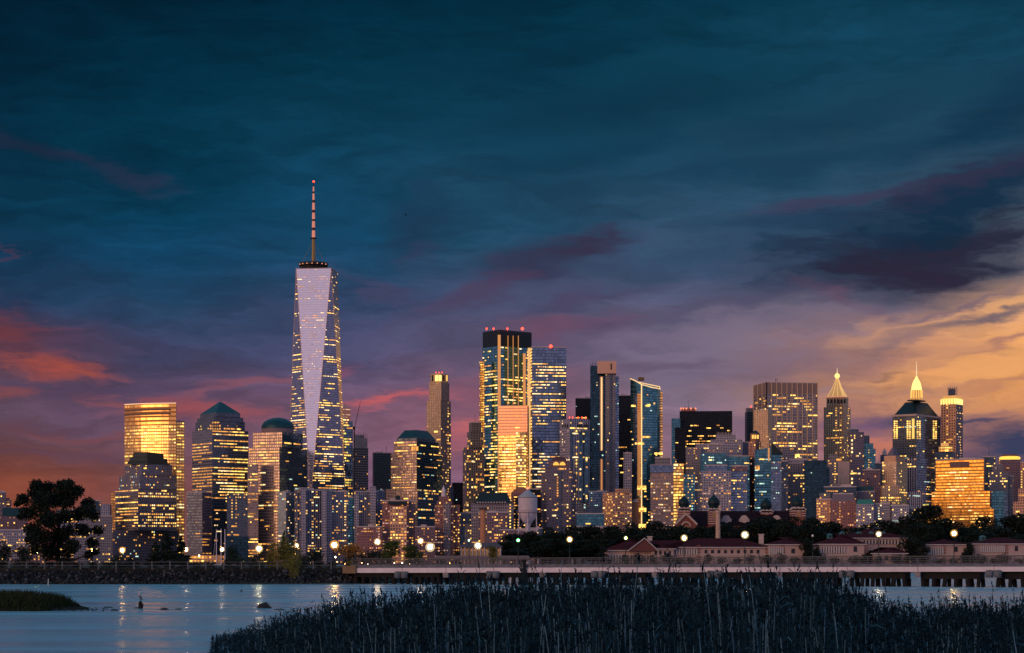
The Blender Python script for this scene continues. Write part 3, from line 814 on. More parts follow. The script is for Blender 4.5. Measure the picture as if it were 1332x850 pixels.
# ---- tan setback tower with lit crown
b = Bld('skyscraper', 'slender tan stone tower with a small floodlit crown above the pink clouds', 3300, 571)
t = .5
cl = homes(.07, 'Y3 A3', h=.6)
b.box('tower_block', 555, 573.5, 586.5, 521, style='tan_pier', t=t, styles={1: 'stone_pier'}, lit=Lit('cells', .06, 'Y3 A3', h=.55, zones=[(0, .1, .02), (.1, .16, .3), (.16, .55, .05), (.55, .75, .12), (.75, .87, .14), (.87, 1, .02)]), cw=4, ch=4.4)  # shaded right side given a greyer stone than the sunlit left
b.box('setback', 558, 574, 584.5, 497, 521, style='tan_pier', t=t, styles={1: 'stone_pier'}, cw=4)  # greyer stone again on the side in shade
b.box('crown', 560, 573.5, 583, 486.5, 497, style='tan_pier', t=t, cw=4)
for (xa, xb, ky) in ((566, 569.8, GOLDHOT), (570.6, 574.5, GOLDHOT), (580.5, 582.2, GOLDLIT)):
    b.lit_at(xa, xb, 488.5, 496, 'Y', d=3302 if xa < 575 else 3312, m=ky, name='crown_lamp', th=2.5)
for (xa, xb) in ((561.6, 563.6), (576, 578.5)):
    b.lit_at(xa, xb, 488.5, 496, 'Y', d=3306, m=DARKSTEEL, name='crown_opening')
for xx in (567, 571, 575): b.beacon(xx, 484.6, 3310, .9)
b.plant(1, 3); b.done()
b = Bld('office_tower', 'grey setback tower with vertical lines of lit windows left of the golden glass tower', 3200, 614)
vl = Lit('cells', .16, 'Y3 A3 W1', h=.75, w=.5)
b.box('tower_block', 602, 607, 630, 582, style='stone_pier', t=.4, lit=vl, cw=3.6, ch=4)
b.box('setback', 607.5, 612, 629, 562, 582, style='stone_pier', t=.4, lit=Lit('cells', .14, 'Y3 A3', h=.8))
b.box('setback', 610, 614, 626, 550, 562, style='stone_pier', t=.4); b.plant(1, 3); b.done()
b = Bld('office_building', 'low black glass box between the tan tower and the grey setback tower', 3350, 594)
b.box('tower_block', 588, None, 602, 628, style='glass_black', lit=Lit('ribbon', .06, 'C3 Y1', run=3)); b.box('side_wing', 584, None, 590, 633, d=3345, style='dark_slate'); b.done()

# ---- the golden glass pair
b = Bld('skyscraper', 'tall glass tower with a dark louvred crown and orange vertical light strips', 3250, 657)
d = 3250
yl = Lit('ribbon', .62, 'Y5 W2 A2', run=3, maxrun=6, fill=.72, h=.42, sparse=.08, zones=[(0, .62, .62), (.62, .72, .7), (.72, .8, .35), (.8, .9, .95), (.9, 1, .12)])
b.box('tower_block', 627.5, 650, 691, 450, style='glass_teal', t=.8, ch=4.6, lit=yl, d=d)
b.box('crown', 628, 650, 691.5, 429, 450, style=mat('crown_louvre', (.012, .03, .045), .4, .3), t=.8, d=d)
b.box('side_wing', 623.8, 625, 630, 470, d=3262, style='glass_sunset_gold', t=.3, lit=Lit('ribbon', .9, 'A4 Y2', run=1, maxrun=1, fill=.8, h=.5, w=.8), depth=30)
for (xa, xb, ya, yb, dd, m_) in ((647.5, 651.2, 436, 640, 3246, ORANGELINE), (660.3, 661.2, 437, 527, 3256, ORANGELINE), (667, 667.9, 437, 527, 3262, ORANGELINE), (673.8, 674.7, 437, 527, 3268, ORANGELINE), (680.2, 683.8, 460, 527, 3274, ORANGELINE)):
    mb = MB(); mb.box(X(xa, dd), X(xb, dd), dd - 1.2, dd + 6, Z(yb, dd), Z(ya, dd)); mb.build('glow_strip', m_, b.root, b.o)
mb = MB()
for q in range(7):
    yy = 432 + q * 2.6; p = b.fp(627.5, 650, 692, d - 1, .8); mb.prism(p, Z(yy + .5, d), p, Z(yy, d))
mb.build('louvre', DARKSTEEL, b.root, b.o)
for xx in (633, 642, 660, 679.5): b.beacon(xx, 427.6, 3252, 1.6 if xx < 670 else 2.4)
b.done()
b = Bld('skyscraper', 'broad blue glass tower with a golden corner stripe and dense yellow floors', 3150, 711)
d = 3150
wl = Lit('ribbon', .6, 'Y4 W3 A2', run=3, maxrun=6, fill=.8, h=.36, sparse=.04, zones=[(0, .4, .92, .1), (.4, .5, .9), (.5, .6, .3, 0), (.6, .64, .0, 0), (.64, .88, .93), (.88, .93, .8), (.93, 1, 0, 0)])
b.box('tower_block', 685.5, 692, 736.5, 452, style='glass_blue', t=.14, d=d, ch=4.6, styles={0: 'glass_sunset_gold'}, lits={0: Lit('ribbon', 1, 'Y4 W1', run=1, maxrun=1, fill=.9, h=.5), 1: wl})
mb = MB(); mb.box(X(686.5, d - 3), X(690, d - 3), d - 3, d - 1.5, Z(660, d), Z(453, d)); mb.build('glow_strip', glow('corner_reflection', (1., .55, .2), .8), b.root, b.o)  # glow reflected by the narrow corner face, given as an emissive strip
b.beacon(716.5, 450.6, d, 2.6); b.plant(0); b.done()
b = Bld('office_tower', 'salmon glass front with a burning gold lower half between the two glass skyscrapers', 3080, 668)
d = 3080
b.box('tower_block', 648.5, 686, 688, 566, style='glass_sunset_gold', t=.22, d=d, ch=4.6, lits={0: Lit('ribbon', .9, 'Y6 W2 A2', run=3, maxrun=7, fill=.82, h=.42, sparse=.2)})
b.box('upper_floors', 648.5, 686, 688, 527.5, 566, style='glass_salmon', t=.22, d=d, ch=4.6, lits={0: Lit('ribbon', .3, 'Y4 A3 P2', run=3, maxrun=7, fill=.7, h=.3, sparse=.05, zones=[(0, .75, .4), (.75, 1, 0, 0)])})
d2 = d - 1.5
mb = MB(); mb.box(X(671, d2), X(684.5, d2), d2 - .8, d2 + .8, Z(655, d2), Z(562, d2)); mb.build('reflected_column', FAC['glass_sunset_gold'], b.root, b.o)  # gold column reflected in the glass, modelled as a gold slab
b.windows(Vector((X(671, d2), d2 - .9, Z(655, d2))), Vector((X(684.5, d2), d2 - .9, Z(655, d2))), Vector((X(684.5, d2), d2 - .9, Z(562, d2))), Vector((X(671, d2), d2 - .9, Z(562, d2))), 5, 24, Lit('cells', .92, 'Y7 W2 A1', h=.6, w=.85))  # glowing panes added to brighten the reflected gold column
b.cap = 100; b.done()

# ---- black slab and tall residential tower
b = Bld('office_tower', 'plain black slab behind the white tower and the tall light strip tower', 3400, 758)
b.box('tower_block', 748.5, None, 775, 518.5, style='glass_black', lit=Lit('ribbon', .04, 'Y2 C1', run=3, fill=.6, h=.35, zones=[(0, .8, .0, .01), (.8, .86, .5)])); b.plant(1); b.done()
b = Bld('office_tower', 'black tower with a few scattered lights between the light strip tower and the curved one', 3380, 813)
b.box('tower_block', 800, None, 822, 515, style='glass_black', lit=Lit('ribbon', .18, 'Y3 A2', run=2, fill=.4, h=.5, sparse=.03), cw=4); b.plant(2); b.done()
b = Bld('apartment_tower', 'pale tower with blue glass stripes and rooftop red lights', 2900, 747, cat='apartment tower')
b.box('tower_block', 728, 741, 767, 545, 655, style='stone_pale', t=.5, cw=3.4, styles={1: 'white_pier'}, lits={0: Lit('cells', .04, 'P2 W1', zones=[(0, .5, .04), (.5, .54, .9), (.54, 1, .05)]), 1: homes(.05, 'Y3 W1')})
for (xa, xb) in ((743, 744.6), (753, 758), (760.2, 765.6)):
    b.lit_at(xa, xb, 561, 654, 'D', d=2897 if xa < 745 else 2906, m=FAC['blue_glass_stripe'], name='glass_stripe')
for q in range(22):
    if b.rng.random() < .5: b.lit_at(749, 750.8, 560 + q * 4.2, 562.3 + q * 4.2, 'Y', d=2902)
for q in range(16):
    xa = b.rng.choice((754, 762)); yy = b.rng.uniform(565, 650); b.lit_at(xa, xa + 2, yy, yy + 2, b.rng.choice('YWA'), d=2904)
for (xa, xb) in ((731, 733), (734, 736), (737, 739)): b.lit_at(xa, xb, 552, 556.5, 'D', d=2904, m=DARKSTEEL, name='roof_opening')
for (xa, xb) in ((752, 757), (759.5, 765)): b.lit_at(xa, xb, 552.5, 556, 'D', d=2905, m=DARKSTEEL, name='roof_opening')
b.box('podium', 748, 750, 768, 655, 690, style='stone_pale', t=.5, d=2896, lit=Lit('cells', .1, 'Y2 C2'), cw=3.6)
for xx in (741, 745, 752, 757, 762): b.beacon(xx, 543, 2915, .9)
b.done()
b = Bld('apartment_tower', 'very tall slim tower with one long vertical strip of light and a peach stone top', 3000, 786, cat='apartment tower')
b.box('glass_wing', 767.8, None, 783, 476, style='glass_night', lit=homes(.02, 'C1 W1'), d=3003, cw=3)
b.box('tower_block', 787.5, None, 800.5, 471, style='stone', lit=homes(.01, 'Y1'), d=2990, cw=2.6, ch=3.4, depth=25)
b.box('glass_wing', 800.5, None, 805, 490, style='glass_blue', d=3006, lit=homes(.02, 'C1'))
b.box('crown', 777, None, 801.5, 470, 486, style=mat('peach_stone', (.62, .36, .27), .8), d=2984, depth=30)
b.box('glass_wing', 777, None, 788, 486, style='glass_night', d=3001, lit=homes(.03, 'C1'))
for (ya, yb) in ((490, 587), (597, 650)):
    mb = MB(); dd = 2996; mb.box(X(780.5, dd), X(784.5, dd), dd, dd + 4, Z(yb, dd), Z(ya, dd)); mb.build('light_strip_frame', mat('peach_stone', (.62, .36, .27)), b.root, b.o)
    mb = MB(); mb.box(X(781.7, dd), X(783.5, dd), dd - .6, dd, Z(yb - 1, dd), Z(ya + 1, dd)); mb.build('glow_strip', GOLDLINE if ya < 500 else ORANGELINE, b.root, b.o)
mb = MB(); mb.box(X(793.2, 2989), X(795.6, 2989), 2988.4, 2989.6, 2, Z(486, 2989)); mb.build('window_column', FAC['granite_dark'], b.root, b.o)
mb = MB()
for q in range(5): mb.bar((X(768.5 + q * 2.2, 3005), 3010, Z(477, 3000)), (X(768.5 + q * 2.2, 3005), 3010, Z(472 - q % 2 * 2, 3000)), .4)
mb.build('roof_frame', DARKSTEEL, b.root, b.o)
b.lit_at(794.2, 795.6, 473, 481, 'D', d=2983.5, m=DARKSTEEL, name='roof_opening'); b.done()
b = Bld('apartment_block', 'small pale gridded block at the foot of the black tower', 2950, 816, cat='apartment building')
b.box('tower_block', 811, None, 822, 590, style='stone_pale', lit=homes(.08)); b.plant(1, 3); b.done()

# ---- curved glass tower with slanted lit crown
b = Bld('apartment_tower', 'curved teal glass tower with a slanted gold lit crown and a glowing vertical edge', 3000, 841, cat='apartment tower')
d = 3000
xs = [(820, 12), (824, 5), (829, 1), (834.5, 0), (841, 1.5), (848, 5), (855, 11), (858.5, 18)]
poly = [(X(px, d + o), d + o) for px, o in xs] + [(X(858, d + 45), d + 45), (X(821, d + 45), d + 45)]
z1s = [Z(y, d) for y in (492, 494, 497, 500.5, 502, 504, 504.5, 505, 500, 492)]
zt_ = Z(512, d)
b.tower('tower_block', poly, 2, zt_, 'glass_teal', homes(.05, 'Y3 A3 C1', w=.9), 3.4, 3.8, styles={1: 'glass_blue', 2: 'glass_sunset_strip'})
mb = MB(); n = len(poly)
for i in range(n):
    j = (i + 1) % n
    mb.face([(*poly[i], zt_), (*poly[j], zt_), (*poly[j], z1s[j]), (*poly[i], z1s[i])], 0, [(i, 0), (i + 1, 0), (i + 1, 3), (i, 3)])
mb.build('crown', [FAC['glass_teal']], b.root, b.o)
mb = MB()
for i in range(n):
    j = (i + 1) % n; mb.bar((*poly[i], z1s[i]), (*poly[j], z1s[j]), .75, n=6)
mb.bar((*poly[0], z1s[0]), (*poly[3], z1s[3] + .5), .5); mb.bar((*poly[3], z1s[3]), (*poly[7], z1s[7]), .5)
mb.build('crown_light', GOLDLINE, b.root, b.o)
mb = MB(); mb.bar((poly[3][0], poly[3][1] - .8, Z(690, d)), (poly[3][0], poly[3][1] - .8, z1s[3]), .85, n=6); mb.build('glow_strip', glow('edge_gold', (1., .60, .24), 1.3), b.root, b.o)
mb = MB(); mb.bar((poly[2][0] + 2, poly[2][1] - .6, Z(645, d)), (poly[2][0] + 2, poly[2][1] - .6, z1s[3] - 40), 2.0, n=6); mb.build('glow_strip', glow('edge_dim', (.8, .32, .10), .45), b.root, b.o)
for yy in (632, 661, 682): b.lit_at(829, 840.5, yy, yy + 5, 'Y', d=d - 2)
for (xa, xb, yy) in ((834, 846, 567.5), (842, 846, 526), (840, 845, 527), (850, 852, 524), (826, 838, 576), (851, 862, 589), (821, 827, 527)): b.lit_at(xa, xb, yy, yy + 2.4, 'Y', d=d - 1)
b.box('side_wing', 856.5, None, 862, 509.5, d=3022, style='glass_sunset_gold', lit=Lit('cells', .55, 'P2 A3', w=.8), depth=20)
b.box('machine_room', 830, None, 838, 491, 495, style=mat('dark_box', (.2, .12, .06)), d=3030, depth=8)
b.done()
b = Bld('apartment_block', 'pink and gold gridded glass block with its right end ablaze in gold', 2850, 868, cat='apartment building')
d = 2850
pk_ = Lit('cells', .4, 'P5 A2 D2 W1', h=.5, w=.7, zones=[(0, .82, .42), (.82, 1, .02)])
b.box('tower_block', 846, None, 876, 604, style='rosegrid', lit=pk_, cw=3.6, ch=4.2)
b.box('gold_wing', 876, None, 889.5, 603, d=2847, style='glass_sunset_gold', lit=Lit('cells', .75, 'Y6 A2 W1', h=.6, w=.85), cw=3.6, ch=4.2)
b.box('blue_band', 845.5, None, 876.2, 605, 615, style='glass_blue', d=2848, depth=3)
b.box('machine_room', 852, None, 872, 596, 604, style='stone', d=2865, depth=20); b.plant(2, 4); b.done()
b = Bld('apartment_block', 'tan balcony block with warm windows above the left of the red roofed sheds', 2700, 803, cat='apartment building')
b.box('tower_block', 784, 797, 822, 641, style='tan', t=.5, lit=homes(.22, 'Y3 A4 W1'), cw=3.4, ch=3.6)
b.box('setback', 800, 805, 820, 636, 641, style='tan', t=.5, lit=homes(.15))
mb = MB()
for q in range(13):
    yy = 646 + q * 3.9
    for (xa, xb) in ((801, 807), (811, 817)): mb.box(X(xa, 2702), X(xb, 2702), 2700, 2703, Z(yy + .6, 2700), Z(yy, 2700))
mb.build('balconies', mat('balcony_pink', (.5, .36, .33), .7), b.root, b.o)
b.box('side_wing', 822, None, 831, 653, style=mat('brown_render', (.28, .13, .08), .8), d=2720, depth=14); b.plant(2, 4); b.done()

# ---- black wide tower and its neighbours
b = Bld('office_tower', 'wide black office tower with a sprinkle of yellow windows', 3300, 913)
b.box('tower_block', 884, None, 952.5, 535, style='glass_black', lit=Lit('ribbon', .2, 'Y4 A3', run=2, maxrun=4, fill=.45, h=.4, sparse=.02, zones=[(0, .45, .1), (.45, .62, .25), (.62, .74, .8), (.74, .92, .35, .03), (.92, 1, 0, 0)]), ch=4.2)
b.box('side_wing', 873.5, None, 885, 544.5, d=3290, style='glass_teal', lit=homes(.02)); b.box('side_wing', 878, None, 892, 556, d=3284, style='glass_black', lit=homes(.04))
for xx in (886, 889, 893, 899, 905): b.beacon(xx, 531.5, 3305, 1.4, glow('beacon_orange', (1, .25, .12), 1.6))
b.box('machine_room', 886, None, 905, 531.8, 535, style='brick', d=3310, depth=15); b.plant(1); b.done()
b = Bld('office_tower', 'small dark slate tower half hidden left of the wide gridded tower', 3320, 976)
b.box('tower_block', 969, 972, 990, 536, style='dark_slate', t=.4); b.box('crown', 970, 972, 984, 531, 536, style='stone', t=.4); b.beacon(977, 529, 3320, 1.3); b.done()
b = Bld('office_building', 'ornate pale stone block with a lit upper terrace in front of the black tower', 3050, 946)
b.box('tower_block', 924, None, 966, 572, style='stone_pale', lit=Lit('cells', .12, 'Y3 A2 W1', zones=[(0, .8, .06), (.8, .92, .4), (.92, 1, .1)]), ch=3.8)
b.box('setback', 931, None, 957, 566, 572, style='stone_pale', d=3056, depth=18)
mb = MB()
for q in range(12): mb.bar((X(933 + q * 2.1, 3060), 3060, Z(566, 3060)), (X(933 + q * 2.1, 3060), 3060, Z(563.2 - q % 2, 3060)), .5)
mb.build('finials', PALE, b.root, b.o); b.box('side_wing', 964, None, 975, 576, style='granite_dark', d=3070); b.plant(1, 3); b.done()
b = Bld('office_building', 'stepped pink stone block right of the gold ended block', 2960, 913)
b.box('tower_block', 892, None, 912, 582, style='stone', lit=homes(.12), ch=3.6); b.box('side_wing', 905, None, 942, 578.5, d=2968, style='stone_pale', lit=homes(.1), ch=3.6); b.plant(2, 4); b.done()
b = Bld('office_building', 'low glass block with cool white lit floors below the ornate stone terrace', 2900, 944)
b.box('tower_block', 911, None, 945, 590, style='glass_teal', lit=Lit('ribbon', .9, 'C4 W3', run=2, maxrun=3, fill=.6, h=.5))
b.box('side_wing', 945, None, 975, 594, style='glass_teal', d=2906, lit=Lit('ribbon', .35, 'C3 Y1', run=2, fill=.5)); b.plant(1, 3); b.done()
b = Bld('apartment_block', 'pink gridded apartment block with a blue band along its top', 2820, 931, cat='apartment building')
b.box('tower_block', 911.5, None, 951, 613, style='stone_pale', lit=homes(.28, 'D4 P3 A3 Y1'), cw=3.6, ch=3.6)
b.box('blue_band', 917, None, 946, 606, 613, style='glass_blue', d=2824, depth=14); b.plant(0); b.done()
b = Bld('apartment_block', 'blue glass apartment block with a brown crest left of the dark red brick tower', 2830, 962, cat='apartment building')
b.box('tower_block', 951, None, 972, 613, style='glass_blue', lit=homes(.12, 'Y3 A2')); b.box('crown', 950, None, 973, 607, 613, style='brick_dark', d=2828, lit=homes(.2)); b.plant(1, 3); b.done()
b = Bld('apartment_block', 'narrow dark blue glass block behind the left onion dome', 2815, 902, cat='apartment building')
b.box('tower_block', 889, None, 904, 617, style='glass_teal', lit=homes(.1, 'Y2 A3 C1')); b.box('side_wing', 903, None, 913, 625, style='stone', d=2822, lit=homes(.25, 'W1 Y2 A2')); b.done()

# ---- wide gridded tower
b = Bld('office_tower', 'wide gridded office tower with two brilliant yellow floors', 3200, 1021)
b.box('tower_block', 980, 997, 1063.5, 512, style='grid_plaza', t=.35, cw=3.3, ch=4.4, lit=Lit('ribbon', .4, 'Y5 W1 A2', run=3, maxrun=5, fill=.6, h=.42, sparse=.05, zones=[(0, .3, .2, .05), (.3, .5, .7), (.5, .72, .55), (.72, .76, .1), (.76, .835, 1.0), (.835, .9, .2), (.9, 1, .55, .1)]))
b.box('crown', 980, 997, 1063.5, 498, 512, style=mat('louvre_brown', (.26, .18, .17), .8, noise=.1), t=.35)
mb = MB(); top_, z_ = b.last
for e, (pa, pb, nn) in enumerate(((top_[0], top_[1], 3), (top_[1], top_[2], 10))):
    for q in range(nn + 1):
        p = Vector(pa).lerp(Vector(pb), q / nn); mb.box(p.x - .5, p.x + .5, p.y - 1.0, p.y - .2, Z(640, 3200), z_ + 1)
mb.build('pier', mat('pier_gold', (.7, .48, .32), .6), b.root, b.o)
for xx in (1009, 1011): 
    mb = MB(); mb.bar((X(xx, 3220), 3222, z_), (X(xx, 3220), 3222, z_ + 9), .35); mb.build('antenna', DARKSTEEL, b.root, b.o)
b.plant(1, 4); b.done()
b = Bld('office_tower', 'tan stone setback tower before the wide gridded tower', 3050, 992)
b.box('tower_block', 979, 1000, 1006, 573, style='tan_pier', t=.5, lit=homes(.05, 'Y1 A3'), cw=3.8)
b.box('setback', 981, 999, 1005, 534, 573, style='tan_pier', t=.5, lit=homes(.02), cw=3.8)
b.plant(1); b.done()
b = Bld('office_tower', 'slender dark red brick tower with an orange lit lantern top', 2930, 981)
b.box('tower_block', 973.5, 983, 990, 574, style='brick', t=.5, lit=homes(.1, 'Y2 A3 P1')); b.box('crown', 976, 983, 988.5, 564, 574, style=mat('brick_plain', (.3, .13, .08), .8), t=.5)
for q in range(3): b.lit_at(978 + q * 3.3, 980.4 + q * 3.3, 566, 571, 'Y', d=2928, m=GOLDLIT, name='lantern')
p = b.fp(976, 983, 988.5, t=.5); b.frustum('roof', p, Z(564, 2930), .3, Z(560, 2930), DARKROOF); b.done()
b = Bld('office_tower', 'teal glass block with a sloping top and a gold reflection stripe', 2880, 992)
b.box('tower_block', 981.5, None, 1003, 596, style='glass_teal', lit=Lit('ribbon', .2, 'C2 Y2', run=2, fill=.5)); top_, z_ = b.last
mb = MB(); p = list(top_); zl, zr = Z(586, 2880), Z(582, 2880)
for i in range(4):
    j = (i + 1) % 4; zz = [zl, zr, zr, zl]; mb.face([(*p[i], z_), (*p[j], z_), (*p[j], zz[j]), (*p[i], zz[i])])
mb.face([(*p[i], [zl, zr, zr, zl][i]) for i in range(4)]); mb.build('crown', FAC['glass_teal'], b.root, b.o)
mb = MB(); mb.box(X(999, 2878), X(1001, 2878), 2877, 2879, Z(600, 2880), Z(583, 2880)); mb.build('gold_reflection', ORANGELINE, b.root, b.o)  # gold reflection on the glass, added as a glowing box
b.lit_at(982.5, 988, 606, 611.5, 'A', d=2878); b.done()
b = Bld('office_tower', 'dark teal tower with a pointed sloping roof beside the teal glass block', 2940, 1013)
b.box('tower_block', 1003.5, None, 1018, 592, style='glass_teal', lit=homes(.03)); p = b.last[0]; z_ = b.last[1]
mb = MB(); zz = [Z(576, 2940), Z(590, 2940), Z(590, 2940), Z(576, 2940)]
for i in range(4):
    j = (i + 1) % 4; mb.face([(*p[i], z_), (*p[j], z_), (*p[j], zz[j]), (*p[i], zz[i])])
mb.face([(*p[i], zz[i]) for i in range(4)]); mb.build('roof', DARKROOF, b.root, b.o); b.done()
b = Bld('apartment_block', 'blue gridded block with pale window frames behind the third onion dome', 2840, 1014, cat='apartment building')
b.box('tower_block', 1003, None, 1017, 600, style='glass_blue', lit=homes(.15, 'C4 D2'), cw=3); b.box('side_wing', 1016.5, None, 1025, 600.5, d=2838, style='dark_slate', lit=homes(.15, 'A3 P2 Y1')); b.plant(1, 3); b.done()
b = Bld('office_building', 'pale stone block with arched bays right of the blue gridded block', 2900, 1036)
b.box('tower_block', 1025, None, 1047, 603, style='stone_pier', lit=homes(.14, 'Y3 A2'), cw=3.2); b.box('crown', 1026, None, 1050, 598, 603, style='stone_pale', d=2904, lit=homes(.1)); b.plant(1, 3); b.done()
b = Bld('office_building', 'stepped grey stone block at the foot of the wide gridded tower', 3000, 1026)
b.box('tower_block', 1017, None, 1034, 588, style='stone', lit=homes(.06)); b.box('setback', 1018, None, 1028, 582, 588, style='stone', d=3004); b.plant(1)
b.lit_at(1034, 1040, 591.5, 594.5, 'Y', d=3000); b.done()
b = Bld('apartment_block', 'dark navy tower with a stepped right side in front of the gold crowned tower', 2790, 1060, cat='apartment building')
b.box('tower_block', 1046, None, 1075.5, 599, style='glass_night', lit=homes(.02, 'Y2 C1 A1')); b.box('side_wing', 1075.5, None, 1079, 608, d=2795, style='glass_night'); b.plant(1, 3); b.done()

# ---- gothic crowned tower
b = Bld('skyscraper', 'tan stone tower with an ornate gold lit pyramid crown and a glowing ball', 3300, 1088)
t = .45
b.box('tower_block', 1071.5, 1098, 1106.5, 529, style='tan_pier', t=t, cw=3.8, ch=4, lit=Lit('cells', .04, 'Y3 A3', zones=[(0, .5, .03), (.5, .54, .4), (.54, .8, .05), (.8, .93, .05), (.93, .97, .3)]))
b.box('setback', 1075, 1097, 1103.5, 516.5, 529, style='tan_pier', t=t, cw=4.5)
for q in range(6):
    b.lit_at(1076 + q * 4.3, 1078.6 + q * 4.3, 519.5, 525, 'D', d=3299, m=DARKSTEEL, name='crown_opening')
    b.lit_at(1075.6 + q * 4.3, 1078.9 + q * 4.3, 515.6, 517, 'A', d=3298.5, m=glow('coping_glow', (.9, .33, .2), .7), name='crown_lamp')
p = b.fp(1077, 1096, 1101, t=t)
tan_gold = glow('crown_floodlit', (1.0, .58, .22), .34)  # floodlight on the crown put in as emission of the stone
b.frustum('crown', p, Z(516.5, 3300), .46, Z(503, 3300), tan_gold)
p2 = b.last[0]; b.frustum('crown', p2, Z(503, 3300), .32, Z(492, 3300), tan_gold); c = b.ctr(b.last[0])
mb = MB()
cc = b.ctr(p)
for q in range(4):
    for s_ in (0, .33, .66):
        e = Vector(p[q]).lerp(Vector(p[(q + 1) % 4]), s_); w_ = Vector(c) + (e - Vector(cc)) * .13
        e2 = Vector(cc) + (e - Vector(cc)) * .48
        mb.bar((*e, Z(514.5, 3300)), (*e2, Z(503, 3300)), .5, n=4); mb.bar((*e2, Z(503, 3300)), (*w_, Z(491.5, 3300)), .42, n=4)
        mb.bar((*e, Z(516, 3300)), (*e, Z(512.5, 3300)), .9, r2=.1, n=4)
mb.build('crown_rib', glow('rib_floodlit', (1, .60, .22), .8), b.root, b.o)
mb = MB(); mb.ball((c[0], c[1], Z(488.3, 3300)), 4.2, 12); mb.build('ball_lamp', GOLDHOT, b.root, b.o)
mb = MB(); mb.bar((c[0], c[1], Z(485.5, 3300)), (c[0], c[1], Z(477.5, 3300)), .9, r2=.15); mb.build('spire', glow('spire_gold', (1, .7, .4), .9), b.root, b.o)
b.done()
b = Bld('office_building', 'plain pale party wall block with a small lit window group below the gold crowned tower', 2960, 1089)
b.box('tower_block', 1074, None, 1093, 598, style='stone', lit=Lit('cells', .05, 'Y2 A1', zones=[(0, .6, .02), (.6, .68, .5), (.68, 1, .02)]), d=2960)
b.box('side_wing', 1090, None, 1105, 600.5, d=2956, style=mat('party_wall', (.42, .33, .33), .9, noise=.1, nscale=.1)); b.box('setback', 1078, None, 1090, 591, 598, style='stone', d=2964, depth=15)
b.lit_at(1088, 1094.5, 597, 599.5, 'A', d=2956); b.done()
b = Bld('office_tower', 'brown stone slab with columns of bright windows right of the gold crowned tower', 3060, 1114)
b.box('tower_block', 1103, 1106, 1124, 562, style='brown_tower', t=.4, lit=Lit('cells', .12, 'Y3 W1 A1', h=.6)); b.box('setback', 1104, 1106, 1117, 558.5, 562, style='granite_dark', t=.4); b.plant(2, 4)
for q in range(12):
    if b.rng.random() < .7: b.lit_at(1107.3, 1109.3, 572 + q * 5, 574.6 + q * 5, 'W', d=3058)
b.done()
b = Bld('office_tower', 'dark stepped green glass tower against the orange clouds', 3150, 1132)
b.box('tower_block', 1124, None, 1139, 584, style='glass_teal', lit=homes(.06, 'Y2 A1')); b.box('setback', 1124, None, 1136, 577, 584, style='glass_teal', d=3153); b.box('setback', 1124, None, 1131, 567, 577, style='dark_slate', d=3156); b.plant(1, 3); b.done()
b = Bld('office_building', 'faint dark block with a small cupola left of the stone tower with the little pyramid', 3200, 1149)
b.box('tower_block', 1145, None, 1156, 592, style='dark_slate'); c = b.ctr(b.last[0])
mb = MB(); mb.lathe(c[0], c[1], [(3.4, Z(592, 3200)), (3.4, Z(588, 3200)), (2.4, Z(586, 3200)), (0, Z(582, 3200))], 10); mb.build('cupola', PALE, b.root, b.o); b.done()

# ---- pyramid-roofed tower with lit dome
b = Bld('skyscraper', 'dark blue tower with a black sloping roof and a blazing gold domed lantern', 3200, 1192)
d = 3200; t = .5
b.box('tower_block', 1161, 1192, 1223.5, 541, style='glass_navy', t=t, lit=Lit('ribbon', .2, 'Y4 A2 C1', run=2, maxrun=3, fill=.5, h=.42, sparse=.04, zones=[(0, .6, .25, .06), (.6, .66, .5), (.66, .9, .04, .01), (.9, 1, .08)]), styles={0: 'granite_dark'}, cw=4)
b.box('setback', 1159.5, 1192, 1225, 596, style='glass_navy', t=t, d=3196, cw=4, styles={0: 'white_pier'}, lits={0: Lit('ribbon', .45, 'Y3 A2 W1', run=1, maxrun=2, fill=.6), 1: Lit('ribbon', .3, 'Y2 A2 C1', run=2, fill=.5, h=.35)})
b.box('cornice', 1160.5, 1192, 1224, 538.5, 541, style=mat('cornice_stone', (.42, .33, .33), .7), t=t, d=3197)
for (xa, nx, dd_) in ((1162.6, 2, 3186), (1179.5, 2, 3192), (1192.5, 2, 3192), (1213.5, 3, 3186)):
    for i in range(nx):
        for j in range(9):
            if xa > 1210 and i == 2: continue
            b.lit_at(xa + i * 3.0, xa + i * 3.0 + 2.0, 547.5 + j * 2.75, 549.3 + j * 2.75, 'Y', d=dd_)
b.lit_at(1186.2, 1189.4, 545, 571, 'Y', d=3191, m=GOLDLIT, name='glow_strip')
b.frustum('roof', b.fp(1163.5, 1192, 1220.5, t=t), Z(538.5, d), .5, Z(521.5, d), DARKROOF)
b.frustum('roof', b.fp(1180, 1192, 1204, t=t), Z(521.4, d), 1.0, Z(519.8, d), DARKSTEEL)
c = b.ctr(b.last[0]); c = (X(1192.2, c[1]), c[1]); zz = lambda y: Z(y, c[1])
mb = MB(); mb.lathe(*c, [(9.6, zz(519.5)), (9.6, zz(518)), (8.6, zz(517.8)), (8.2, zz(508)), (0, zz(508))], 16, sm=False); mb.build('lantern', glow('lantern_floodlit', (.9, .42, .14), .45), b.root, b.o)  # lantern walls emit in place of floodlight falling on them
mb = MB()
for q in range(14):
    a = q * 2 * math.pi / 14; mb.bar((c[0] + 9 * math.cos(a), c[1] + 9 * math.sin(a), zz(519)), (c[0] + 8.7 * math.cos(a), c[1] + 8.7 * math.sin(a), zz(508)), .7, n=5)
mb.build('lantern_column', GOLDLIT, b.root, b.o)
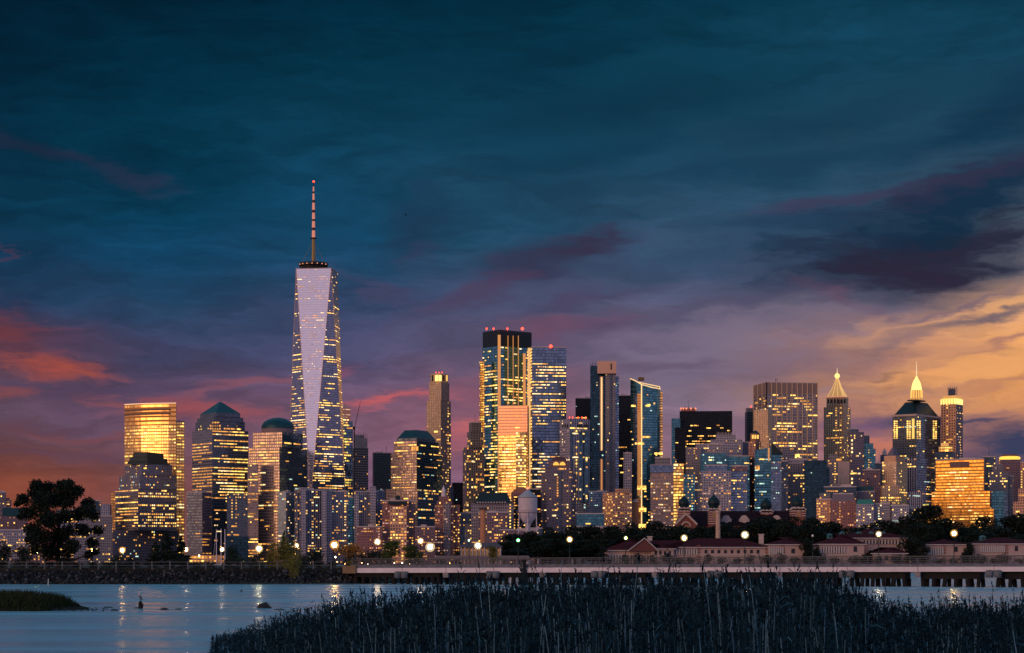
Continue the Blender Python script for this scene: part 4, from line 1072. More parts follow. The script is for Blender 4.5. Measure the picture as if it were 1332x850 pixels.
mb = MB(); mb.lathe(*c, [(8.4, zz(508)), (8.4, zz(506.5)), (7.6, zz(503)), (6.6, zz(499)), (4.6, zz(495.5)), (2.4, zz(492.5)), (1.4, zz(490))], 16); mb.build('dome', GOLDHOT, b.root, b.o)
mb = MB(); mb.bar((*c, zz(490.5)), (*c, zz(470)), .9, r2=.25); mb.build('spire', glow('spire_gold', (1, .7, .4), .9), b.root, b.o)
b.done()
b = Bld('office_tower', 'salmon stone tower with a floodlit crown and dark tank frame on top', 3250, 1238)
t = .45
b.box('tower_block', 1224, 1243.5, 1252.5, 525, style='tan', t=t, cw=4, ch=4.2, styles={1: 'granite_dark'}, lit=homes(.14, 'A3 Y2 P1'))  # right side in dark stone for shade, left side sunlit salmon
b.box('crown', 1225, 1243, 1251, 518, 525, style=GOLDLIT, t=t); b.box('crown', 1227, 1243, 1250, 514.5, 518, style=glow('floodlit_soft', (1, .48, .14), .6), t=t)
mb = MB(); p = b.fp(1224, 1243.5, 1252.5, t=t)
for e in range(2):
    for q in range(6):
        pp = Vector(p[e]).lerp(Vector(p[e + 1]), q / 5.5); mb.box(pp.x - .8, pp.x + .8, pp.y - 1.2, pp.y - .4, Z(526, 3250), Z(519, 3250))
mb.build('crown_pier', GOLDHOT, b.root, b.o)
mb = MB(); cx_ = X(1239, 3262)
for q in range(5): mb.bar((cx_ - 7 + q * 3.5, 3262, Z(515, 3262)), (cx_ - 7 + q * 3.5, 3262, Z(503.5 - q % 2, 3262)), .5, n=4)
for yy in (505, 508.5, 512): mb.box(cx_ - 7.5, cx_ + 7.5, 3261.5, 3262.5, Z(yy + .6, 3262), Z(yy, 3262))
mb.box(cx_ - 5, cx_ + 5, 3262.8, 3268, Z(515, 3262), Z(506, 3262)); mb.build('tank_frame', mat('tank_grey', (.10, .12, .18), .6), b.root, b.o); b.done()
b = Bld('office_tower', 'small gold lit setback tower peeping over the golden block', 3000, 1229)
b.box('tower_block', 1216, None, 1243, 588, style='dark_slate', lit=Lit('cells', .5, 'Y4 A2', w=.8)); b.box('setback', 1221, None, 1239, 581, 588, style='glass_sunset_gold', d=2996, lit=Lit('cells', .9, 'Y4 A1', w=.85, h=.6), depth=18)
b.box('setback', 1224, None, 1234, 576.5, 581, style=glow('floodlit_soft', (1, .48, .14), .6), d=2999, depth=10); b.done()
b = Bld('office_tower', 'tan stone tower with a small pyramid top and pilasters left of the lantern tower', 2900, 1162)
t = .35
b.box('podium', 1143.5, 1148, 1170, 632, style='tan_pier', t=t, lit=Lit('cells', .2, 'Y4 A1', zones=[(0, .75, .08), (.75, .87, .85), (.87, 1, .05)]), d=2890)
b.box('tower_block', 1147.5, 1166, 1180, 600, style='tan_pier', t=t, lit=Lit('cells', .06, 'Y4 A1', zones=[(0, .68, .04), (.68, .73, .8), (.73, 1, .02)]))
b.box('setback', 1150, 1165, 1177, 593, 600, style='tan', t=t); b.frustum('roof', b.fp(1153, 1162, 1171, t=t, d=2904), Z(593, 2904), .12, Z(581, 2904), mat('slate_mauve', (.16, .13, .17), .7))
for q in range(13): b.lit_at(1163.6, 1165.2, 604 + q * 4, 606 + q * 4, 'P', d=2898)
b.done()
b = Bld('office_building', 'pale blue gridded low block behind the white ornate houses', 2860, 1192)
b.box('tower_block', 1182, None, 1200, 640, style='white_pier', lit=Lit('ribbon', .35, 'C3 W1', run=2, fill=.5)); b.box('side_wing', 1200, None, 1214, 655, style='glass_navy', d=2866, lit=office(.4, 'G3 Y2')); b.done()

# ---- big gold block at the right
b = Bld('office_building', 'broad stepped block ablaze in solid gold light at the right', 2800, 1249)
gz = Lit('ribbon', .6, 'Y3 A5 W1', run=3, maxrun=7, fill=.55, h=.34, sparse=.12)
gt = .36
d = 2800
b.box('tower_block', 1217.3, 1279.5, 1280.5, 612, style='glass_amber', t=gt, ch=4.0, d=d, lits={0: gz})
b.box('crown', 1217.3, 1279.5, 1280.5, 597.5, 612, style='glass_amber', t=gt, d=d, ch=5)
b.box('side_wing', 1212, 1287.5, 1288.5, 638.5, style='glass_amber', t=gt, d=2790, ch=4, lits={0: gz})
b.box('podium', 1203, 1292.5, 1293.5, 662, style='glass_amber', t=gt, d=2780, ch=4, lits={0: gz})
pA, pB = b.fp(1217.3, 1279.5, 1280.5, d, gt)[:2]
pA, pB = Vector(pA), Vector(pB); nn = Vector((pB.y - pA.y, -(pB.x - pA.x))).normalized()
a0, a1 = pA.lerp(pB, .30) + nn * .8, pA.lerp(pB, .70) + nn * .8
q_ = [tuple(a0), tuple(a1), tuple(a1 - nn * .7), tuple(a0 - nn * .7)]
mb = MB(); mb.prism(q_, Z(607, d), q_, Z(600, d)); mb.build('louvre_band', mat('louvre_grey', (.16, .10, .10), .7), b.root, b.o)
b.windows(Vector((*a0, Z(665, d))), Vector((*a1, Z(665, d))), Vector((*a1, Z(612, d))), Vector((*a0, Z(612, d))), 8, 14, Lit('ribbon', .8, 'Y5 W2', run=3, fill=.85, h=.4))
b.last = (b.fp(1217.3, 1279.5, 1280.5, d, gt), Z(597.5, d)); b.plant(2, 4); b.done()

# ---- far right group
b = Bld('office_building', 'grey blue stone block with chimney like setbacks right of the golden block', 2900, 1298)
b.box('tower_block', 1287, None, 1311, 614, style='stone', lit=homes(.13, 'Y3 W1')); b.box('setback', 1291, None, 1305, 604, 614, style='stone', d=2904, lit=homes(.1)); b.box('side_wing', 1309, None, 1319, 620, style='stone', d=2908, lit=homes(.06)); b.plant(2, 4); b.done()
b = Bld('office_tower', 'dark brown tower with a glowing gold ring around its roof', 3200, 1312)
b.box('tower_block', 1299, None, 1328, 598, style='brick_dark', lit=homes(.03, 'Y1 A1')); c = b.ctr(b.last[0]); z_ = b.last[1]
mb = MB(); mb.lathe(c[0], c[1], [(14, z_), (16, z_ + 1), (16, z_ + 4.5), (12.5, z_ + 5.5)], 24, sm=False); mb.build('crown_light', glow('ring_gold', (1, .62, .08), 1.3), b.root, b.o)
mb = MB(); mb.lathe(c[0], c[1], [(12, z_), (12, z_ + 8), (0, z_ + 8)], 20, sm=False); mb.build('drum', mat('drum_brown', (.16, .07, .07), .8), b.root, b.o); b.done()
b = Bld('office_building', 'dark slab block directly behind the right corner of the golden block', 3050, 1287)
b.box('tower_block', 1278, None, 1295, 595, style='dark_slate', lit=homes(.12, 'Y2 A1')); b.plant(1, 3); b.done()
b = Bld('office_building', 'dark blue glass block in front of the grey blue stone block', 2800, 1299)
b.box('tower_block', 1290.5, None, 1308, 639, style='glass_teal', lit=homes(.02)); b.box('side_wing', 1306, None, 1311, 640, d=2797, style='glass_navy'); b.done()
b = Bld('office_building', 'orange lit stepped stone block cut by the right edge of the photo', 2760, 1328)
b.box('tower_block', 1318, None, 1344, 653, style='tan', lit=office(.6, 'A3 Y3 W1')); b.box('setback', 1324.5, None, 1344, 636, 653, style='tan', d=2766, lit=homes(.1)); b.done()
b = Bld('office_tower', 'slim tan tower cut off by the right edge of the photo', 2980, 1334)
b.box('tower_block', 1327.5, None, 1346, 602, style='tan', lit=homes(.05, 'Y1')); b.plant(1, 3); b.done()
# ================================================================== lower blocks along the far waterfront
def block(name, label, x0, x1, y, d, style, lit, xc=None, t=.4, cat='apartment building', plant=2, extra=(), cw=2.7, ch=3.5, cap=100):
    b = Bld(name, label, d, (x0 + x1) / 2, cat=cat, cap=cap)
    b.box('tower_block', x0, xc, x1, y, style=style, lit=lit, t=t, cw=cw, ch=ch)
    if plant: b.plant(plant, 4)
    for (part, a, c, yt, yb, dd, st, l2) in extra:
        b.box(part, a, None, c, yt, yb, style=st, lit=l2, d=dd, cw=cw, ch=ch, depth=20)
    return b.done()
block('apartment_block', 'mauve tower block cut by the left edge of the photo', -12, 8, 641, 2900, 'brown_tower', homes(.08), extra=[('side_wing', 8, 15, 648, None, 2905, 'brick_dark', homes(.15))])
block('apartment_block', 'long dark block with a teal roof left of the big tree', -10, 36, 672, 2750, 'brick_dark', homes(.2, 'Y3 A4'), plant=0, extra=[('roof', 3, 34, 661, 672, 2755, COPPER, None)])
block('office_building', 'low pink stone building with warm windows behind the left bushes', -10, 52, 690, 2650, 'stone_pale', homes(.25, 'Y2 A4 P1'), cat='building', plant=1)
block('office_building', 'rose block seen through the right of the big tree crown', 74, 112, 664, 2800, 'stone_pale', Lit('ribbon', .3, 'Y3 A4', run=3, fill=.7), cat='building')
block('apartment_block', 'teal topped block behind the right edge of the big tree', 106, 132, 652, 2850, 'dark_slate', homes(.08), plant=1)
block('apartment_block', 'pale grey block with bright windows between the big tree and the stepped roof tower', 112, 146, 672, 2720, 'stone', Lit('ribbon', .55, 'Y3 W2 A3', run=1, maxrun=2, fill=.5, h=.45, zones=[(0, .35, .7), (.35, .75, .45), (.75, 1, .15)]), plant=1, extra=[('setback', 131, 143, 656, 672, 2724, 'stone_pale', None), ('setback', 138, 145, 657, 672, 2728, 'brick_dark', None)])
block('office_building', 'low dark waterfront shed with lit doors left of the pines', 30, 60, 712, 2600, 'brick_dark', homes(.3, 'Y2 A2'), cat='building', plant=1)
# residential slabs in front of the tallest tower
vg = homes(.09, 'Y3 W1 A3 C1', w=.8)
block('apartment_block', 'pale ribbed slab at the left end of the waterfront row under the tallest tower', 361.5, 384, 641, 2700, 'white_pier', vg, xc=372, t=.5, plant=2)
block('apartment_block', 'blue ribbed slab in the middle of the waterfront row under the tallest tower', 383, 421, 638, 2690, 'gateway', homes(.12, 'Y3 W1 A3 C1', w=.8), xc=387, t=.3, plant=2, extra=[('stair_tower', 391, 398, 634.5, None, 2686, 'stone_pale', None), ('stair_tower', 418.5, 424.5, 637, None, 2684, 'stone_pale', None)])
block('apartment_block', 'blue ribbed slab at the right end of the waterfront row under the tallest tower', 424, 453, 640, 2700, 'gateway', homes(.14, 'Y3 W2 A3 C1', w=.8), plant=2, extra=[('stair_tower', 424.6, 432, 636, None, 2696, 'stone_pale', None)])
block('apartment_block', 'dark teal glass block between the waterfront slabs and the white tower', 450, 461, 648, 2780, 'glass_teal', homes(.05, 'C2 A1'), plant=1)
block('apartment_block', 'pinkish white tower block with navy window columns in front of the unfinished tower', 460, 491, 640, 2700, 'white_pier', homes(.12, 'Y3 A3 W1', w=.8), xc=464, t=.3, extra=[('stair_tower', 481, 489, 633, None, 2696, 'stone_pale', None), ('stair_tower', 461, 467, 643, None, 2695, 'stone_pale', None)])
block('apartment_block', 'blue ribbed wing right of the pinkish white tower block', 489, 500, 639, 2712, 'gateway', homes(.2, 'Y3 A3'), plant=1)
block('apartment_block', 'low brick block under the pinkish white tower block', 464, 497, 686, 2640, 'brick', homes(.25, 'A4 P3 Y1'), plant=1)
block('apartment_block', 'dark red brick block with glowing orange centre bay near the two starlike lamps', 497, 532, 652, 2660, 'brick', homes(.4, 'A3 P3 D3'), extra=[('centre_bay', 507, 529, 659, None, 2655, 'tan', homes(.75, 'A5 P2 Y2', w=.6, h=.5)), ('roof_house', 505, 530, 652.5, 656, 2652, DARKROOF, None), ('tank', 514.5, 520.5, 645, 652, 2664, DARKROOF, None)], cw=3.6, ch=3.8)
block('apartment_block', 'narrow dark brick wing right of the orange glowing brick block', 532, 541, 653, 2668, 'brick_dark', homes(.2, 'A3 Y3'), plant=1)
block('apartment_block', 'dim low block with lit shop floor before the truncated roof tower', 540, 566, 686, 2650, 'brick_dark', homes(.15, 'A3 Y1'), plant=1)
b = Bld('apartment_tower', 'brick tower with white windows and a pale cupola on its roof', 2680, 577, cat='apartment tower')
b.box('tower_block', 565.5, None, 590, 657, style='brick', lit=homes(.45, 'P3 D4 A2'), cw=3.4, ch=3.6); b.box('setback', 568, None, 588, 652, 657, style='brick', d=2683, lit=homes(.3, 'Y3'), depth=22); b.box('setback', 571, None, 583, 646, 652, style='brick', d=2687, depth=14)
b.box('centre_bay', 577, None, 586, 655, style='stone', d=2676, depth=3, lit=homes(.3, 'P3 D3'))
c = b.ctr(b.last[0]); c = (X(577, 2695), 2695); zz = lambda y: Z(y, 2695)
mb = MB(); mb.lathe(*c, [(3.2, zz(647)), (3.0, zz(639.5)), (3.4, zz(639)), (2.4, zz(637)), (1.2, zz(635)), (.2, zz(631.5))], 10); mb.build('cupola', mat('cupola_white', (.7, .6, .65), .7), b.root, b.o)
b.box('side_wing', 589.5, None, 598, 657, style='brick', d=2688, lit=homes(.4, 'A3 Y3')); b.done()
block('apartment_block', 'dark block with a teal top and one bright window left of the brick chimney', 597, 621, 668, 2700, 'dark_slate', homes(.12, 'A2 Y2'), extra=[('centre_bay', 605, 614, 682, None, 2695, 'stone', homes(.2, 'Y2 C1'))])
b = Bld('museum', 'wide stone building under a dark hipped roof left of the white water tower', 2640, 640, cat='building')
b.box('tower_block', 613, None, 668, 655, style='stone', lit=homes(.05, 'Y2 A2'), ch=4)
p = b.fp(617, None, 666, d=2638, depth=40); b.frustum('roof', p, Z(655, 2638), .72, Z(641, 2638), DARKROOF)
mb = MB()
for q in range(11): mb.box(X(620 + q * 3.6, 2636), X(622 + q * 3.6, 2636), 2635.5, 2636.8, Z(654.5, 2636), Z(653, 2636))
mb.build('eave_bracket', PALE, b.root, b.o)
b.box('front_wing', 622, None, 660, 667, style='brick_dark', d=2600, lit=homes(.22, 'Y3 A4'), depth=20); b.plant(3, 3); b.done()
b = Bld('apartment_tower', 'brick gabled tower with a black glass front behind the water tower', 2720, 678, cat='apartment tower')
b.box('tower_block', 665, None, 690, 641, style='brick', lit=homes(.05, 'Y1 A1'), ch=4)
b.box('centre_bay', 668, None, 686, 645, style='glass_black', d=2716, depth=3, lit=homes(.06, 'Y3 A2'))
p = b.fp(665, None, 690, d=2722, depth=20); b.frustum('gable', p, Z(641, 2722), .35, Z(633.5, 2722), mat('brick_gable', (.30, .12, .08), .85)); b.done()
block('office_building', 'black glass block between the water tower and the brown crowned tower', 688, 706, 637, 2760, 'glass_black', homes(.08, 'A3 Y2'), cat='building', plant=1)
b = Bld('apartment_tower', 'brown stone tower with chamfered shoulders and a gold lit arch at the top', 2740, 727, cat='apartment tower')
d = 2740
xs = [(704, 10), (711, 0), (743, 0), (750, 10)]
poly = [(X(px, d + o), d + o) for px, o in xs] + [(X(750, d + 36), d + 36), (X(704, d + 36), d + 36)]
b.tower('tower_block', poly, 2, Z(616, d), 'brown_tower', Lit('cells', .14, 'Y3 A3 P1 W1'), 3.2, 3.6)
xs = [(709, 12), (716, 3), (740, 3), (746, 12)]
poly = [(X(px, d + o), d + o) for px, o in xs] + [(X(746, d + 30), d + 30), (X(709, d + 30), d + 30)]
b.tower('setback', poly, Z(616, d), Z(608, d), 'brown_tower', homes(.1, 'A1 P1'), 3.2, 3.6)
b.box('crown', 714, None, 741, 600, 608, style='brick_dark', d=2748, depth=18); b.frustum('roof', b.fp(717, None, 738, d=2750, depth=14), Z(600, 2750), .5, Z(594, 2750), mat('roof_brown', (.10, .05, .06), .8))
mb = MB()
for s_ in (-1, 1):
    cx_ = X(727.5 + s_ * 4.2, 2746)
    for q in range(8):
        a0 = math.pi * q / 8; a1 = math.pi * (q + 1) / 8; zq = Z(605.5, 2746)
        mb.face([(cx_, 2746, zq), (cx_ + 4.0 * math.cos(a1) * -1, 2746, zq + 4.6 * math.sin(a1)), (cx_ + 4.0 * math.cos(a0) * -1, 2746, zq + 4.6 * math.sin(a0))][::-1])
        mb.face([(cx_ + 4.0 * math.cos(a0) * -1, 2746, zq + 4.6 * math.sin(a0)), (cx_ + 4.0 * math.cos(a1) * -1, 2746, zq + 4.6 * math.sin(a1)), (cx_ + 4.0 * math.cos(a1) * -1, 2748, zq + 4.6 * math.sin(a1)), (cx_ + 4.0 * math.cos(a0) * -1, 2748, zq + 4.6 * math.sin(a0))])
mb.build('arch_light', glow('arch_gold', (1, .5, .08), 1.2), b.root, b.o)
mb = MB(); mb.box(X(725, d), X(730, d), d - 1.5, d - .1, 2, Z(613, d)); mb.build('centre_bay', FAC['granite_dark'], b.root, b.o)
for q in range(24):
    if b.rng.random() < .65: b.lit_at(724.4, 726.2, 617 + q * 3.4, 618.9 + q * 3.4, 'A', d=d - 2)
b.done()
block('office_building', 'low dark teal glass building with a lit ground floor behind the trees', 750, 786, 669, 2620, 'glass_teal', Lit('ribbon', .12, 'C2 Y3', run=3, fill=.5), cat='building', plant=2, extra=[('setback', 762, 784, 660, 669, 2625, 'dark_slate', None)])
block('apartment_block', 'low grey block left of the brown crowned tower', 690, 706, 688, 2600, 'dark_slate', homes(.1, 'Y1 C1'), plant=1)
# low jumble right of the dark navy tower
block('apartment_block', 'peach block with scattered warm windows right of the dark navy tower', 1062, 1084, 650, 2700, 'tan', homes(.2, 'Y2 A3'), extra=[('setback', 1066, 1080, 642, 650, 2706, 'stone', homes(.2))])
b = Bld('apartment_block', 'brick block with a slate mansard roof behind the park trees', 2690, 1097, cat='apartment building')
b.box('tower_block', 1080, None, 1113.5, 652, style='brick', lit=homes(.12, 'A3 P2'), ch=3.8); b.frustum('roof', b.fp(1080.5, None, 1113, d=2692, depth=28), Z(652, 2692), .8, Z(643, 2692), mat('slate_mauve', (.13, .12, .17), .7)); b.plant(1, 2); b.done()
b = Bld('apartment_block', 'cream block under a green copper roof behind the park trees', 2670, 1124, cat='apartment building')
b.box('tower_block', 1113.5, None, 1136.5, 656, style='stone_pale', lit=Lit('cells', .3, 'Y3 W2 D3', w=.5)); b.frustum('roof', b.fp(1113.8, None, 1136.2, d=2672, depth=24), Z(656, 2672), .82, Z(650, 2672), mat('copper_green', (.03, .20, .18), .6)); b.done()
block('apartment_block', 'pale ornate block with a few bright lamps right of the green copper roof', 1136.5, 1163, 656, 2680, 'stone_pale', homes(.14, 'W2 Y3 C1'), extra=[('crane_mast', 1158, 1159.2, 650, None, 2674, DARKSTEEL, None)])
block('apartment_block', 'lilac white ornate block below the tan pyramid topped tower', 1160, 1182, 658, 2660, 'stone_pale', homes(.2, 'W2 Y1 C1'), plant=1)
block('apartment_block', 'low mauve block left of the golden block base', 1178, 1204, 662, 2690, 'stone', homes(.1, 'Y1 C1'), plant=1)
block('apartment_block', 'dark terrace block with a line of lit windows above the mansard roof', 1072, 1114, 634, 2780, 'dark_slate', Lit('ribbon', .3, 'Y3 A3', run=2, fill=.4), extra=[('setback', 1080, 1106, 630, 634, 2786, 'stone', homes(.1))])
block('apartment_block', 'teal roofed block above the green copper roof', 1112, 1138, 640, 2800, 'brown_tower', homes(.15, 'Y2 A2'), plant=1, extra=[('roof', 1113, 1136, 633, 640, 2804, COPPER, None)])
block('office_building', 'dark red block with pale panels below the brown stone slab', 1122, 1145, 612, 2900, 'brick_dark', homes(.05, 'A1'), cat='building', extra=[('setback', 1118, 1127, 620, None, 2890, 'brick_dark', homes(.1))])
block('office_building', 'slim grey blue tower far behind the dark red block', 1138, 1149, 603, 3050, 'dark_slate', homes(.02), cat='building')
block('office_building', 'low dark infill block between the black tower and the pink stone block', 866, 893, 640, 3000, 'dark_slate', homes(.05), cat='building')
block('office_building', 'low infill block behind the long red roofed hall', 1018, 1066, 640, 3050, 'stone', homes(.1), cat='building')
block('office_building', 'low dark block behind the white water tower base', 650, 700, 690, 2600, 'brick_dark', homes(.1), cat='building')
block('office_building', 'dark filler block at the foot of the light strip tower', 766, 790, 640, 2880, 'glass_navy', homes(.05, 'C1 Y1'), cat='building')
# ================================================================== ground, water
rng = random.Random(7)
nr = np.random.default_rng(11)
ORD = ['first', 'second', 'third', 'fourth', 'fifth', 'sixth', 'seventh', 'eighth', 'ninth', 'tenth', 'eleventh', 'twelfth', 'thirteenth', 'fourteenth', 'fifteenth', 'sixteenth', 'seventeenth', 'eighteenth', 'nineteenth', 'twentieth', 'twenty first', 'twenty second', 'twenty third', 'twenty fourth', 'twenty fifth', 'twenty sixth', 'twenty seventh', 'twenty eighth', 'twenty ninth', 'thirtieth', 'thirty first', 'thirty second', 'thirty third', 'thirty fourth']
# river and bay: one sheet to the horizon
wm = bpy.data.materials.new('river_water'); wm.use_nodes = True
T = NT(wm.node_tree); bs = T.n['Principled BSDF']
bs.inputs['Base Color'].default_value = (0.26, 0.46, 0.56, 1); bs.inputs['IOR'].default_value = 1.36
tc = T.new('ShaderNodeTexCoord').outputs['Object']
m1 = T.new('ShaderNodeMapping'); T.put(m1.inputs[0], tc); m1.inputs['Scale'].default_value = (0.012, 0.10, 1)
nA = T.noise(m1.outputs[0], 1.0, 4, .6)[0]
T.put(bs.inputs['Roughness'], T.maprange(nA, .32, .68, .12, .36))
m2 = T.new('ShaderNodeMapping'); T.put(m2.inputs[0], tc); m2.inputs['Scale'].default_value = (0.12, 1.3, 1)
nB = T.noise(m2.outputs[0], 1.0, 3, .5)[0]
bp = T.new('ShaderNodeBump'); bp.inputs['Strength'].default_value = .8; bp.inputs['Distance'].default_value = .16
T.put(bp.inputs['Height'], nB); T.put(bs.inputs['Normal'], bp.outputs[0])
mb = MB(); mb.face([(-20000, -600, 0), (20000, -600, 0), (20000, 40000, 0), (-20000, 40000, 0)])
tag(mb.build('river_water', wm), kind='structure')
EARTH = mat('earth', (.02, .022, .018), .95, noise=.3, nscale=.3)
def land(name, pts, z, z0=-1.0, m=None):
    mb = MB(); mb.prism(pts, z0, pts, z); return tag(mb.build(name, m or EARTH), kind='structure')
land('river_bed', [(-20000, -500), (20000, -500), (20000, 39000), (-20000, 39000)], -6.0, -7.0)
land('city_ground', [(-2200, 2560), (2400, 2560), (2400, 5200), (-2200, 5200)], 2.0, -1, mat('city_paving', (.06, .06, .065), .9, noise=.2))
SHORE = [(-150, 362), (-95, 364), (-50, 367), (-28, 372), (-19, 384), (-8, 402), (-2, 430)]
land('shore_ground', [(x, y + 3.6) for x, y in SHORE] + [(0, 620), (-260, 620), (-260, 366)], 2.85)
land('island_ground', [(3, 706), (330, 706), (330, 1150), (-30, 1150), (-30, 760)], 2.7)
land('marsh_ground', [(-20, 30), (40, 30), (40, 100), (22, 108), (4, 104), (-4, 92), (-9, 82), (-16, 60)], .06, -.8, mat('mud', (.02, .025, .025), .9, noise=.3, nscale=1))
# island sea wall
mb = MB(); mb.box(2.6, 330.4, 705.4, 706, -1, 2.9); mb.box(-30, 3, 759, 760, -1, 2.9)
tag(mb.build('sea_wall', mat('seawall_stone', (.22, .21, .23), .9, noise=.3, nscale=.4)), 'long grey stone sea wall along the island behind the footbridge', 'sea wall')
# riprap bank
ico = []
ph = (1 + 5 ** .5) / 2
iv = np.array([(-1, ph, 0), (1, ph, 0), (-1, -ph, 0), (1, -ph, 0), (0, -1, ph), (0, 1, ph), (0, -1, -ph), (0, 1, -ph), (ph, 0, -1), (ph, 0, 1), (-ph, 0, -1), (-ph, 0, 1)]) / 1.9
ifc = np.array([(0, 11, 5), (0, 5, 1), (0, 1, 7), (0, 7, 10), (0, 10, 11), (1, 5, 9), (5, 11, 4), (11, 10, 2), (10, 7, 6), (7, 1, 8), (3, 9, 4), (3, 4, 2), (3, 2, 6), (3, 6, 8), (3, 8, 9), (4, 9, 5), (2, 4, 11), (6, 2, 10), (8, 6, 7), (9, 8, 1)])
def rocks(name, pos, size, mats, midx=None):
    N = len(pos)
    v = iv[None] * nr.uniform(.72, 1.25, (N, 12, 1)) * size[:, None, None] * nr.uniform(.6, 1.3, (N, 1, 3))
    a = nr.uniform(0, 6.28, N); c, s_ = np.cos(a)[:, None], np.sin(a)[:, None]
    x = v[:, :, 0] * c - v[:, :, 1] * s_; y = v[:, :, 0] * s_ + v[:, :, 1] * c
    v = np.stack([x, y, v[:, :, 2]], -1) + pos[:, None]
    f = ifc[None] + (np.arange(N) * 12)[:, None, None]
    mi = None if midx is None else np.repeat(midx, 20)
    return np_mesh(name, v.reshape(-1, 3), f.reshape(-1, 3), mats, mi)
pp = []; ss = []
seg = []
for (xa, ya), (xb, yb) in zip(SHORE[:-1], SHORE[1:]):
    L = math.hypot(xb - xa, yb - ya); n_ = int(L * 60)
    t_ = nr.uniform(0, 1, n_); h = nr.uniform(-.1, 1.02, n_)
    x = xa + (xb - xa) * t_; y = ya + (yb - ya) * t_
    nx, ny = -(yb - ya) / L, (xb - xa) / L
    pp.append(np.stack([x + nx * h * 4.4, y + ny * h * 4.4, h * 2.75 + nr.normal(0, .08, n_)], -1)); ss.append(nr.uniform(.10, .34, n_) * np.where(nr.uniform(0, 1, n_) < .05, 1.7, 1))
pp = np.concatenate(pp); ss = np.concatenate(ss)
mi = np.where(pp[:, 2] < .55, 2, nr.choice([0, 0, 0, 0, 0, 1], len(pp)))
tag(rocks('riprap', pp, ss, [mat('rock_grey', (.010, .013, .018), .9), mat('rock_pale', (.07, .075, .095), .9), mat('rock_wet', (.015, .018, .02), .5)], mi),
    'bank of broken grey rocks sloping down to the water below the fence', 'rock bank', kind='stuff')
mb = MB()
for (xa, ya), (xb, yb) in zip(SHORE[:-1], SHORE[1:]):
    mb.face([(xa, ya + .3, -.6), (xb, yb + .3, -.6), (xb, yb + 4.4, 2.7), (xa, ya + 4.4, 2.7)])
tag(mb.build('shore_slope', mat('mud', (.02, .025, .025), .9)), kind='structure')

# ------------------------------------------------------------------ trees
BARK = mat('bark', (.05, .04, .035), .95)
def leafmat(name, c, var=.35):
    if name in MATS: return MATS[name]
    m = bpy.data.materials.new(name); m.use_nodes = True
    T = NT(m.node_tree); b_ = T.n['Principled BSDF']; b_.inputs['Roughness'].default_value = .7; b_.inputs['Specular IOR Level'].default_value = .15
    g = T.new('ShaderNodeNewGeometry')
    f = T.maprange(g.outputs['Random Per Island'], 0, 1, 1 - var, 1 + var)
    T.put(b_.inputs['Base Color'], T.mix(1.0, tuple(c), T.comb(f, f, f), 'MULTIPLY'))
    MATS[name] = m; return m
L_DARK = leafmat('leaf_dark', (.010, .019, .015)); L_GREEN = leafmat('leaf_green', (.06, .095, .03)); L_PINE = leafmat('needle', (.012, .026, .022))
L_YEL = leafmat('leaf_olive', (.13, .12, .03)); L_ORA = leafmat('leaf_rust', (.22, .11, .025)); L_SHRUB = leafmat('leaf_shrub', (.012, .022, .02))
def leaves(lobes, n, size, r_=None, shell=.55):
    """lobes: list of (cx,cy,cz,rx,ry,rz); returns quads spread through their volume"""
    r_ = r_ or nr
    w = np.array([l[3] * l[4] * l[5] for l in lobes]) ** (2 / 3); w /= w.sum()
    k = r_.choice(len(lobes), n, p=w); lb = np.array(lobes)[k]
    d = r_.normal(size=(n, 3)); d /= np.linalg.norm(d, axis=1)[:, None]
    rad = r_.uniform(shell, 1.0, n) ** .7
    rad *= 1 + .16 * np.sin(d[:, 0] * 7 + k) * np.cos(d[:, 2] * 6 + 2 * k)
    c = lb[:, :3] + d * rad[:, None] * lb[:, 3:]
    u = r_.normal(size=(n, 3)); u /= np.linalg.norm(u, axis=1)[:, None]
    v = np.cross(u, r_.normal(size=(n, 3))); v /= np.linalg.norm(v, axis=1)[:, None]
    s_ = (size * r_.uniform(.5, 1.3, n))[:, None]
    q = np.stack([c - u * s_, c - v * s_ * .6, c + u * s_, c + v * s_ * .6], 1)
    return q.reshape(-1, 3), np.arange(n * 4).reshape(n, 4)
def limbs(name, H, lobes, r0, parent, cut=.25, many=7, rg=None):
    rg = rg or rng; mb = MB()
    pts = [Vector((0, 0, -.3))]
    for k in range(1, 5): pts.append(Vector((rg.uniform(-.03, .03) * H, rg.uniform(-.03, .03) * H, H * .8 * k / 4)))
    for k in range(4): mb.bar(pts[k], pts[k + 1], r0 * (1 - k * .22), r2=r0 * (1 - (k + 1) * .22), n=7, sm=False)
    for l in rg.sample(lobes, min(many, len(lobes))):
        e = Vector(l[:3]); z_ = min(H * .6, max(H * cut, e.z * .55)); k = min(3, int(z_ / (H * .2))); a_ = pts[k].lerp(pts[k + 1], (z_ - H * .2 * k) / (H * .2))
        mid_ = a_.lerp(e, .5) + Vector((0, 0, -.04 * H)); mb.bar(a_, mid_, r0 * .4, r2=r0 * .25, n=5); mb.bar(mid_, e, r0 * .25, r2=r0 * .07, n=5)
    return mb.build(name, BARK, parent)
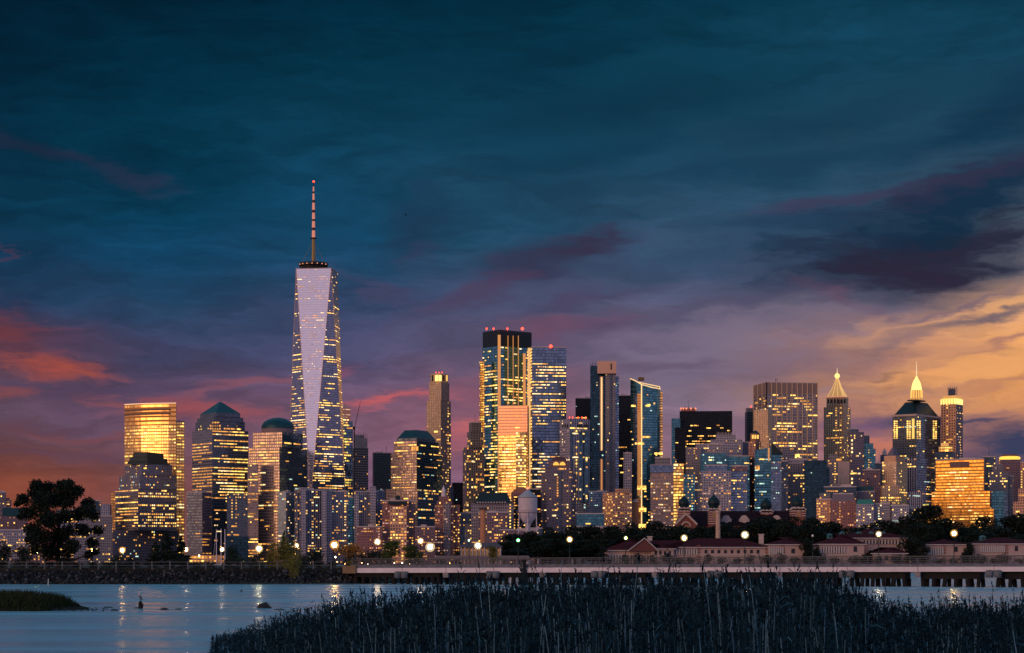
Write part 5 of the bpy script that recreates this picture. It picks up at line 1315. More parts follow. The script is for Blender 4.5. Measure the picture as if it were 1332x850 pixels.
def broadleaf(name, H, Rr, n, size, m, seed, cut=.25, cat='tree', shell=.45):
    rg = random.Random(seed); r_ = np.random.default_rng(seed)
    root = bpy.data.objects.new(name, None); COL.objects.link(root)
    lobes = []
    for k in range(13):
        a = rg.uniform(0, 6.28); rr = Rr * rg.uniform(.15, .72); z_ = H * rg.uniform(cut + .12, .86)
        top = 1 - abs(z_ / H - .55) * 1.1
        s_ = Rr * rg.uniform(.26, .46)
        lobes.append((rr * math.cos(a) * top, rr * math.sin(a) * top, z_, s_, s_, s_ * .75))
    lobes.append((0, 0, H * .6, Rr * .5, Rr * .5, H * .24))
    v, f = leaves(lobes, n, size, r_, shell)
    np_mesh('crown', v, f, [m], parent=root)
    limbs('trunk', H, lobes, H * .028, root, cut, rg=rg)
    return root
def conifer(name, H, Rr, n, size, m, seed):
    rg = random.Random(seed); r_ = np.random.default_rng(seed)
    root = bpy.data.objects.new(name, None); COL.objects.link(root)
    lobes = []
    for k in range(26):
        z_ = H * rg.uniform(.12, .97); rr = Rr * (1.02 - z_ / H) ; a = rg.uniform(0, 6.28)
        lobes.append((rr * .6 * math.cos(a), rr * .6 * math.sin(a), z_, rr * .5 + .12, rr * .5 + .12, H * .035))
    lobes.append((0, 0, H * .5, Rr * .22, Rr * .22, H * .45))
    v, f = leaves(lobes, n, size, r_); np_mesh('crown', v, f, [m], parent=root)
    mb = MB(); mb.bar((0, 0, -.3), (0, 0, H * .97), H * .018, r2=.02, n=6); mb.build('trunk', BARK, root)
    return root
def dup(src, loc, sc, rz, label, cat, group=None, m=None):
    r = src.copy(); COL.objects.link(r); r.location = loc; r.rotation_euler = (0, 0, rz); r.scale = sc
    for ch in src.children:
        c = ch.copy(); c.parent = r; COL.objects.link(c)
        if m and ch.name.startswith('crown'):
            c.data = ch.data.copy(); c.data.materials[0] = m
    return tag(r, label, cat, group)
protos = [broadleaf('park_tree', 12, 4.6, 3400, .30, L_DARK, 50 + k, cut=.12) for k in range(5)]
used = set()
def place_tree(k, px, ytop, d, hw, label, name=None, zb=2.8, group=None, m=None, protos_=None, H0=12, R0=4.4, cat='tree'):
    pl = protos_ or protos
    h = Z(ytop, d) - zb; src = pl[k % len(pl)]
    w = hw / F * d
    o_loc = (X(px, d), d, zb); sc = (w / R0, w / R0, h / H0 * 1.10); rz = rng.uniform(0, 6.28)
    if (id(src) not in used) and m is None:
        used.add(id(src)); src.location = o_loc; src.scale = sc; src.rotation_euler = (0, 0, rz); tag(src, label, cat, group); return src
    o = dup(src, o_loc, sc, rz, label, cat, group, m)
    if name: o.name = name
    return o
# the line of park trees on the island
row = [(655,704,0),(676,700,0),(697,694,0),(716,689,1),(736,687,0),(757,690,0),(778,690,1),(800,686,0),(822,683,0),(845,681,1),(868,684,0),(893,690,0),(912,689,1),(932,690,0),(950,685,0),(968,681,1),(988,679,0),(1007,677,0),(1028,675,1),(1048,676,0),(1068,679,0),(1090,685,1),(1112,688,0),(1134,686,0),(1156,680,1),(1180,670,2),(1207,664,2),(1229,676,1),(1252,682,0),(1272,675,0),(1294,682,1),(1316,675,0),(1338,674,0)]
for i, (px, y, k) in enumerate(row):
    place_tree(i, px, y - 3, 800 + (i * 37 % 50), 29 if k < 2 else 33, '%s tree from the left in the dark tree line behind the red roofs' % ORD[i], group='dark tree line on the island')
row2 = [(905,684),(926,686),(944,682),(962,682),(982,681),(1002,681),(1022,680),(1044,680),(1062,682),(888,692),(972,690),(1022,688),(1042,686),(668,712),(706,706),(727,700),(748,700),(770,702),(790,700),(833,696),(858,696),(1000,695),(1057,690),(1078,696),(1190,684),(1218,682),(1262,692),(1290,692),(1330,690)]
for i, (px, y) in enumerate(row2):
    d_ = 770 if px not in (1190, 1218) else 690
    place_tree(i + 2, px, y, 775 + (i * 13 % 15), 27, '%s lower tree from the left in front of the dark island tree line' % ORD[i], group='lower trees on the island')

for i, (px, y, hw) in enumerate(((783, 714, 9), (1052, 700, 12), (1062, 712, 9), (1130, 716, 9), (1186, 694, 17), (1198, 704, 14), (1262, 706, 9), (1256, 716, 8), (1000, 722, 6))):
    place_tree(i + 1, px, y, 712 if px != 1186 else 722, hw, '%s tree from the left standing between the red roofed island buildings' % ORD[i], group='trees between the island buildings')
# ------------------------------------------------------------------ domed hall
def hall_windows(root, org, x0, x1, z0, z1, n, d, w=.55, name='window', m=None, arch=False):
    m = m or mat('window_dark', (.02, .025, .035), .25, .2)
    st = (x1 - x0) / n
    for i in range(n):
        cx = x0 + (i + .5) * st; hw = st * w / 2
        mb = MB(); mb.box(cx - hw, cx + hw, d - .16, d + .04, z0, z1)
        if arch: mb.lathe(cx, d - .05, [(hw * .98, z1 - .2), (hw * .7, z1 + hw * .6), (0, z1 + hw)], 8)
        mb.build(name, m, root, org)
BRICKR = mat('hall_brick', (.20, .07, .06), .85, noise=.15, nscale=2); LIME = mat('limestone', (.50, .40, .40), .8, noise=.1, nscale=1)
REDROOF = mat('red_tile', (.060, .012, .018), .9, spec=.05, noise=.2, nscale=1.5)
d = 900
r = empty('domed_hall', (X(960, d), d, 2.7), 'long brick hall with green onion domes on four corner towers above the trees', 'hall')
org = r.location
mb = MB(); mb.box(X(884, d), X(1046, d), d, d + 34, 2.7, Z(684, d)); mb.build('wall', BRICKR, r, org)
rf = [(X(884, d), d - .6), (X(1046, d), d - .6), (X(1046, d), d + 34.6), (X(884, d), d + 34.6)]
rt = [(X(890, d), d + 13), (X(1040, d), d + 13), (X(1040, d), d + 20), (X(890, d), d + 20)]
mb = MB(); mb.prism(rf, Z(684, d) + .02, rt, Z(664, d)); mb.build('roof', mat('hall_roof', (.026, .010, .015), .9, spec=.05, noise=.2, nscale=1), r, org)
def dome_tower(px, ytip, yball, rb, ybase, w, yb2, dd):
    q = MB(); x = X(px, dd); hw = w / F * dd
    q.box(x - hw, x + hw, dd - hw, dd + hw, 2.7, Z(ybase + 3, dd)); tw = q.build('tower', BRICKR, r, org)
    q = MB()
    for yy in range(int(ybase) + 4, int(yb2), 3): q.box(x - hw - .12, x + hw + .12, dd - hw - .12, dd + hw, Z(yy + 1, dd), Z(yy, dd))
    q.box(x - hw - .4, x + hw + .4, dd - hw - .4, dd + hw, Z(ybase + 3, dd), Z(ybase + 1.2, dd))
    for e in (-.62, 0, .62): q.bar((x + e * hw, dd - hw - .4, Z(ybase + 1.6, dd)), (x + e * hw, dd + hw, Z(ybase + 1.6, dd)), hw * .34, n=10)
    q.build('tower_trim', LIME, r, org)
    q = MB(); q.lathe(x, dd - hw - .25, [(0, 0)], 3) if False else None
    q.box(x - hw * .3, x + hw * .3, dd - hw - .2, dd - hw + .1, Z(ybase + 12, dd), Z(ybase + 5, dd)); q.build('window', mat('window_glow_dim', (.35, .2, .12), .5), r, org)
    rr = rb / F * dd; zc = Z(yball, dd)
    pr = [(rr * .72, Z(ybase + 1, dd))] + [(rr * math.cos(a), zc + rr * math.sin(a)) for a in [math.radians(t_) for t_ in (-40, -20, 0, 20, 40, 58)]] + [(rr * .25, zc + rr * 1.08), (rr * .12, zc + rr * 1.3), (0.03, Z(ytip, dd))]
    q = MB(); q.lathe(x, dd, pr, 18); dm = q.build('dome', mat('dome_green', (.007, .026, .036), .5, .2), r, org)
dome_tower(889.5, 640, 654.5, 7.2, 661, 7.5, 676, 897); dome_tower(928.5, 638, 654, 7.8, 662, 7.0, 682, 893)
dome_tower(996.5, 647, 657.5, 7.6, 664, 7.5, 670, 912); dome_tower(1037.5, 643, 655.5, 7.6, 661, 9, 673, 897)
# gable front at the left
x0, x1, dd = X(879, 890), X(906, 890), 890
mb = MB(); xm = (x0 + x1) / 2
mb.box(x0, x1, dd, dd + 6, 2.7, Z(682, dd)); mb.face([(x0, dd, Z(682, dd)), (x1, dd, Z(682, dd)), (xm, dd, Z(669, dd))]); mb.face([(x1, dd + 6, Z(682, dd)), (x0, dd + 6, Z(682, dd)), (xm, dd + 6, Z(669, dd))])
mb.face([(x0, dd, Z(682, dd)), (xm, dd, Z(669, dd)), (xm, dd + 6, Z(669, dd)), (x0, dd + 6, Z(682, dd))]); mb.face([(xm, dd, Z(669, dd)), (x1, dd, Z(682, dd)), (x1, dd + 6, Z(682, dd)), (xm, dd + 6, Z(669, dd))])
mb.build('gable', BRICKR, r, org)
mb = MB(); mb.bar((x0 - .3, dd - .3, Z(682.5, dd)), (xm, dd - .3, Z(668.5, dd)), .55, n=4); mb.bar((xm, dd - .3, Z(668.5, dd)), (x1 + .3, dd - .3, Z(682.5, dd)), .55, n=4)
for q in range(10):
    a0, a1 = math.pi * q / 10, math.pi * (q + 1) / 10; R_ = 1.9; zc = Z(685, dd)
    mb.bar((xm + R_ * math.cos(a0), dd - .2, zc + R_ * math.sin(a0)), (xm + R_ * math.cos(a1), dd - .2, zc + R_ * math.sin(a1)), .38, n=4)
mb.build('gable_trim', LIME, r, org)
mb = MB(); mb.box(xm - 1.6, xm + 1.6, dd - .2, dd - .02, 2.7, Z(684.5, dd)); mb.build('arch_window', mat('window_glow_dim', (.35, .2, .12), .5), r, org)
for px in (945, 968, 1010):
    mb = MB(); x = X(px, 899); mb.box(x - 2.2, x + 2.2, 898.6, 900, Z(679, 899), Z(675, 899)); mb.bar((x, 898.4, Z(675.5, 899)), (x, 901, Z(675.5, 899)), 1.7, n=12); mb.build('dormer', LIME, r, org)
# smokestack, brick chimney, white water tower
d = 760
r = empty('smokestack', (X(934, d), d, 2.7), 'tall tapering tan smokestack rising behind the long white shed', 'smokestack'); mb = MB()
mb.lathe(X(934, d), d, [(1.05, 2.7), (.78, Z(668, d)), (.95, Z(667, d)), (.95, Z(664, d)), (.6, Z(664, d))], 14, sm=False); mb.build('shaft', mat('stack_tan', (.52, .36, .30), .8, noise=.15, nscale=1), r, r.location)
mb = MB(); mb.lathe(X(934, d), d, [(.5, Z(664, d)), (.5, Z(663, d)), (0, Z(663, d))], 12); mb.build('flue', DARKSTEEL, r, r.location)
d = 1250
r = empty('brick_chimney', (X(628.5, d), d, 2.0), 'thick orange brown brick chimney left of the white water tower', 'chimney'); mb = MB()
mb.lathe(X(628.5, d), d, [(2.1, 2), (1.55, Z(665, d)), (1.8, Z(664.5, d)), (1.8, Z(662, d))], 14, sm=False); mb.build('shaft', mat('chimney_brick', (.46, .20, .12), .8, noise=.15, nscale=.5), r, r.location)  # floodlit orange tone put into the brick colour
mb = MB()
for a in range(10): mb.bar((X(628.5, d) + 1.9 * math.cos(a * .628), d + 1.9 * math.sin(a * .628), Z(663.5, d)), (X(628.5, d) + 2.1 * math.cos(a * .628), d + 2.1 * math.sin(a * .628), Z(661, d)), .3)
mb.lathe(X(628.5, d), d, [(1.8, Z(662, d)), (1.2, Z(661, d)), (0, Z(661, d))], 12); mb.build('crown_ring', DARKSTEEL, r, r.location)
land('pier_ground', [(X(560, 1200), 1200), (X(600, 1200), 1200), (X(720, 1200), 1200), (X(720, 1200), 1400), (X(560, 1200), 1400)], 2.0)
d = 1200
x = X(686.5, d); WT = mat('tower_white', (.52, .44, .50), .55, noise=.1, nscale=.3)
r = empty('water_tower', (x, d, 2.0), 'white water tower with a conical roof and round bottomed tank on legs', 'water tower'); org = r.location
Rt = 12.3 / F * d; zz = lambda y: Z(y, d)
mb = MB(); mb.lathe(x, d, [(.9, zz(681.5)), (Rt * .35, zz(680.6)), (Rt * .62, zz(677.5)), (Rt * .86, zz(673)), (Rt * .97, zz(668.5)), (Rt, zz(665)), (Rt, zz(648))], 28); mb.build('tank', WT, r, org)
mb = MB(); mb.lathe(x, d, [(Rt * 1.05, zz(647.4)), (Rt * 1.05, zz(646.8)), (.5, zz(637)), (0, zz(636.5))], 28); mb.build('roof', mat('tower_roof', (.30, .34, .42), .5), r, org)
mb = MB(); mb.lathe(x, d, [(Rt * 1.02, zz(667)), (Rt * 1.18, zz(667)), (Rt * 1.18, zz(666.5)), (Rt * 1.02, zz(666.5))], 28)
for q in range(28): a = q * .2244; mb.bar((x + Rt * 1.17 * math.cos(a), d + Rt * 1.17 * math.sin(a), zz(666.5)), (x + Rt * 1.17 * math.cos(a), d + Rt * 1.17 * math.sin(a), zz(664)), .06, n=4)
mb.lathe(x, d, [(Rt * 1.19, zz(664.2)), (Rt * 1.19, zz(663.9))], 28); mb.build('walkway', mat('walkway_grey', (.25, .22, .27), .6), r, org)
mb = MB(); mb.lathe(x, d, [(1.6, 2), (1.5, zz(683)), (2.0, zz(681))], 14); mb.build('riser_pipe', WT, r, org)
for q in range(6):
    a = q * math.pi / 3 + .5; c_, s_ = math.cos(a), math.sin(a); mb = MB()
    mb.bar((x + 7.2 * c_, d + 7.2 * s_, 2), (x + Rt * 1.02 * c_, d + Rt * 1.02 * s_, zz(667)), .32, n=6); mb.build('leg', WT, r, org)
mb = MB()
for q in range(6):
    a = q * math.pi / 3 + .5; e = a + math.pi / 3
    for (z1_, r1_) in ((zz(691), 6.4),): mb.bar((x + r1_ * math.cos(a), d + r1_ * math.sin(a), z1_), (x + r1_ * math.cos(e), d + r1_ * math.sin(e), z1_), .15, n=4)
    mb.bar((x + 6.4 * math.cos(a), d + 6.4 * math.sin(a), zz(691)), (x + 5.6 * math.cos(e), d + 5.6 * math.sin(e), zz(668)), .08, n=4)
mb.build('brace', WT, r, org)
mb = MB(); mb.ball((x, d, zz(635)), .7, 8); mb.bar((x, d, zz(636.6)), (x, d, zz(635.4)), .2); mb.build('beacon', glow('beacon_soft', (1, .2, .1), 2.0), r, org)

# ------------------------------------------------------------------ island sheds with red roofs
PINK = mat('shed_wall', (.44, .32, .32), .85, noise=.12, nscale=1.2); TRIM = mat('white_trim', (.46, .41, .43), .6)
def shed(label, x0, x1, yr, ye, d, depth, wins=0, wx=None, wy=(715, 720), cols=None, hip=.5, quoin=(), chimneys=(), dorm=(), wall=None, wide=.5, yb=None):
    zb = 2.7 if yb is None else Z(yb, d)
    r = empty('island_shed', (X((x0 + x1) / 2, d), d, zb), label, 'building', 'red roofed island buildings'); org = r.location
    a, b_ = X(x0, d), X(x1, d); ze, zr = Z(ye, d), Z(yr, d)
    mb = MB(); mb.box(a, b_, d, d + depth, zb, ze); mb.build('wall', wall or PINK, r, org)
    ov = .9; e0 = [(a - ov, d - ov), (b_ + ov, d - ov), (b_ + ov, d + depth + ov), (a - ov, d + depth + ov)]
    hw = depth / 2 * (hip * 2); e1 = [(a + hw, d + depth / 2 - .1), (b_ - hw, d + depth / 2 - .1), (b_ - hw, d + depth / 2 + .1), (a + hw, d + depth / 2 + .1)]
    mb = MB(); mb.prism(e0, ze + .35, e1, zr); rf = mb.build('roof', REDROOF, r, org)
    mb = MB(); mb.prism(e0, ze + .02, e0, ze + .33); mb.build('eave', TRIM, r, org)
    for c in chimneys:
        mb = MB(); mb.box(X(c, d) - .8, X(c, d) + .8, d + depth / 2 - .6, d + depth / 2 + .8, zr - 2.5, zr + 1.2); mb.box(X(c, d) - 1.0, X(c, d) + 1.0, d + depth / 2 - .8, d + depth / 2 + 1.0, zr + 1.2, zr + 1.5); mb.build('chimney', LIME, r, org)
    for c in dorm:
        xx = X(c[0], d); z_ = Z(c[1], d); u = (z_ - ze) / (zr - ze); yy = d - ov + u * (depth / 2 + ov) - 1.3
        mb = MB(); mb.box(xx - .8, xx + .8, yy, yy + 3, z_ - 1.0, z_ + .3); mb.face([(xx - 1.0, yy - .2, z_ + .3), (xx + 1.0, yy - .2, z_ + .3), (xx, yy - .2, z_ + .85)]); mb.face([(xx - 1.0, yy - .2, z_ + .3), (xx, yy - .2, z_ + .85), (xx, yy + 3.4, z_ + .85), (xx - 1.0, yy + 3.4, z_ + .3)]); mb.face([(xx, yy - .2, z_ + .85), (xx + 1.0, yy - .2, z_ + .3), (xx + 1.0, yy + 3.4, z_ + .3), (xx, yy + 3.4, z_ + .85)])
        dm = mb.build('dormer', mat('dormer_teal', (.05, .17, .20), .5), r, org)
        mb = MB(); mb.box(xx - .5, xx + .5, yy - .06, yy - .01, z_ - .7, z_ + .15); mb.build('window', mat('window_dark', (.02, .025, .035), .25, .2), dm, org)
    if wins: hall_windows(r, org, X(wx[0], d), X(wx[1], d), Z(wy[1], d), Z(wy[0], d), wins, d, wide)
    if cols:
        for (ca, cb, n, ya, yb_) in cols:
            mb = MB(); mb.box(X(ca, d), X(cb, d), d - .12, d + .02, Z(yb_, d), Z(ya, d)); mb.build('loggia', mat('loggia_shade', (.06, .045, .05), .8), r, org)  # dark panel stands in for the shaded recess behind the columns
            for i in range(n + 1):
                xx = X(ca, d) + (X(cb, d) - X(ca, d)) * i / n; mb = MB(); mb.box(xx - .28, xx + .28, d - .45, d - .13, Z(yb_, d), Z(ya, d)); mb.build('column', TRIM, r, org)
    for qx in quoin:
        mb = MB()
        for i in range(12): mb.box(X(qx, d) - .7, X(qx, d) + .7, d - .1, d + .1, zb + i * .62, zb + i * .62 + .32)
        mb.build('quoin', mat('hall_brick', (.28, .10, .075), .85), r, org)
    mb = MB(); mb.box(a - .1, b_ + .1, d - .14, d - .01, zb + 3.6, zb + 3.85); mb.build('string_course', TRIM, r, org)
    return r, org
D0 = 716
r, org = shed('red roofed shed with a white edged gable, leftmost of the island buildings', 788, 850, 701, 717, D0, 16, wins=0, hip=.6, cols=[(790, 848, 16, 722, 733)])
d = D0 - 3
mb = MB(); a, b_, m_ = X(818, d), X(855, d), X(838.5, d); zg, zt_ = Z(717, d), Z(701.5, d)
mb.face([(a, d, zg), (b_, d, zg), (m_, d, zt_)]); mb.face([(a - .4, d - .3, zg), (m_, d - .3, zt_ + .3), (m_, d + 9, zt_ + .3), (a - .4, d + 9, zg)], 1); mb.face([(m_, d - .3, zt_ + .3), (b_ + .4, d - .3, zg), (b_ + .4, d + 9, zg), (m_, d + 9, zt_ + .3)], 1)
mb.build('gable', [mat('gable_brick', (.14, .05, .05), .9), REDROOF], r, org)
mb = MB(); mb.bar((a - .4, d - .4, zg), (m_, d - .4, zt_ + .35), .22, n=4); mb.bar((m_, d - .4, zt_ + .35), (b_ + .4, d - .4, zg), .22, n=4); mb.build('gable_trim', TRIM, r, org)
shed('small hip roofed pavilion with pale vent between the gabled shed and the long white shed', 847, 876, 703, 715, D0 - 2, 14, wins=4, wx=(850, 874), wy=(717, 722), hip=.9, chimneys=(847,))
shed('long pale pink shed with a row of dark windows under two bright lamps', 874, 999, 700, 713, D0, 17, wins=9, wx=(914, 990), wy=(715.5, 720), cols=[(877, 906, 9, 714.5, 722)], quoin=(909, 998), hip=.55, chimneys=(994,), wide=.42)
shed('pink hip roofed shed with one window left of the unlit lamp post', 999, 1046, 699, 709.5, D0 - 1, 16, wins=1, wx=(1027, 1036), wy=(714, 720), cols=[(1001, 1018, 6, 712, 722)], hip=.55, quoin=(1018.5,))
shed('big two storey red roofed house with teal dormers behind the lamp', 1098, 1180, 687.5, 701, D0 + 14, 22, hip=.5, cols=[(1122, 1172, 12, 703, 708)], dorm=((1098, 694.5), (1120, 694.5), (1136, 694.5), (1151, 694.5)))
shed('lower hip roofed wing with a dark square window before the dormered house', 1066, 1124, 695, 709, D0 - 2, 16, wins=1, wx=(1108, 1117), wy=(711, 718), cols=[(1068, 1098, 9, 711, 720)], hip=.6, dorm=((1083, 697),), quoin=(1127,))
shed('small porch like shed with a dark red roof between the two larger wings', 1136, 1178, 712, 721, D0 - 6, 9, wins=4, wx=(1140, 1174), wy=(723, 729), hip=.9)
shed('pink shed with striped corners under the golden lamp, third wing from the right edge', 1205, 1258, 701, 709.5, D0, 15, wins=1, wx=(1238, 1248), wy=(711.5, 718), cols=[(1208, 1226, 6, 712, 722)], quoin=(1228,), hip=.55)
shed('red roofed wing with a long loggia at the right edge of the photo', 1268, 1350, 699, 708.5, D0 - 1, 17, wins=1, wx=(1318, 1326), wy=(710.5, 717), cols=[(1276, 1306, 11, 710, 719)], quoin=(1309,), hip=.55, dorm=((1285, 699.5),))
# ferry canopy and small pavilions left of the trees
d = 720
r = empty('pier_canopy', (X(630, d), d, 2.7), 'long low brown roofed pier canopy on thin posts behind the footbridge', 'canopy'); org = r.location
mb = MB(); mb.prism([(X(565, d), d), (X(690, d), d), (X(690, d), d + 9), (X(565, d), d + 9)], Z(728, d), [(X(567, d), d + 3), (X(688, d), d + 3), (X(688, d), d + 6), (X(567, d), d + 6)], Z(723, d)); mb.build('roof', mat('canopy_roof', (.22, .12, .11), .8), r, org)
for i in range(26): mb = MB(); xx = X(567 + i * 4.8, d); mb.bar((xx, d + .5, 2.2), (xx, d + .5, Z(728, d) + .02), .14, n=5); mb.build('post', STEEL, r, org)
land('ferry_pier', [(X(560, d), d - 2), (X(720, d), d - 2), (X(720, d), d + 60), (X(560, d), d + 60)], 2.4, -1)
d = 755
r = empty('pavilion', (X(626, d), d, 2.4), 'small hip roofed pavilion with lit columns right of the starlike lamp', 'building'); org = r.location
mb = MB(); mb.box(X(599, d), X(652, d), d, d + 9, 2.4, Z(712, d)); mb.build('wall', mat('pavilion_wall', (.42, .28, .22), .8), r, org)
p0 = [(X(596, d), d - 1), (X(655, d), d - 1), (X(655, d), d + 10), (X(596, d), d + 10)]; p1 = [(X(606, d), d + 4), (X(645, d), d + 4), (X(645, d), d + 5), (X(606, d), d + 5)]
mb = MB(); mb.prism(p0, Z(712, d) + .02, p1, Z(706, d)); mb.build('roof', mat('pav_roof', (.10, .07, .09), .8), r, org)
for i in range(11): mb = MB(); xx = X(600 + i * 5.1, d - .4); mb.bar((xx, d - .4, 2.4), (xx, d - .4, Z(712, d)), .3, n=8); mb.build('column', TRIM, r, org)
hall_windows(r, org, X(600, d), X(651, d), Z(723, d), Z(715, d), 10, d, .45, 'window', WIN['D'])
d = 860
b = empty('low_building', (X(768, d), d, 2.7), 'low flat white roofed building among the trees under the tan balcony block', 'building'); mb = MB(); mb.box(X(745, d), X(798, d), d, d + 18, 2.7, Z(687.5, d)); mb.build('wall', mat('pale_wall', (.40, .36, .42), .8), b, b.location)
mb = MB(); mb.box(X(744, d), X(799, d), d - .8, d + 18.8, Z(687.5, d) + .02, Z(684.5, d)); mb.build('roof', mat('pale_roof', (.45, .38, .45), .7), b, b.location)
# glowing winter hall and yacht masts across the river, left
b = Bld('waterfront_hall', 'low waterfront hall glowing orange at the foot of the towers', 2600, 268, cat='building')
b.box('hall', 246, None, 292, 722.5, style='tan', d=2598, lit=Lit('cells', .75, 'A6 Y2 D2', h=.6, w=.7), cw=5, ch=5, depth=15); b.last = b.last; b.done()
for i, (px, yt, lean) in enumerate(((281.5, 688.5, 1.6), (287.6, 688, 0), (292.6, 688.5, 0))):
    d = 1900; H_ = Z(yt, d)
    r = empty('sailing_yacht', (X(px, d), d, 0), ['yacht mast with a slanting stay', 'tallest pale yacht mast', 'right hand pale yacht mast'][i] + ' of three beside the glowing waterfront hall', 'sailing yacht', 'yachts moored by the waterfront'); org = r.location
    mb = MB(); hull = [(-9, 0), (0, -2.3), (9, -1.2), (11, 0), (9, 1.2), (0, 2.3)]; k_ = [(X(px, d) + x_, d + y_) for x_, y_ in hull]; hl = [(X(px, d) + x_ * .9, d + y_ * .7) for x_, y_ in hull]
    mb.prism(hl, -.4, k_, 1.6); mb.build('hull', mat('hull_white', (.6, .6, .62), .4), r, org)
    mb = MB(); mb.bar((X(px, d), d, 1.5), (X(px, d), d, H_), .42, r2=.3, n=6); mb.build('mast', mat('mast_white', (.7, .6, .68), .4), r, org)
    mb = MB(); mb.bar((X(px, d), d, H_ * .97), (X(px - 5 if lean else px, d), d - .2, 1.6), .12, n=4); mb.bar((X(px, d), d, 2.8), (X(px, d) - 6, d, 2.8), .2, n=5); mb.build('boom', mat('mast_white', (.7, .6, .68), .4), r, org)

# ------------------------------------------------------------------ footbridge
Ab = Vector((-19.7, 367)); Bb = Vector((76.0, 323)); uB = (Bb - Ab).normalized(); wB = Vector((-uB.y, uB.x))
def sb(px): k = (px - 666) / F; return (367 * k + 19.7) / (95.7 + 44 * k)
def bpt(px, off=0.0):
    p = Ab + (Bb - Ab) * sb(px); return p + wB * off
r = empty('footbridge', (*bpt(470), 0), 'long low concrete footbridge on dark piles crossing the channel to the island', 'bridge'); org = r.location
def bbox(mb, pa, pb, o0, o1, za, zb_, za2=None, zb2=None):
    """box between two stations; z may slope"""
    za2 = za if za2 is None else za2; zb2 = zb_ if zb2 is None else zb2
    q = [bpt(pa, o0), bpt(pb, o0), bpt(pb, o1), bpt(pa, o1)]
    lo = [za, za2, za2, za]; hi = [zb_, zb2, zb2, zb_]
    for i in range(4):
        j = (i + 1) % 4; mb.face([(*q[i], lo[i]), (*q[j], lo[j]), (*q[j], hi[j]), (*q[i], hi[i])])
    mb.face([(*q[i], hi[i]) for i in range(4)]); mb.face([(*q[i], lo[i]) for i in (3, 2, 1, 0)])
zg0 = lambda px: 2.03 + .42 * sb(px); zg1 = lambda px: 2.9 + .32 * sb(px); zc = lambda px: 3.5 + .22 * sb(px); zr = lambda px: 4.55 + .36 * sb(px)
CONC = mat('bridge_concrete', (.66, .58, .64), .75, noise=.15, nscale=.5); GREYC = mat('kerb_concrete', (.12, .125, .16), .8, noise=.35, nscale=1.5)
TIMB = mat('dark_timber', (.012, .012, .014), .9, noise=.3, nscale=1)
joints = [455, 523, 580, 642, 706, 779, 852, 930, 1014, 1102, 1194, 1293, 1398]
for pa, pb in zip(joints[:-1], joints[1:]):
    mb = MB(); g = .35; bbox(mb, pa + g, pb - g, 0, .5, zg0(pa), zg1(pa), zg0(pb), zg1(pb)); mb.build('girder', CONC, r, org)
    mb = MB(); bbox(mb, pa + .1, pb - .1, .15, 5.2, zg1(pa) + .02, zc(pa), zg1(pb) + .02, zc(pb)); mb.build('deck', GREYC, r, org)
    mb = MB(); w = pb - pa
    bbox(mb, pa + 2, pa + w * .80, .9, 4.6, 1.25, zg0(pa) - .01, 1.25, zg0(pb) - .01); mb.build('pile_cap', TIMB, r, org)
    n_ = 6
    for i in range(n_):
        px = pa + 4 + (w * .78 - 4) * i / (n_ - 1)
        for off in (1.2, 4.2):
            mb = MB(); p = bpt(px, off); lean_ = uB * rng.uniform(-.25, .25)
            mb.bar((*(p + lean_), -.8), (*p, 1.25), .36 + rng.uniform(-.04, .06), n=8); mb.build('pile', TIMB, r, org)
for i, px in enumerate(joints):
    if i % 2:   # rounded twin fender blocks
        for e in (-1, 1):
            mb = MB(); p = bpt(px + e * 4.2 * (1 + .3 * sb(px)), -.35); z0_, z1_ = zg0(px) - .95, zg0(px) + .22
            mb.lathe(p.x, p.y, [(0, z0_), (.62, z0_), (.66, z1_ - .2), (.5, z1_), (0, z1_ + .05)], 12); mb.build('fender', mat('fender_grey', (.13, .14, .16), .8, noise=.3, nscale=2), r, org)
    elif i:
        mb = MB(); bbox(mb, px - 3.4, px + 3.4, -.25, .4, zg0(px) - .85, zg0(px) - .01); mb.build('bearing_block', mat('bearing_grey', (.22, .20, .22), .8), r, org)
RAIL = mat('rail_dark', (.05, .06, .08), .5, .4); RAILP = mat('rail_pale', (.09, .09, .115), .6)
for pa, pb in zip(joints[:-1], joints[1:]):
    for off in (.3, 5.0):
        mb = MB()
        for (f_, t_) in ((1, .10), (.72, .05), (.44, .05), (.18, .05)):
            a_ = (*bpt(pa, off), zc(pa) + (zr(pa) - zc(pa)) * f_); c_ = (*bpt(pb, off), zc(pb) + (zr(pb) - zc(pb)) * f_); mb.bar(a_, c_, t_, n=4)
        mb.build('rail', RAIL, r, org)
nposts = 0
L_ = (Bb - Ab).length
k = 0; s_ = sb(458)
while s_ < 1.2 and k < 100:
    p = Ab + (Bb - Ab) * s_ + wB * .22; z_ = 3.5 + .22 * s_; z1_ = 4.55 + .36 * s_
    mb = MB(); mb.box(p.x - .045, p.x + .045, p.y - .06, p.y + .06, z_, z1_ - .03); mb.bar((p.x, p.y, z_ + .5), (p.x - .22, p.y - .05, z_), .035, n=4); mb.build('rail_post', RAILP, r, org)
    s_ += 1.38 / L_; k += 1
mb = MB()
for i in range(420):
    s_ = sb(458) + i * .34 / L_
    if s_ > 1.22: break
    p = Ab + (Bb - Ab) * s_ + wB * 5.0; mb.bar((p.x, p.y, 3.5 + .22 * s_), (p.x, p.y, 4.5 + .36 * s_), .022, n=3, caps=False)
tag(mb.build('baluster', RAILP, r, org), kind='stuff')
mb = MB(); bbox(mb, 447, 464, -.4, 5.4, 1.9, 3.25); mb.build('abutment', mat('abutment_tan', (.20, .13, .08), .85, noise=.2, nscale=1), r, org)
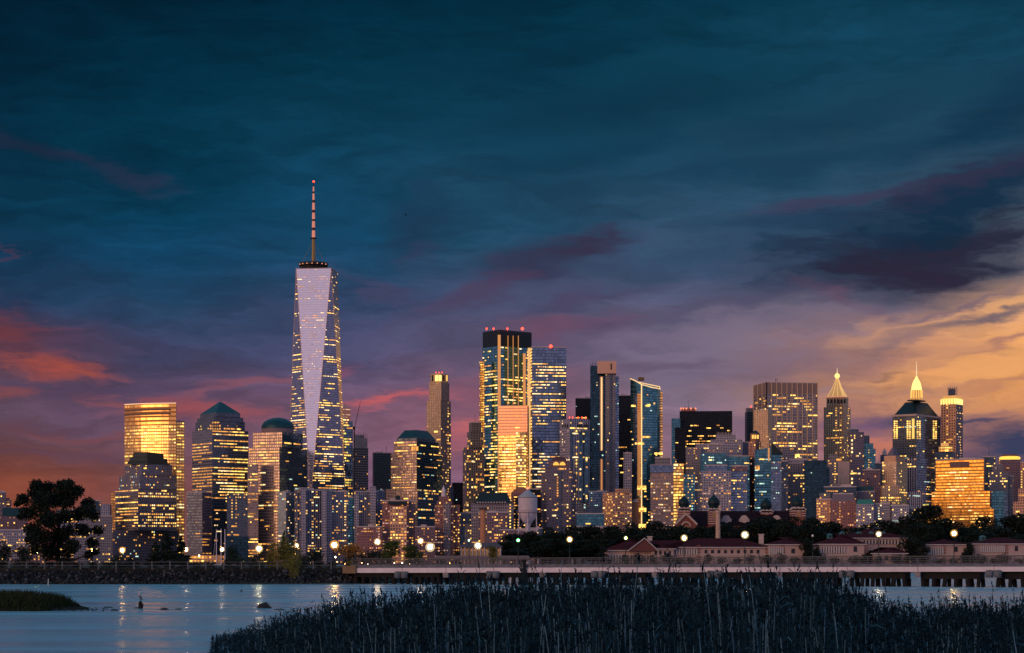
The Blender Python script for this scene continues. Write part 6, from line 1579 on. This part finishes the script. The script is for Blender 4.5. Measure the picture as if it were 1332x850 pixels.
# dark service post in front of the rail
p = bpt(683.5, -.5); mb = MB(); mb.bar((p.x, p.y, -.5), (p.x, p.y, Z(728.5, p.y)), .3, n=8); mb.box(p.x - .42, p.x + .42, p.y - .3, p.y + .3, Z(731, p.y), Z(728, p.y))
r2 = empty('mooring_post', (p.x, p.y, 0), 'dark thick mooring post standing against the bridge below the green lamp', 'post'); mb.build('post', TIMB, r2, r2.location)

# ------------------------------------------------------------------ lamps
def lamp_globe(col, st): return glow('lamp_%d_%d_%d_%d' % (col[0] * 99, col[1] * 99, col[2] * 99, st), col, st)
POLE = mat('lamp_pole', (.03, .045, .045), .5, .4)
def lamp_halo(col):  # see-through emissive material that paints a halo round a lamp
    k = 'lamp_halo_%d_%d_%d' % tuple(int(q * 99) for q in col)
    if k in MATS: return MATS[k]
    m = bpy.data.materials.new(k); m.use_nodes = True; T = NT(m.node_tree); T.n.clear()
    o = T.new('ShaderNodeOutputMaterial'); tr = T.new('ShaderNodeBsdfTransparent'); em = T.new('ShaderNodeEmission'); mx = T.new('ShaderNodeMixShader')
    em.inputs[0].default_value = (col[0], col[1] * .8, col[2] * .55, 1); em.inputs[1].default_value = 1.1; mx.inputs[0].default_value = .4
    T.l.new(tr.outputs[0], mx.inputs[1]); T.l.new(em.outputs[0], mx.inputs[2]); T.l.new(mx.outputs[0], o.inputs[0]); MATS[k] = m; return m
def street_lamp(px, y, d, zb, rad, col, st, label, lit=True, group=None):
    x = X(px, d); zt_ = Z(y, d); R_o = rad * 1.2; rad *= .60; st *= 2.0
    r = empty('street_lamp', (x, d, zb), label, 'street lamp', group); org = r.location
    mb = MB(); mb.lathe(x, d, [(.16, zb), (.16, zb + .5), (.09, zb + .7), (.055, zt_ - rad * 1.5), (.13, zt_ - rad * 1.4), (.16, zt_ - rad * 1.05)], 8); mb.build('pole', POLE, r, org)
    g = lamp_globe(col, st) if lit else mat('globe_unlit', (.75, .70, .66), .3)
    mb = MB(); mb.lathe(x, d, [(.12, zt_ - rad), (rad * .8, zt_ - rad * .6), (rad, zt_), (rad * .85, zt_ + rad * .5), (rad * .45, zt_ + rad * .9), (0, zt_ + rad)], 18); gl_ = mb.build('globe', g, r, org)
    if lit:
        mb = MB(); mb.ball((x, d, zt_), R_o, 16); mb.build('halo_shell', lamp_halo(col), gl_, org)  # oversized glowing ball added round the globe as its halo
    mb = MB(); mb.bar((x, d, zt_ + rad * .98), (x, d, zt_ + rad * 1.35), .05, r2=.01); fi = mb.build('finial', POLE, gl_, org)
    return r
GY = (.75, 1., .35); WARM = (1., .62, .30); ORG = (1., .52, .16); WHT = (1., .86, .62); GRN = (.15, 1., .30); GLD = (1., .66, .22); TEAL = (.6, 1., .85)
LB = 'lamps along the footbridge'; LS = 'lamps along the shore path'
for a in [(48,718,400,2.85,.34,GY,45,'yellow green glowing lamp low in front of the big dark tree',LS),
          (83,719,560,2.85,.22,WHT,10,'small white lamp seen through the right side of the big tree',LS),
          (91,729,520,2.85,.2,WHT,8,'smallest white lamp near the ground under the big tree',LS),
          (15,719,540,2.85,.18,WHT,6,'tiny white lamp in the bushes at the left edge',LS),
          (120,716,400,2.85,.36,ORG,40,'orange lamp right beside the big dark tree',LS),
          (159,716,395,2.85,.55,ORG,60,'large orange lamp in front of the stepped roof tower',LS),
          (200,715,520,2.85,.26,ORG,18,'small orange lamp glimpsed through the pine tree',LS),
          (242,715,400,2.85,.46,(1.,.70,.40),60,'warm lamp just right of the pine tree',LS),
          (259,723,560,2.85,.26,WARM,22,'small low lamp in front of the glowing waterfront hall',LS),
          (289,715,405,2.85,.42,(1.,.74,.45),55,'warm lamp standing at the yacht masts',LS),
          (317,731,560,2.85,.2,WHT,8,'little white light right of the round bush',LS),
          (337,714,390,2.85,.62,(1.,.85,.45),75,'big yellow white lamp below the domed tower',LS),
          (386,710,385,2.85,.42,WARM,60,'warm lamp above the tall olive shrub',LS),
          (435,709,378,2.85,.72,ORG,95,'largest orange lamp beside the rust coloured tree',LS),
          (436,725,460,2.85,.24,WHT,20,'small white lamp right below the largest orange lamp',LS),
          (491,705,373,3.4,.55,(1.,.66,.38),80,'pinkish orange lamp at the shore end of the bridge in front of the brick blocks',LB),
          (490,725,700,2.4,.28,WHT,16,'small white lamp under the pinkish orange lamp',LS),
          (547,704,368,3.4,.5,(1.,.68,.40),70,'warm lamp close left of the brightest white star lamp',LB),
          (559.5,712,520,2.4,1.0,(1.,.93,.72),110,'brightest white lamp like a star above the bridge rail',LS),
          (610,703,430,2.4,.22,TEAL,18,'small pale teal lamp between the two star lamps',LS),
          (621.5,710,600,2.4,.95,(1.,.93,.72),90,'bright white star lamp before the lit pavilion',LS),
          (523,732.5,640,2.4,.24,WHT,12,'small white light at the bridge rail between the brick blocks',LS),
          (674,703,0,0,.30,GRN,40,'green lamp on the bridge below the white water tower',LB),
          (741,702,0,0,.46,GLD,70,'golden lamp on the bridge below the brown crowned tower',LB),
          (814,700,0,0,.28,(.75,1.,.30),40,'small yellow green lamp over the gabled red roof',LB),
          (890,700,0,0,.48,(1.,.80,.42),80,'warm lamp over the left end of the long white shed',LB),
          (969,696,0,0,.55,(1.,.92,.65),110,'bright white star lamp over the long white shed roof',LB),
          (1143,695,0,0,.42,(1.,.84,.52),70,'cream lamp in front of the dormered red roof',LB),
          (1241,694,0,0,.50,GLD,85,'golden lamp below the broad gold building',LB)]:
    px, y, d, zb, rad, col, st, label, grp = a
    if d == 0: p = bpt(px, 4.7); d = p.y; zb = zc(px)
    street_lamp(px, y, d, zb, rad, col, st, label, group=grp)
p = bpt(1057, 4.7); street_lamp(1057, 697, p.y, zc(1057), .32, WHT, 0, 'unlit pale acorn lamp on a dark post between the red roofed sheds', lit=False, group=LB)
for i, (px, d_) in enumerate(((404, 430), (416, 470), (449, 480), (455, 440), (471, 520), (478, 560), (507, 700), (513, 690), (533, 700), (541, 720), (585, 735))):
    r = empty('bollard_light', (X(px, d_), d_, 2.4), '%s tiny bollard light from the left along the far path near the bridge head' % ORD[i], 'bollard light', 'bollard lights by the bridge head'); o_ = r.location
    mb = MB(); z1_ = Z(732.5 + (i % 3), d_); mb.bar((*o_.xy, 2.4), (*o_.xy, z1_), .08); mb.build('post', POLE, r, o_)
    mb = MB(); mb.ball((*o_.xy, z1_ + .15), .17, 8); mb.build('globe', lamp_globe((WARM, WHT, ORG, (1., .6, .45))[i % 4], 14), r, o_)

# ------------------------------------------------------------------ shore fence
r = empty('shore_fence', (X(200, 372), 372, 2.85), 'dark post and rail fence along the top of the rock bank', 'fence'); org = r.location
FEN = mat('fence_grey', (.10, .105, .12), .8)
px = -12; pts = []
while px < 432:
    d_ = 368.3 + max(0, (px - 290)) * .02; pts.append((X(px, d_), d_)); px += 23.3
for x, y in pts: mb = MB(); mb.box(x - .11, x + .11, y - .1, y + .1, 2.6, 4.12); mb.build('post', FEN, r, org)
for a_, c_ in zip(pts[:-1], pts[1:]):
    mb = MB()
    for z_ in (3.35, 3.95): mb.bar((*a_, z_), (*c_, z_), .06, n=4)
    mb.build('rail', FEN, r, org)

# ------------------------------------------------------------------ shore trees
d = 392
r = bpy.data.objects.new('big_tree', None); COL.objects.link(r); r.location = (X(76, d), d, 2.8); tag(r, 'big dark spreading tree standing alone against the orange sky at the left', 'tree')
pts = [(44,640,15),(33,650,9),(52,632,9),(62,634,10),(40,668,12),(60,655,16),(85,634,11),(95,632,9),(104,640,10),(88,650,15),(74,650,14),(112,655,10),(118,664,10),(104,668,12),(90,672,12),(124,672,8),(70,676,16),(46,690,12),(58,700,15),(36,702,8),(75,700,15),(92,692,10),(108,690,11),(122,690,8),(100,710,10),(116,706,9),(66,718,14),(45,715,8),(84,718,10),(24,656,5),(28,672,6),(122,718,6),(109,722,7)]
lobes = [((px - 76) / F * d, rng.uniform(-4.5, 4.5), Z(y, d) - 2.8, s_ / F * d * 1.05, s_ / F * d * 1.05, s_ / F * d * .9) for px, y, s_ in pts]
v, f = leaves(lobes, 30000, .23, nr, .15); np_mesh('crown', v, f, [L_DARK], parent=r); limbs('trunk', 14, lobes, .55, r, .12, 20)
shrub_p = [broadleaf('shrub', 3.2, 2.6, 1500, .13, L_SHRUB, 90 + k, cut=-.05) for k in range(3)]
def shrub(k, px, ytop, hw, d, label, m=None, zb=2.75, cat='shrub', group=None, name=None):
    return place_tree(k, px, ytop, d, hw, label, zb=zb, m=m, protos_=shrub_p, H0=3.2, R0=2.5, cat=cat, group=group, name=name)
sh = [(6,708,20,'leafy dark bush at the left edge of the shore'),(30,712,18,'dark bush under the left side of the big tree'),(150,723,12,'low rounded bush left of the large orange lamp'),(170,726,10,'low bush right under the large orange lamp'),(302,712,16,'round dark bush right of the yacht masts'),(330,721,13,'teal tinged bush below the big yellow white lamp'),(412,716,17,'dark domed bush between the olive shrub and the largest orange lamp'),(398,722,14,'low bush touching the olive shrub'),(475,716,20,'dark flat topped hedge bush behind the bridge head'),(455,720,14,'dark bush behind the rust coloured tree'),(494,717,14,'right end bush of the dark hedge behind the bridge head'),(573,717,8,'small teal bush between the star lamps'),(596,716,7,'little bush beside the lit pavilion')]
for i, (px, y, hw, lb) in enumerate(sh): shrub(i, px, y, hw, 400 + i * 3 if px < 560 else 735, lb, zb=2.75 if px < 560 else 2.4)
for i in range(24):
    px = 4 + i * 19.5; shrub(i, px + rng.uniform(-4, 4), rng.uniform(725, 732), rng.uniform(11, 15), 384 + rng.uniform(0, 10), '%s low bush from the left in the scrub line behind the shore fence' % ORD[i], group='scrub line behind the fence')
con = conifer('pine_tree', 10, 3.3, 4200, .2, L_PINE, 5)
d = 396; con.location = (X(216, d), d, 2.8); h = Z(691, d) - 2.8; con.scale = (1.25, 1.25, h / 10); tag(con, 'dark pine left of the warm lamp in front of the stepped roof tower', 'tree')
o = dup(con, (X(232, d), d + 3, 2.8), (.85, .85, (Z(697, d) - 2.8) / 10), 1, 'second smaller pine touching the right side of the dark pine', 'tree')
o = dup(con, (X(200, d), d + 2, 2.8), (.8, .8, (Z(703, d) - 2.8) / 10), 2, 'small pine at the left foot of the dark pine', 'tree')
d = 381
o = dup(con, (X(370, d), d, 2.8), (.62, .62, (Z(689, d) - 2.8) / 10), 2.4, 'pointed green tree top rising out of the olive shrub', 'tree', m=leafmat('needle_green', (.05, .085, .03)))
shrub(1, 371, 706, 25, 378, 'broad olive shrub lit by lamps and hanging over the rock bank', m=L_YEL); shrub(2, 379, 722, 16, 369, 'low olive brush spilling down the rocks below the olive shrub', m=L_YEL, zb=1.4); shrub(0, 352, 716, 12, 383, 'small olive bush at the left of the broad olive shrub', m=L_YEL)  # lamp light is put into the lighter olive leaf colour
tr = broadleaf('rust_tree', 6.5, 3.2, 1500, .17, L_ORA, 77, cut=.5); d = 376
tr.location = (X(452, d), d, 2.8); tr.scale = (1.0, 1.0, (Z(705, d) - 2.8) / 6.5); tag(tr, 'small flat crowned rust orange tree beside the largest orange lamp', 'tree')
shrub(1, 456, 730, 9, 374, 'clipped yellow hedge on top of the bridge abutment', m=L_YEL, zb=3.0)
for i in range(30):
    px = 792 + i * 18.5 + rng.uniform(-4, 4); shrub(i, px, rng.uniform(721, 727), rng.uniform(9, 14), 708.8, '%s low dark shrub from the left at the foot of the island sheds' % ORD[i], group='shrubs at the foot of the sheds')
g3 = broadleaf('street_tree', 9, 3, 2200, .2, L_GREEN, 78, cut=.1); d = 405
g3.location = (X(508, d), d, 2.6); g3.scale = (1.15, 1.15, (Z(700, d) - 2.6) / 9); tag(g3, 'green tree lit by the pinkish orange lamp in front of the brick blocks', 'tree')
dup(g3, (X(531, d), d + 8, 2.6), (.9, .9, (Z(706, d) - 2.6) / 9), 1.4, 'dim green tree left of the brightest star lamp', 'tree'); dup(g3, (X(544, 640), 640, 2.4), (1., 1., (Z(716, 640) - 2.4) / 9), 1.4, 'tiny green tree far behind the bridge rail near the star lamp', 'tree')
dup(g3, (X(641, 640), 640, 2.4), (1.1, 1.1, (Z(708, 640) - 2.4) / 9), 2.2, 'yellow lit tree right of the star lamp at the pavilion', 'tree', m=L_YEL)  # yellow lamp light painted into the leaf colour of this copy
land('quay_ground', [(-28, 395), (-4, 420), (X(600, 640), 640), (X(660, 700), 700), (X(560, 740), 740), (-150, 740), (-150, 600)], 2.35, -1)

# ------------------------------------------------------------------ islet, rocks, heron
def grass(n, x0, x1, y0, y1, hfun, mats, width=.03, zb=0.05, seed=1, mask=None):
    r_ = np.random.default_rng(seed)
    x = r_.uniform(x0, x1, n); y = r_.uniform(y0, y1, n); h = hfun(x, y)
    k = h > .08; x, y, h = x[k], y[k], h[k] * r_.uniform(.55, 1.12, k.sum()); n = len(x)
    a = r_.uniform(0, 6.28, n); ux, uy = np.cos(a), np.sin(a); le = r_.normal(0, .22, (n, 2)) * h[:, None]
    w = width * r_.uniform(.6, 1.4, n)
    b0 = np.stack([x, y, np.full(n, zb)], 1); mid = b0 + np.stack([le[:, 0] * .35, le[:, 1] * .35, h * .6], 1); tp = b0 + np.stack([le[:, 0], le[:, 1], h], 1)
    U = np.stack([ux, uy, np.zeros(n)], 1) * w[:, None]
    v = np.stack([b0 - U, b0 + U, mid + U * .8, mid - U * .8, tp + U * .1, tp - U * .1], 1).reshape(-1, 3)
    i = np.arange(n)[:, None] * 6; f = np.concatenate([i + np.array([[0, 1, 2, 3]]), i + np.array([[3, 2, 4, 5]])], 0)
    return v, f
yc = 172.0
def ih(x, y):
    px = 666 + x / y * F
    top = np.interp(px, [-60, 0, 30, 60, 80, 98, 106, 110], [1.5, 1.62, 1.62, 1.45, 1.35, .8, .35, 0])
    e = 1 - np.clip(np.abs(y - yc) / (7.0 * np.clip((112 - px) / 60, .15, 1)), 0, 1) ** 2.5
    return top * e
v, f = grass(30000, -48, -34, 164, 181, ih, None, .05, -.05, 4)
o = np_mesh('marsh_grass', v, f, [leafmat('grass_dark', (.022, .034, .014))]); tag(o, 'dark green marsh grass mound covering the low islet at the left', 'grass', kind='stuff')
il = [(-60, 165), (-44, 164.6), (-38, 167), (-35.5, 171), (-37, 176), (-42, 179.5), (-60, 180)]
land('islet_ground', il, .22, -.6, mat('mud', (.02, .025, .025), .9))
n_ = 130; px = nr.uniform(60, 140, n_); d_ = nr.uniform(166, 176, n_)
P_ = np.stack([(px - 666) / F * d_, d_, nr.uniform(-.05, .03, n_)], 1)
tag(rocks('shoal_stones', P_, nr.uniform(.08, .3, n_) * np.clip((150 - px) / 70, .3, 1), [mat('rock_wet', (.015, .018, .02), .5)]), 'low wet dark stones trailing from the islet into the water', 'stones', kind='stuff')
for (px, y, w, h, lb) in ((148, 794.5, .36, .16, 'pair of low dark rocks in the water left of the heron'), (141, 790.5, .4, .1, 'flat dark rock just behind the pair left of the heron'), (213, 793.5, .4, .15, 'low dark rock right of the heron'), (232, 793.2, .3, .09, 'small flat rock farther right of the heron'), (177, 791.5, .22, .12, 'little rock touching the stump of the heron'), (343, 791.5, .55, .34, 'dark rounded rock alone in the water left of the reeds'), (364, 793.5, .38, .1, 'thin flat rock beside the rounded rock near the reeds'), (314, 770, .2, .16, 'tiny dark float far out on the water')):
    d = 4 * F / (y - HY); r_ = rocks('rock', np.array([[0, 0, h * .25]]), np.array([1.0]), [mat('rock_wet', (.015, .018, .02), .5)])
    r_.scale = (w * 1.2, w * .8, h * 1.2); r_.location = (X(px, d), d, 0); tag(r_, lb, 'rock')
# stump and heron
d = 4 * F / (792 - HY); x = X(182.8, d)
r = empty('wooden_stump', (x, d, 0), 'dark broken wooden stump standing in the shallow water under the heron', 'stump'); mb = MB()
pr = [(.22, -.4), (.20, .1), (.17, .3), (.19, .42), (.14, .56), (.10, .64), (0, .66)]; mb.lathe(x, d, pr, 9, sm=False); mb.bar((x + .12, d, .1), (x + .2, d - .02, .38), .09, n=6); mb.build('post', TIMB, r, (x, d, 0))
import bmesh
def skin_body(name, verts, edges, radii, m, parent=None, loc=(0, 0, 0), sub=2):
    me = bpy.data.meshes.new(name); me.from_pydata(verts, edges, []); o = bpy.data.objects.new(name, me); COL.objects.link(o)
    md = o.modifiers.new('skin', 'SKIN'); 
    for i, rr in enumerate(radii):
        sv = me.skin_vertices[0].data[i]; sv.radius = (rr, rr) if not isinstance(rr, tuple) else rr
    me.skin_vertices[0].data[0].use_root = True
    s = o.modifiers.new('sub', 'SUBSURF'); s.levels = sub; s.render_levels = sub
    me.materials.append(m); o.location = loc
    if parent: o.parent = parent; 
    return o
HER = mat('heron_grey', (.36, .36, .42), .7)
_T = NT(HER.node_tree); _z = _T.sep(_T.new('ShaderNodeTexCoord').outputs['Object'])[2]
_T.put(_T.n['Principled BSDF'].inputs['Base Color'], _T.ramp(_z, [(0.0, (.05, .05, .06)), (.36, (.10, .11, .15)), (.5, (.55, .50, .54)), (1.0, (.75, .68, .72))]))
hz = .64
V = [(0, 0, .30), (-.05, 0, .42), (-.09, 0, .52), (-.06, 0, .62), (-.10, 0, .70), (-.13, 0, .735), (-.19, 0, .73), (.06, 0, .20), (.12, 0, .06), (-.01, .04, .20), (-.01, .04, .02), (-.01, -.04, .20), (-.01, -.04, .02)]
E = [(0, 1), (1, 2), (2, 3), (3, 4), (4, 5), (5, 6), (0, 7), (7, 8), (0, 9), (9, 10), (0, 11), (11, 12)]
R = [(.11, .10), .07, .04, .03, .032, .042, .03, (.09, .085), .03, .02, .012, .02, .012]
hr = bpy.data.objects.new('heron', None); COL.objects.link(hr); hr.location = (x - .02, d, hz); hr.scale = (1.3, 1.3, 1.2); tag(hr, 'grey heron perched on the dark stump in the water facing left', 'heron')
skin_body('body', V, E, R, HER, hr)
mb = MB(); mb.bar((-.21, 0, .732), (-.37, 0, .70), .018, r2=.003, n=6); mb.build('bill', mat('bill_yellow', (.5, .35, .1), .5), hr)
mb = MB()
for e in (-1, 1): mb.ball((-.15, e * .036, .748), .008, 6)
mb.build('eye', mat('eye_black', (.01, .01, .01), .2), hr)
mb = MB(); mb.bar((-.10, 0, .772), (.06, .01, .745), .012, r2=.002, n=5); mb.build('crest', mat('crest_black', (.02, .02, .03), .7), hr)
for e in (-1, 1):
    mb = MB(); mb.bar((-.02, e * .085, .36), (.10, e * .075, .08), .045, r2=.012, n=6); mb.build('wing', mat('wing_slate', (.16, .18, .23), .7), hr)
# channel marker at the foot of the rocks, left, and the far bird
d = 4 * F / (762 - HY); x = X(62.5, d); r = empty('marker_post', (x, d, 0), 'short pale leaning post at the foot of the rock bank below the big tree', 'post'); mb = MB(); mb.bar((x, d, -.4), (x + .06, d, 1.15), .1, r2=.08, n=8); mb.build('post', mat('post_pale', (.5, .48, .45), .8), r, (x, d, 0))
d = 500; bl = (X(528, d), d, Z(280, d))
r = bpy.data.objects.new('flying_bird', None); COL.objects.link(r); r.location = bl; tag(r, 'lone dark bird flying in the blue sky right of the tall spire', 'bird')
BB = mat('bird_black', (.01, .01, .012), .8)
skin_body('body', [(0, 0, 0), (.22, 0, .02), (.34, 0, .04), (-.2, 0, 0), (-.4, 0, -.02)], [(0, 1), (1, 2), (0, 3), (3, 4)], [.08, .05, .04, .06, .02], BB, r, sub=1)
for e in (-1, 1):
    mb = MB(); mb.face([(.1, 0, .03), (-.12, 0, .03), (-.2, e * .45, .24), (.06, e * .42, .26)]); mb.face([(.06, e * .42, .26), (-.2, e * .45, .24), (-.34, e * .9, .12), (-.2, e * .88, .14)])
    w_ = mb.build('wing', BB, r); so = w_.modifiers.new('thick', 'SOLIDIFY'); so.thickness = .02

# ------------------------------------------------------------------ reeds
def reed_h(x, y):
    px = 666 + x / y * F
    prof = np.interp(px, [240, 270, 300, 340, 380, 430, 480, 550, 620, 700, 800, 900, 1000, 1060, 1100, 1135, 1180, 1220, 1260, 1300, 1340],
                     [872, 860, 848, 825, 808, 796, 782, 772, 765, 760, 757, 758, 751, 753, 762, 784, 800, 795, 789, 795, 786])
    h = 4 - (prof - HY) / F * 78
    edge = np.clip((px - 235) / 40, 0, 1)
    return np.where(px < 238, 0, h * (.75 + .25 * edge)) * np.clip((y - 40) / 12, .5, 1)
def reeds(n, seed):
    r_ = np.random.default_rng(seed)
    y = np.sqrt(r_.uniform(50 ** 2, 104 ** 2, n)); px = r_.uniform(238, 1400, n)
    x = (px - 666) / F * y
    h = reed_h(x, y)
    # uneven clumps
    cl = .5 + .5 * np.sin(x * 1.7 + np.sin(y * .9) * 2) * np.sin(y * .8 + x * .6)
    h = h * r_.normal(.88, .12, n) * (.84 + .20 * cl) * np.where(r_.uniform(0, 1, n) < .04, 1.15, 1)
    back = np.clip((104 - y) / 6, .25, 1) * 1.0
    k = (h > .25) & (r_.uniform(0, 1, n) < .35 + .65 * np.maximum(cl, .25)) & (r_.uniform(0, 1, n) < back)
    x, y, h, cl = x[k], y[k], h[k], cl[k]; n = len(x)
    VV = []; FF = []; MI = []; base = 0
    lean = r_.normal(0, .05, (n, 2)) + np.array([-.02, 0]); 
    def at(t): return np.stack([x + lean[:, 0] * h * t ** 1.8, y + lean[:, 1] * h * t ** 1.8, .0 + h * t], 1)
    # stalk: three sided, in three lengths
    ang = r_.uniform(0, 6.28, n); pale = r_.uniform(0, 1, n) < .12 + .10 * (y < 70)
    ts = [0, .4, .75, .93]; rw = [.0125, .011, .008, .005]
    rings = []
    for t, w in zip(ts, rw):
        c = at(np.full(n, t))
        rings.append(np.stack([c + np.stack([np.cos(ang + q * 2.094), np.sin(ang + q * 2.094), np.zeros(n)], 1) * w * (.8 + .25 * h[:, None]) * np.where(pale, 1.15, 1.0)[:, None] for q in range(3)], 1))
    v = np.concatenate(rings, 1)   # n,12,3
    i = np.arange(n)[:, None] * 12
    fs = [i + np.array([[a * 3 + q, a * 3 + (q + 1) % 3, (a + 1) * 3 + (q + 1) % 3, (a + 1) * 3 + q]]) for a in range(3) for q in range(3)]
    VV.append(v.reshape(-1, 3)); f = np.concatenate(fs, 0); FF.append(f); base = n * 12
    MI.append(np.tile(np.where(pale, 0, 1), 9))
    def ribbons(c0, d0, L, w, droop, mi):
        nonlocal base
        m = len(c0); side = np.cross(d0, np.array([0, 0, 1.0])); side /= np.linalg.norm(side, axis=1)[:, None] + 1e-6
        tw = r_.uniform(-.9, .9, m)[:, None]; side = side * np.cos(tw) + np.array([0, 0, 1.0]) * np.sin(tw)
        p1 = c0 + d0 * (L * .5)[:, None] + np.array([0, 0, 1.0]) * (-droop * L * .1)[:, None]
        p2 = c0 + d0 * L[:, None] + np.array([0, 0, 1.0]) * (-droop * L * .45)[:, None]
        w = w[:, None]
        v = np.stack([c0 - side * w * .5, c0 + side * w * .5, p1 + side * w, p1 - side * w, p2 + side * w * .1, p2 - side * w * .1], 1).reshape(-1, 3)
        i = base + np.arange(m)[:, None] * 6
        VV.append(v); FF.append(np.concatenate([i + np.array([[0, 1, 2, 3]]), i + np.array([[3, 2, 4, 5]])], 0)); base += m * 6
        MI.append(np.tile(mi, 2) if isinstance(mi, np.ndarray) else np.full(2 * m, mi))
    for q in range(8):
        t = r_.uniform(.25, .9, n); c = at(t); a = r_.uniform(0, 6.28, n); up = r_.uniform(.5, 1.5, n)
        d0 = np.stack([np.cos(a), np.sin(a), up], 1); d0 /= np.linalg.norm(d0, axis=1)[:, None]
        ribbons(c, d0, r_.uniform(.28, .55, n) * (.5 + .2 * h), r_.uniform(.012, .028, n), r_.uniform(.2, 1.6, n), np.where(r_.uniform(0, 1, n) < .05 + .30 * (cl > .62) * (y < 72) * (t < .6), 4, 2))
    hp = r_.uniform(0, 1, n) < .8
    xs, ys, hs, ls = x[hp], y[hp], h[hp], lean[hp]; n2 = len(xs)
    side_ = np.sign(r_.normal(-.4, 1, n2)); pl = r_.uniform(.24, .46, n2) * np.clip(hs / 2.4, .5, 1.1)
    for q in range(14):
        t = r_.uniform(0, 1, n2)
        c = np.stack([xs + ls[:, 0] * hs + side_ * .05 * t * 0, ys + ls[:, 1] * hs, hs * .92 + pl * t * .72], 1)
        c[:, 0] += side_ * (t ** 2) * .06
        d0 = np.stack([side_ * r_.uniform(-.25, .55, n2), r_.normal(0, .3, n2), r_.uniform(.6, 1.2, n2)], 1); d0 /= np.linalg.norm(d0, axis=1)[:, None]
        ribbons(c, d0, pl * r_.uniform(.25, .5, n2) * (1.15 - .6 * t), r_.uniform(.016, .036, n2) * (1.2 - .7 * t), r_.uniform(.3, 1.5, n2), 3)
    return np.concatenate(VV), np.concatenate(FF), np.concatenate(MI)
v, f, mi = reeds(17000, 21)
RM = [leafmat('reed_straw', (.085, .19, .27)), leafmat('reed_stem', (.005, .030, .048)), leafmat('reed_leaf', (.002, .018, .032), .6), leafmat('reed_plume', (.003, .018, .033)), leafmat('reed_leaf_pale', (.022, .085, .13), .3)]
o = np_mesh('reeds', v, f, RM, mi); tag(o, 'dense stand of tall plumed reeds filling the foreground marsh', 'reeds', kind='stuff')
for ob in list(bpy.data.objects):      # anything never placed
    if ob.parent is None and ob.type == 'EMPTY' and 'label' not in ob:
        for ch in list(ob.children): bpy.data.objects.remove(ch)
        bpy.data.objects.remove(ob)
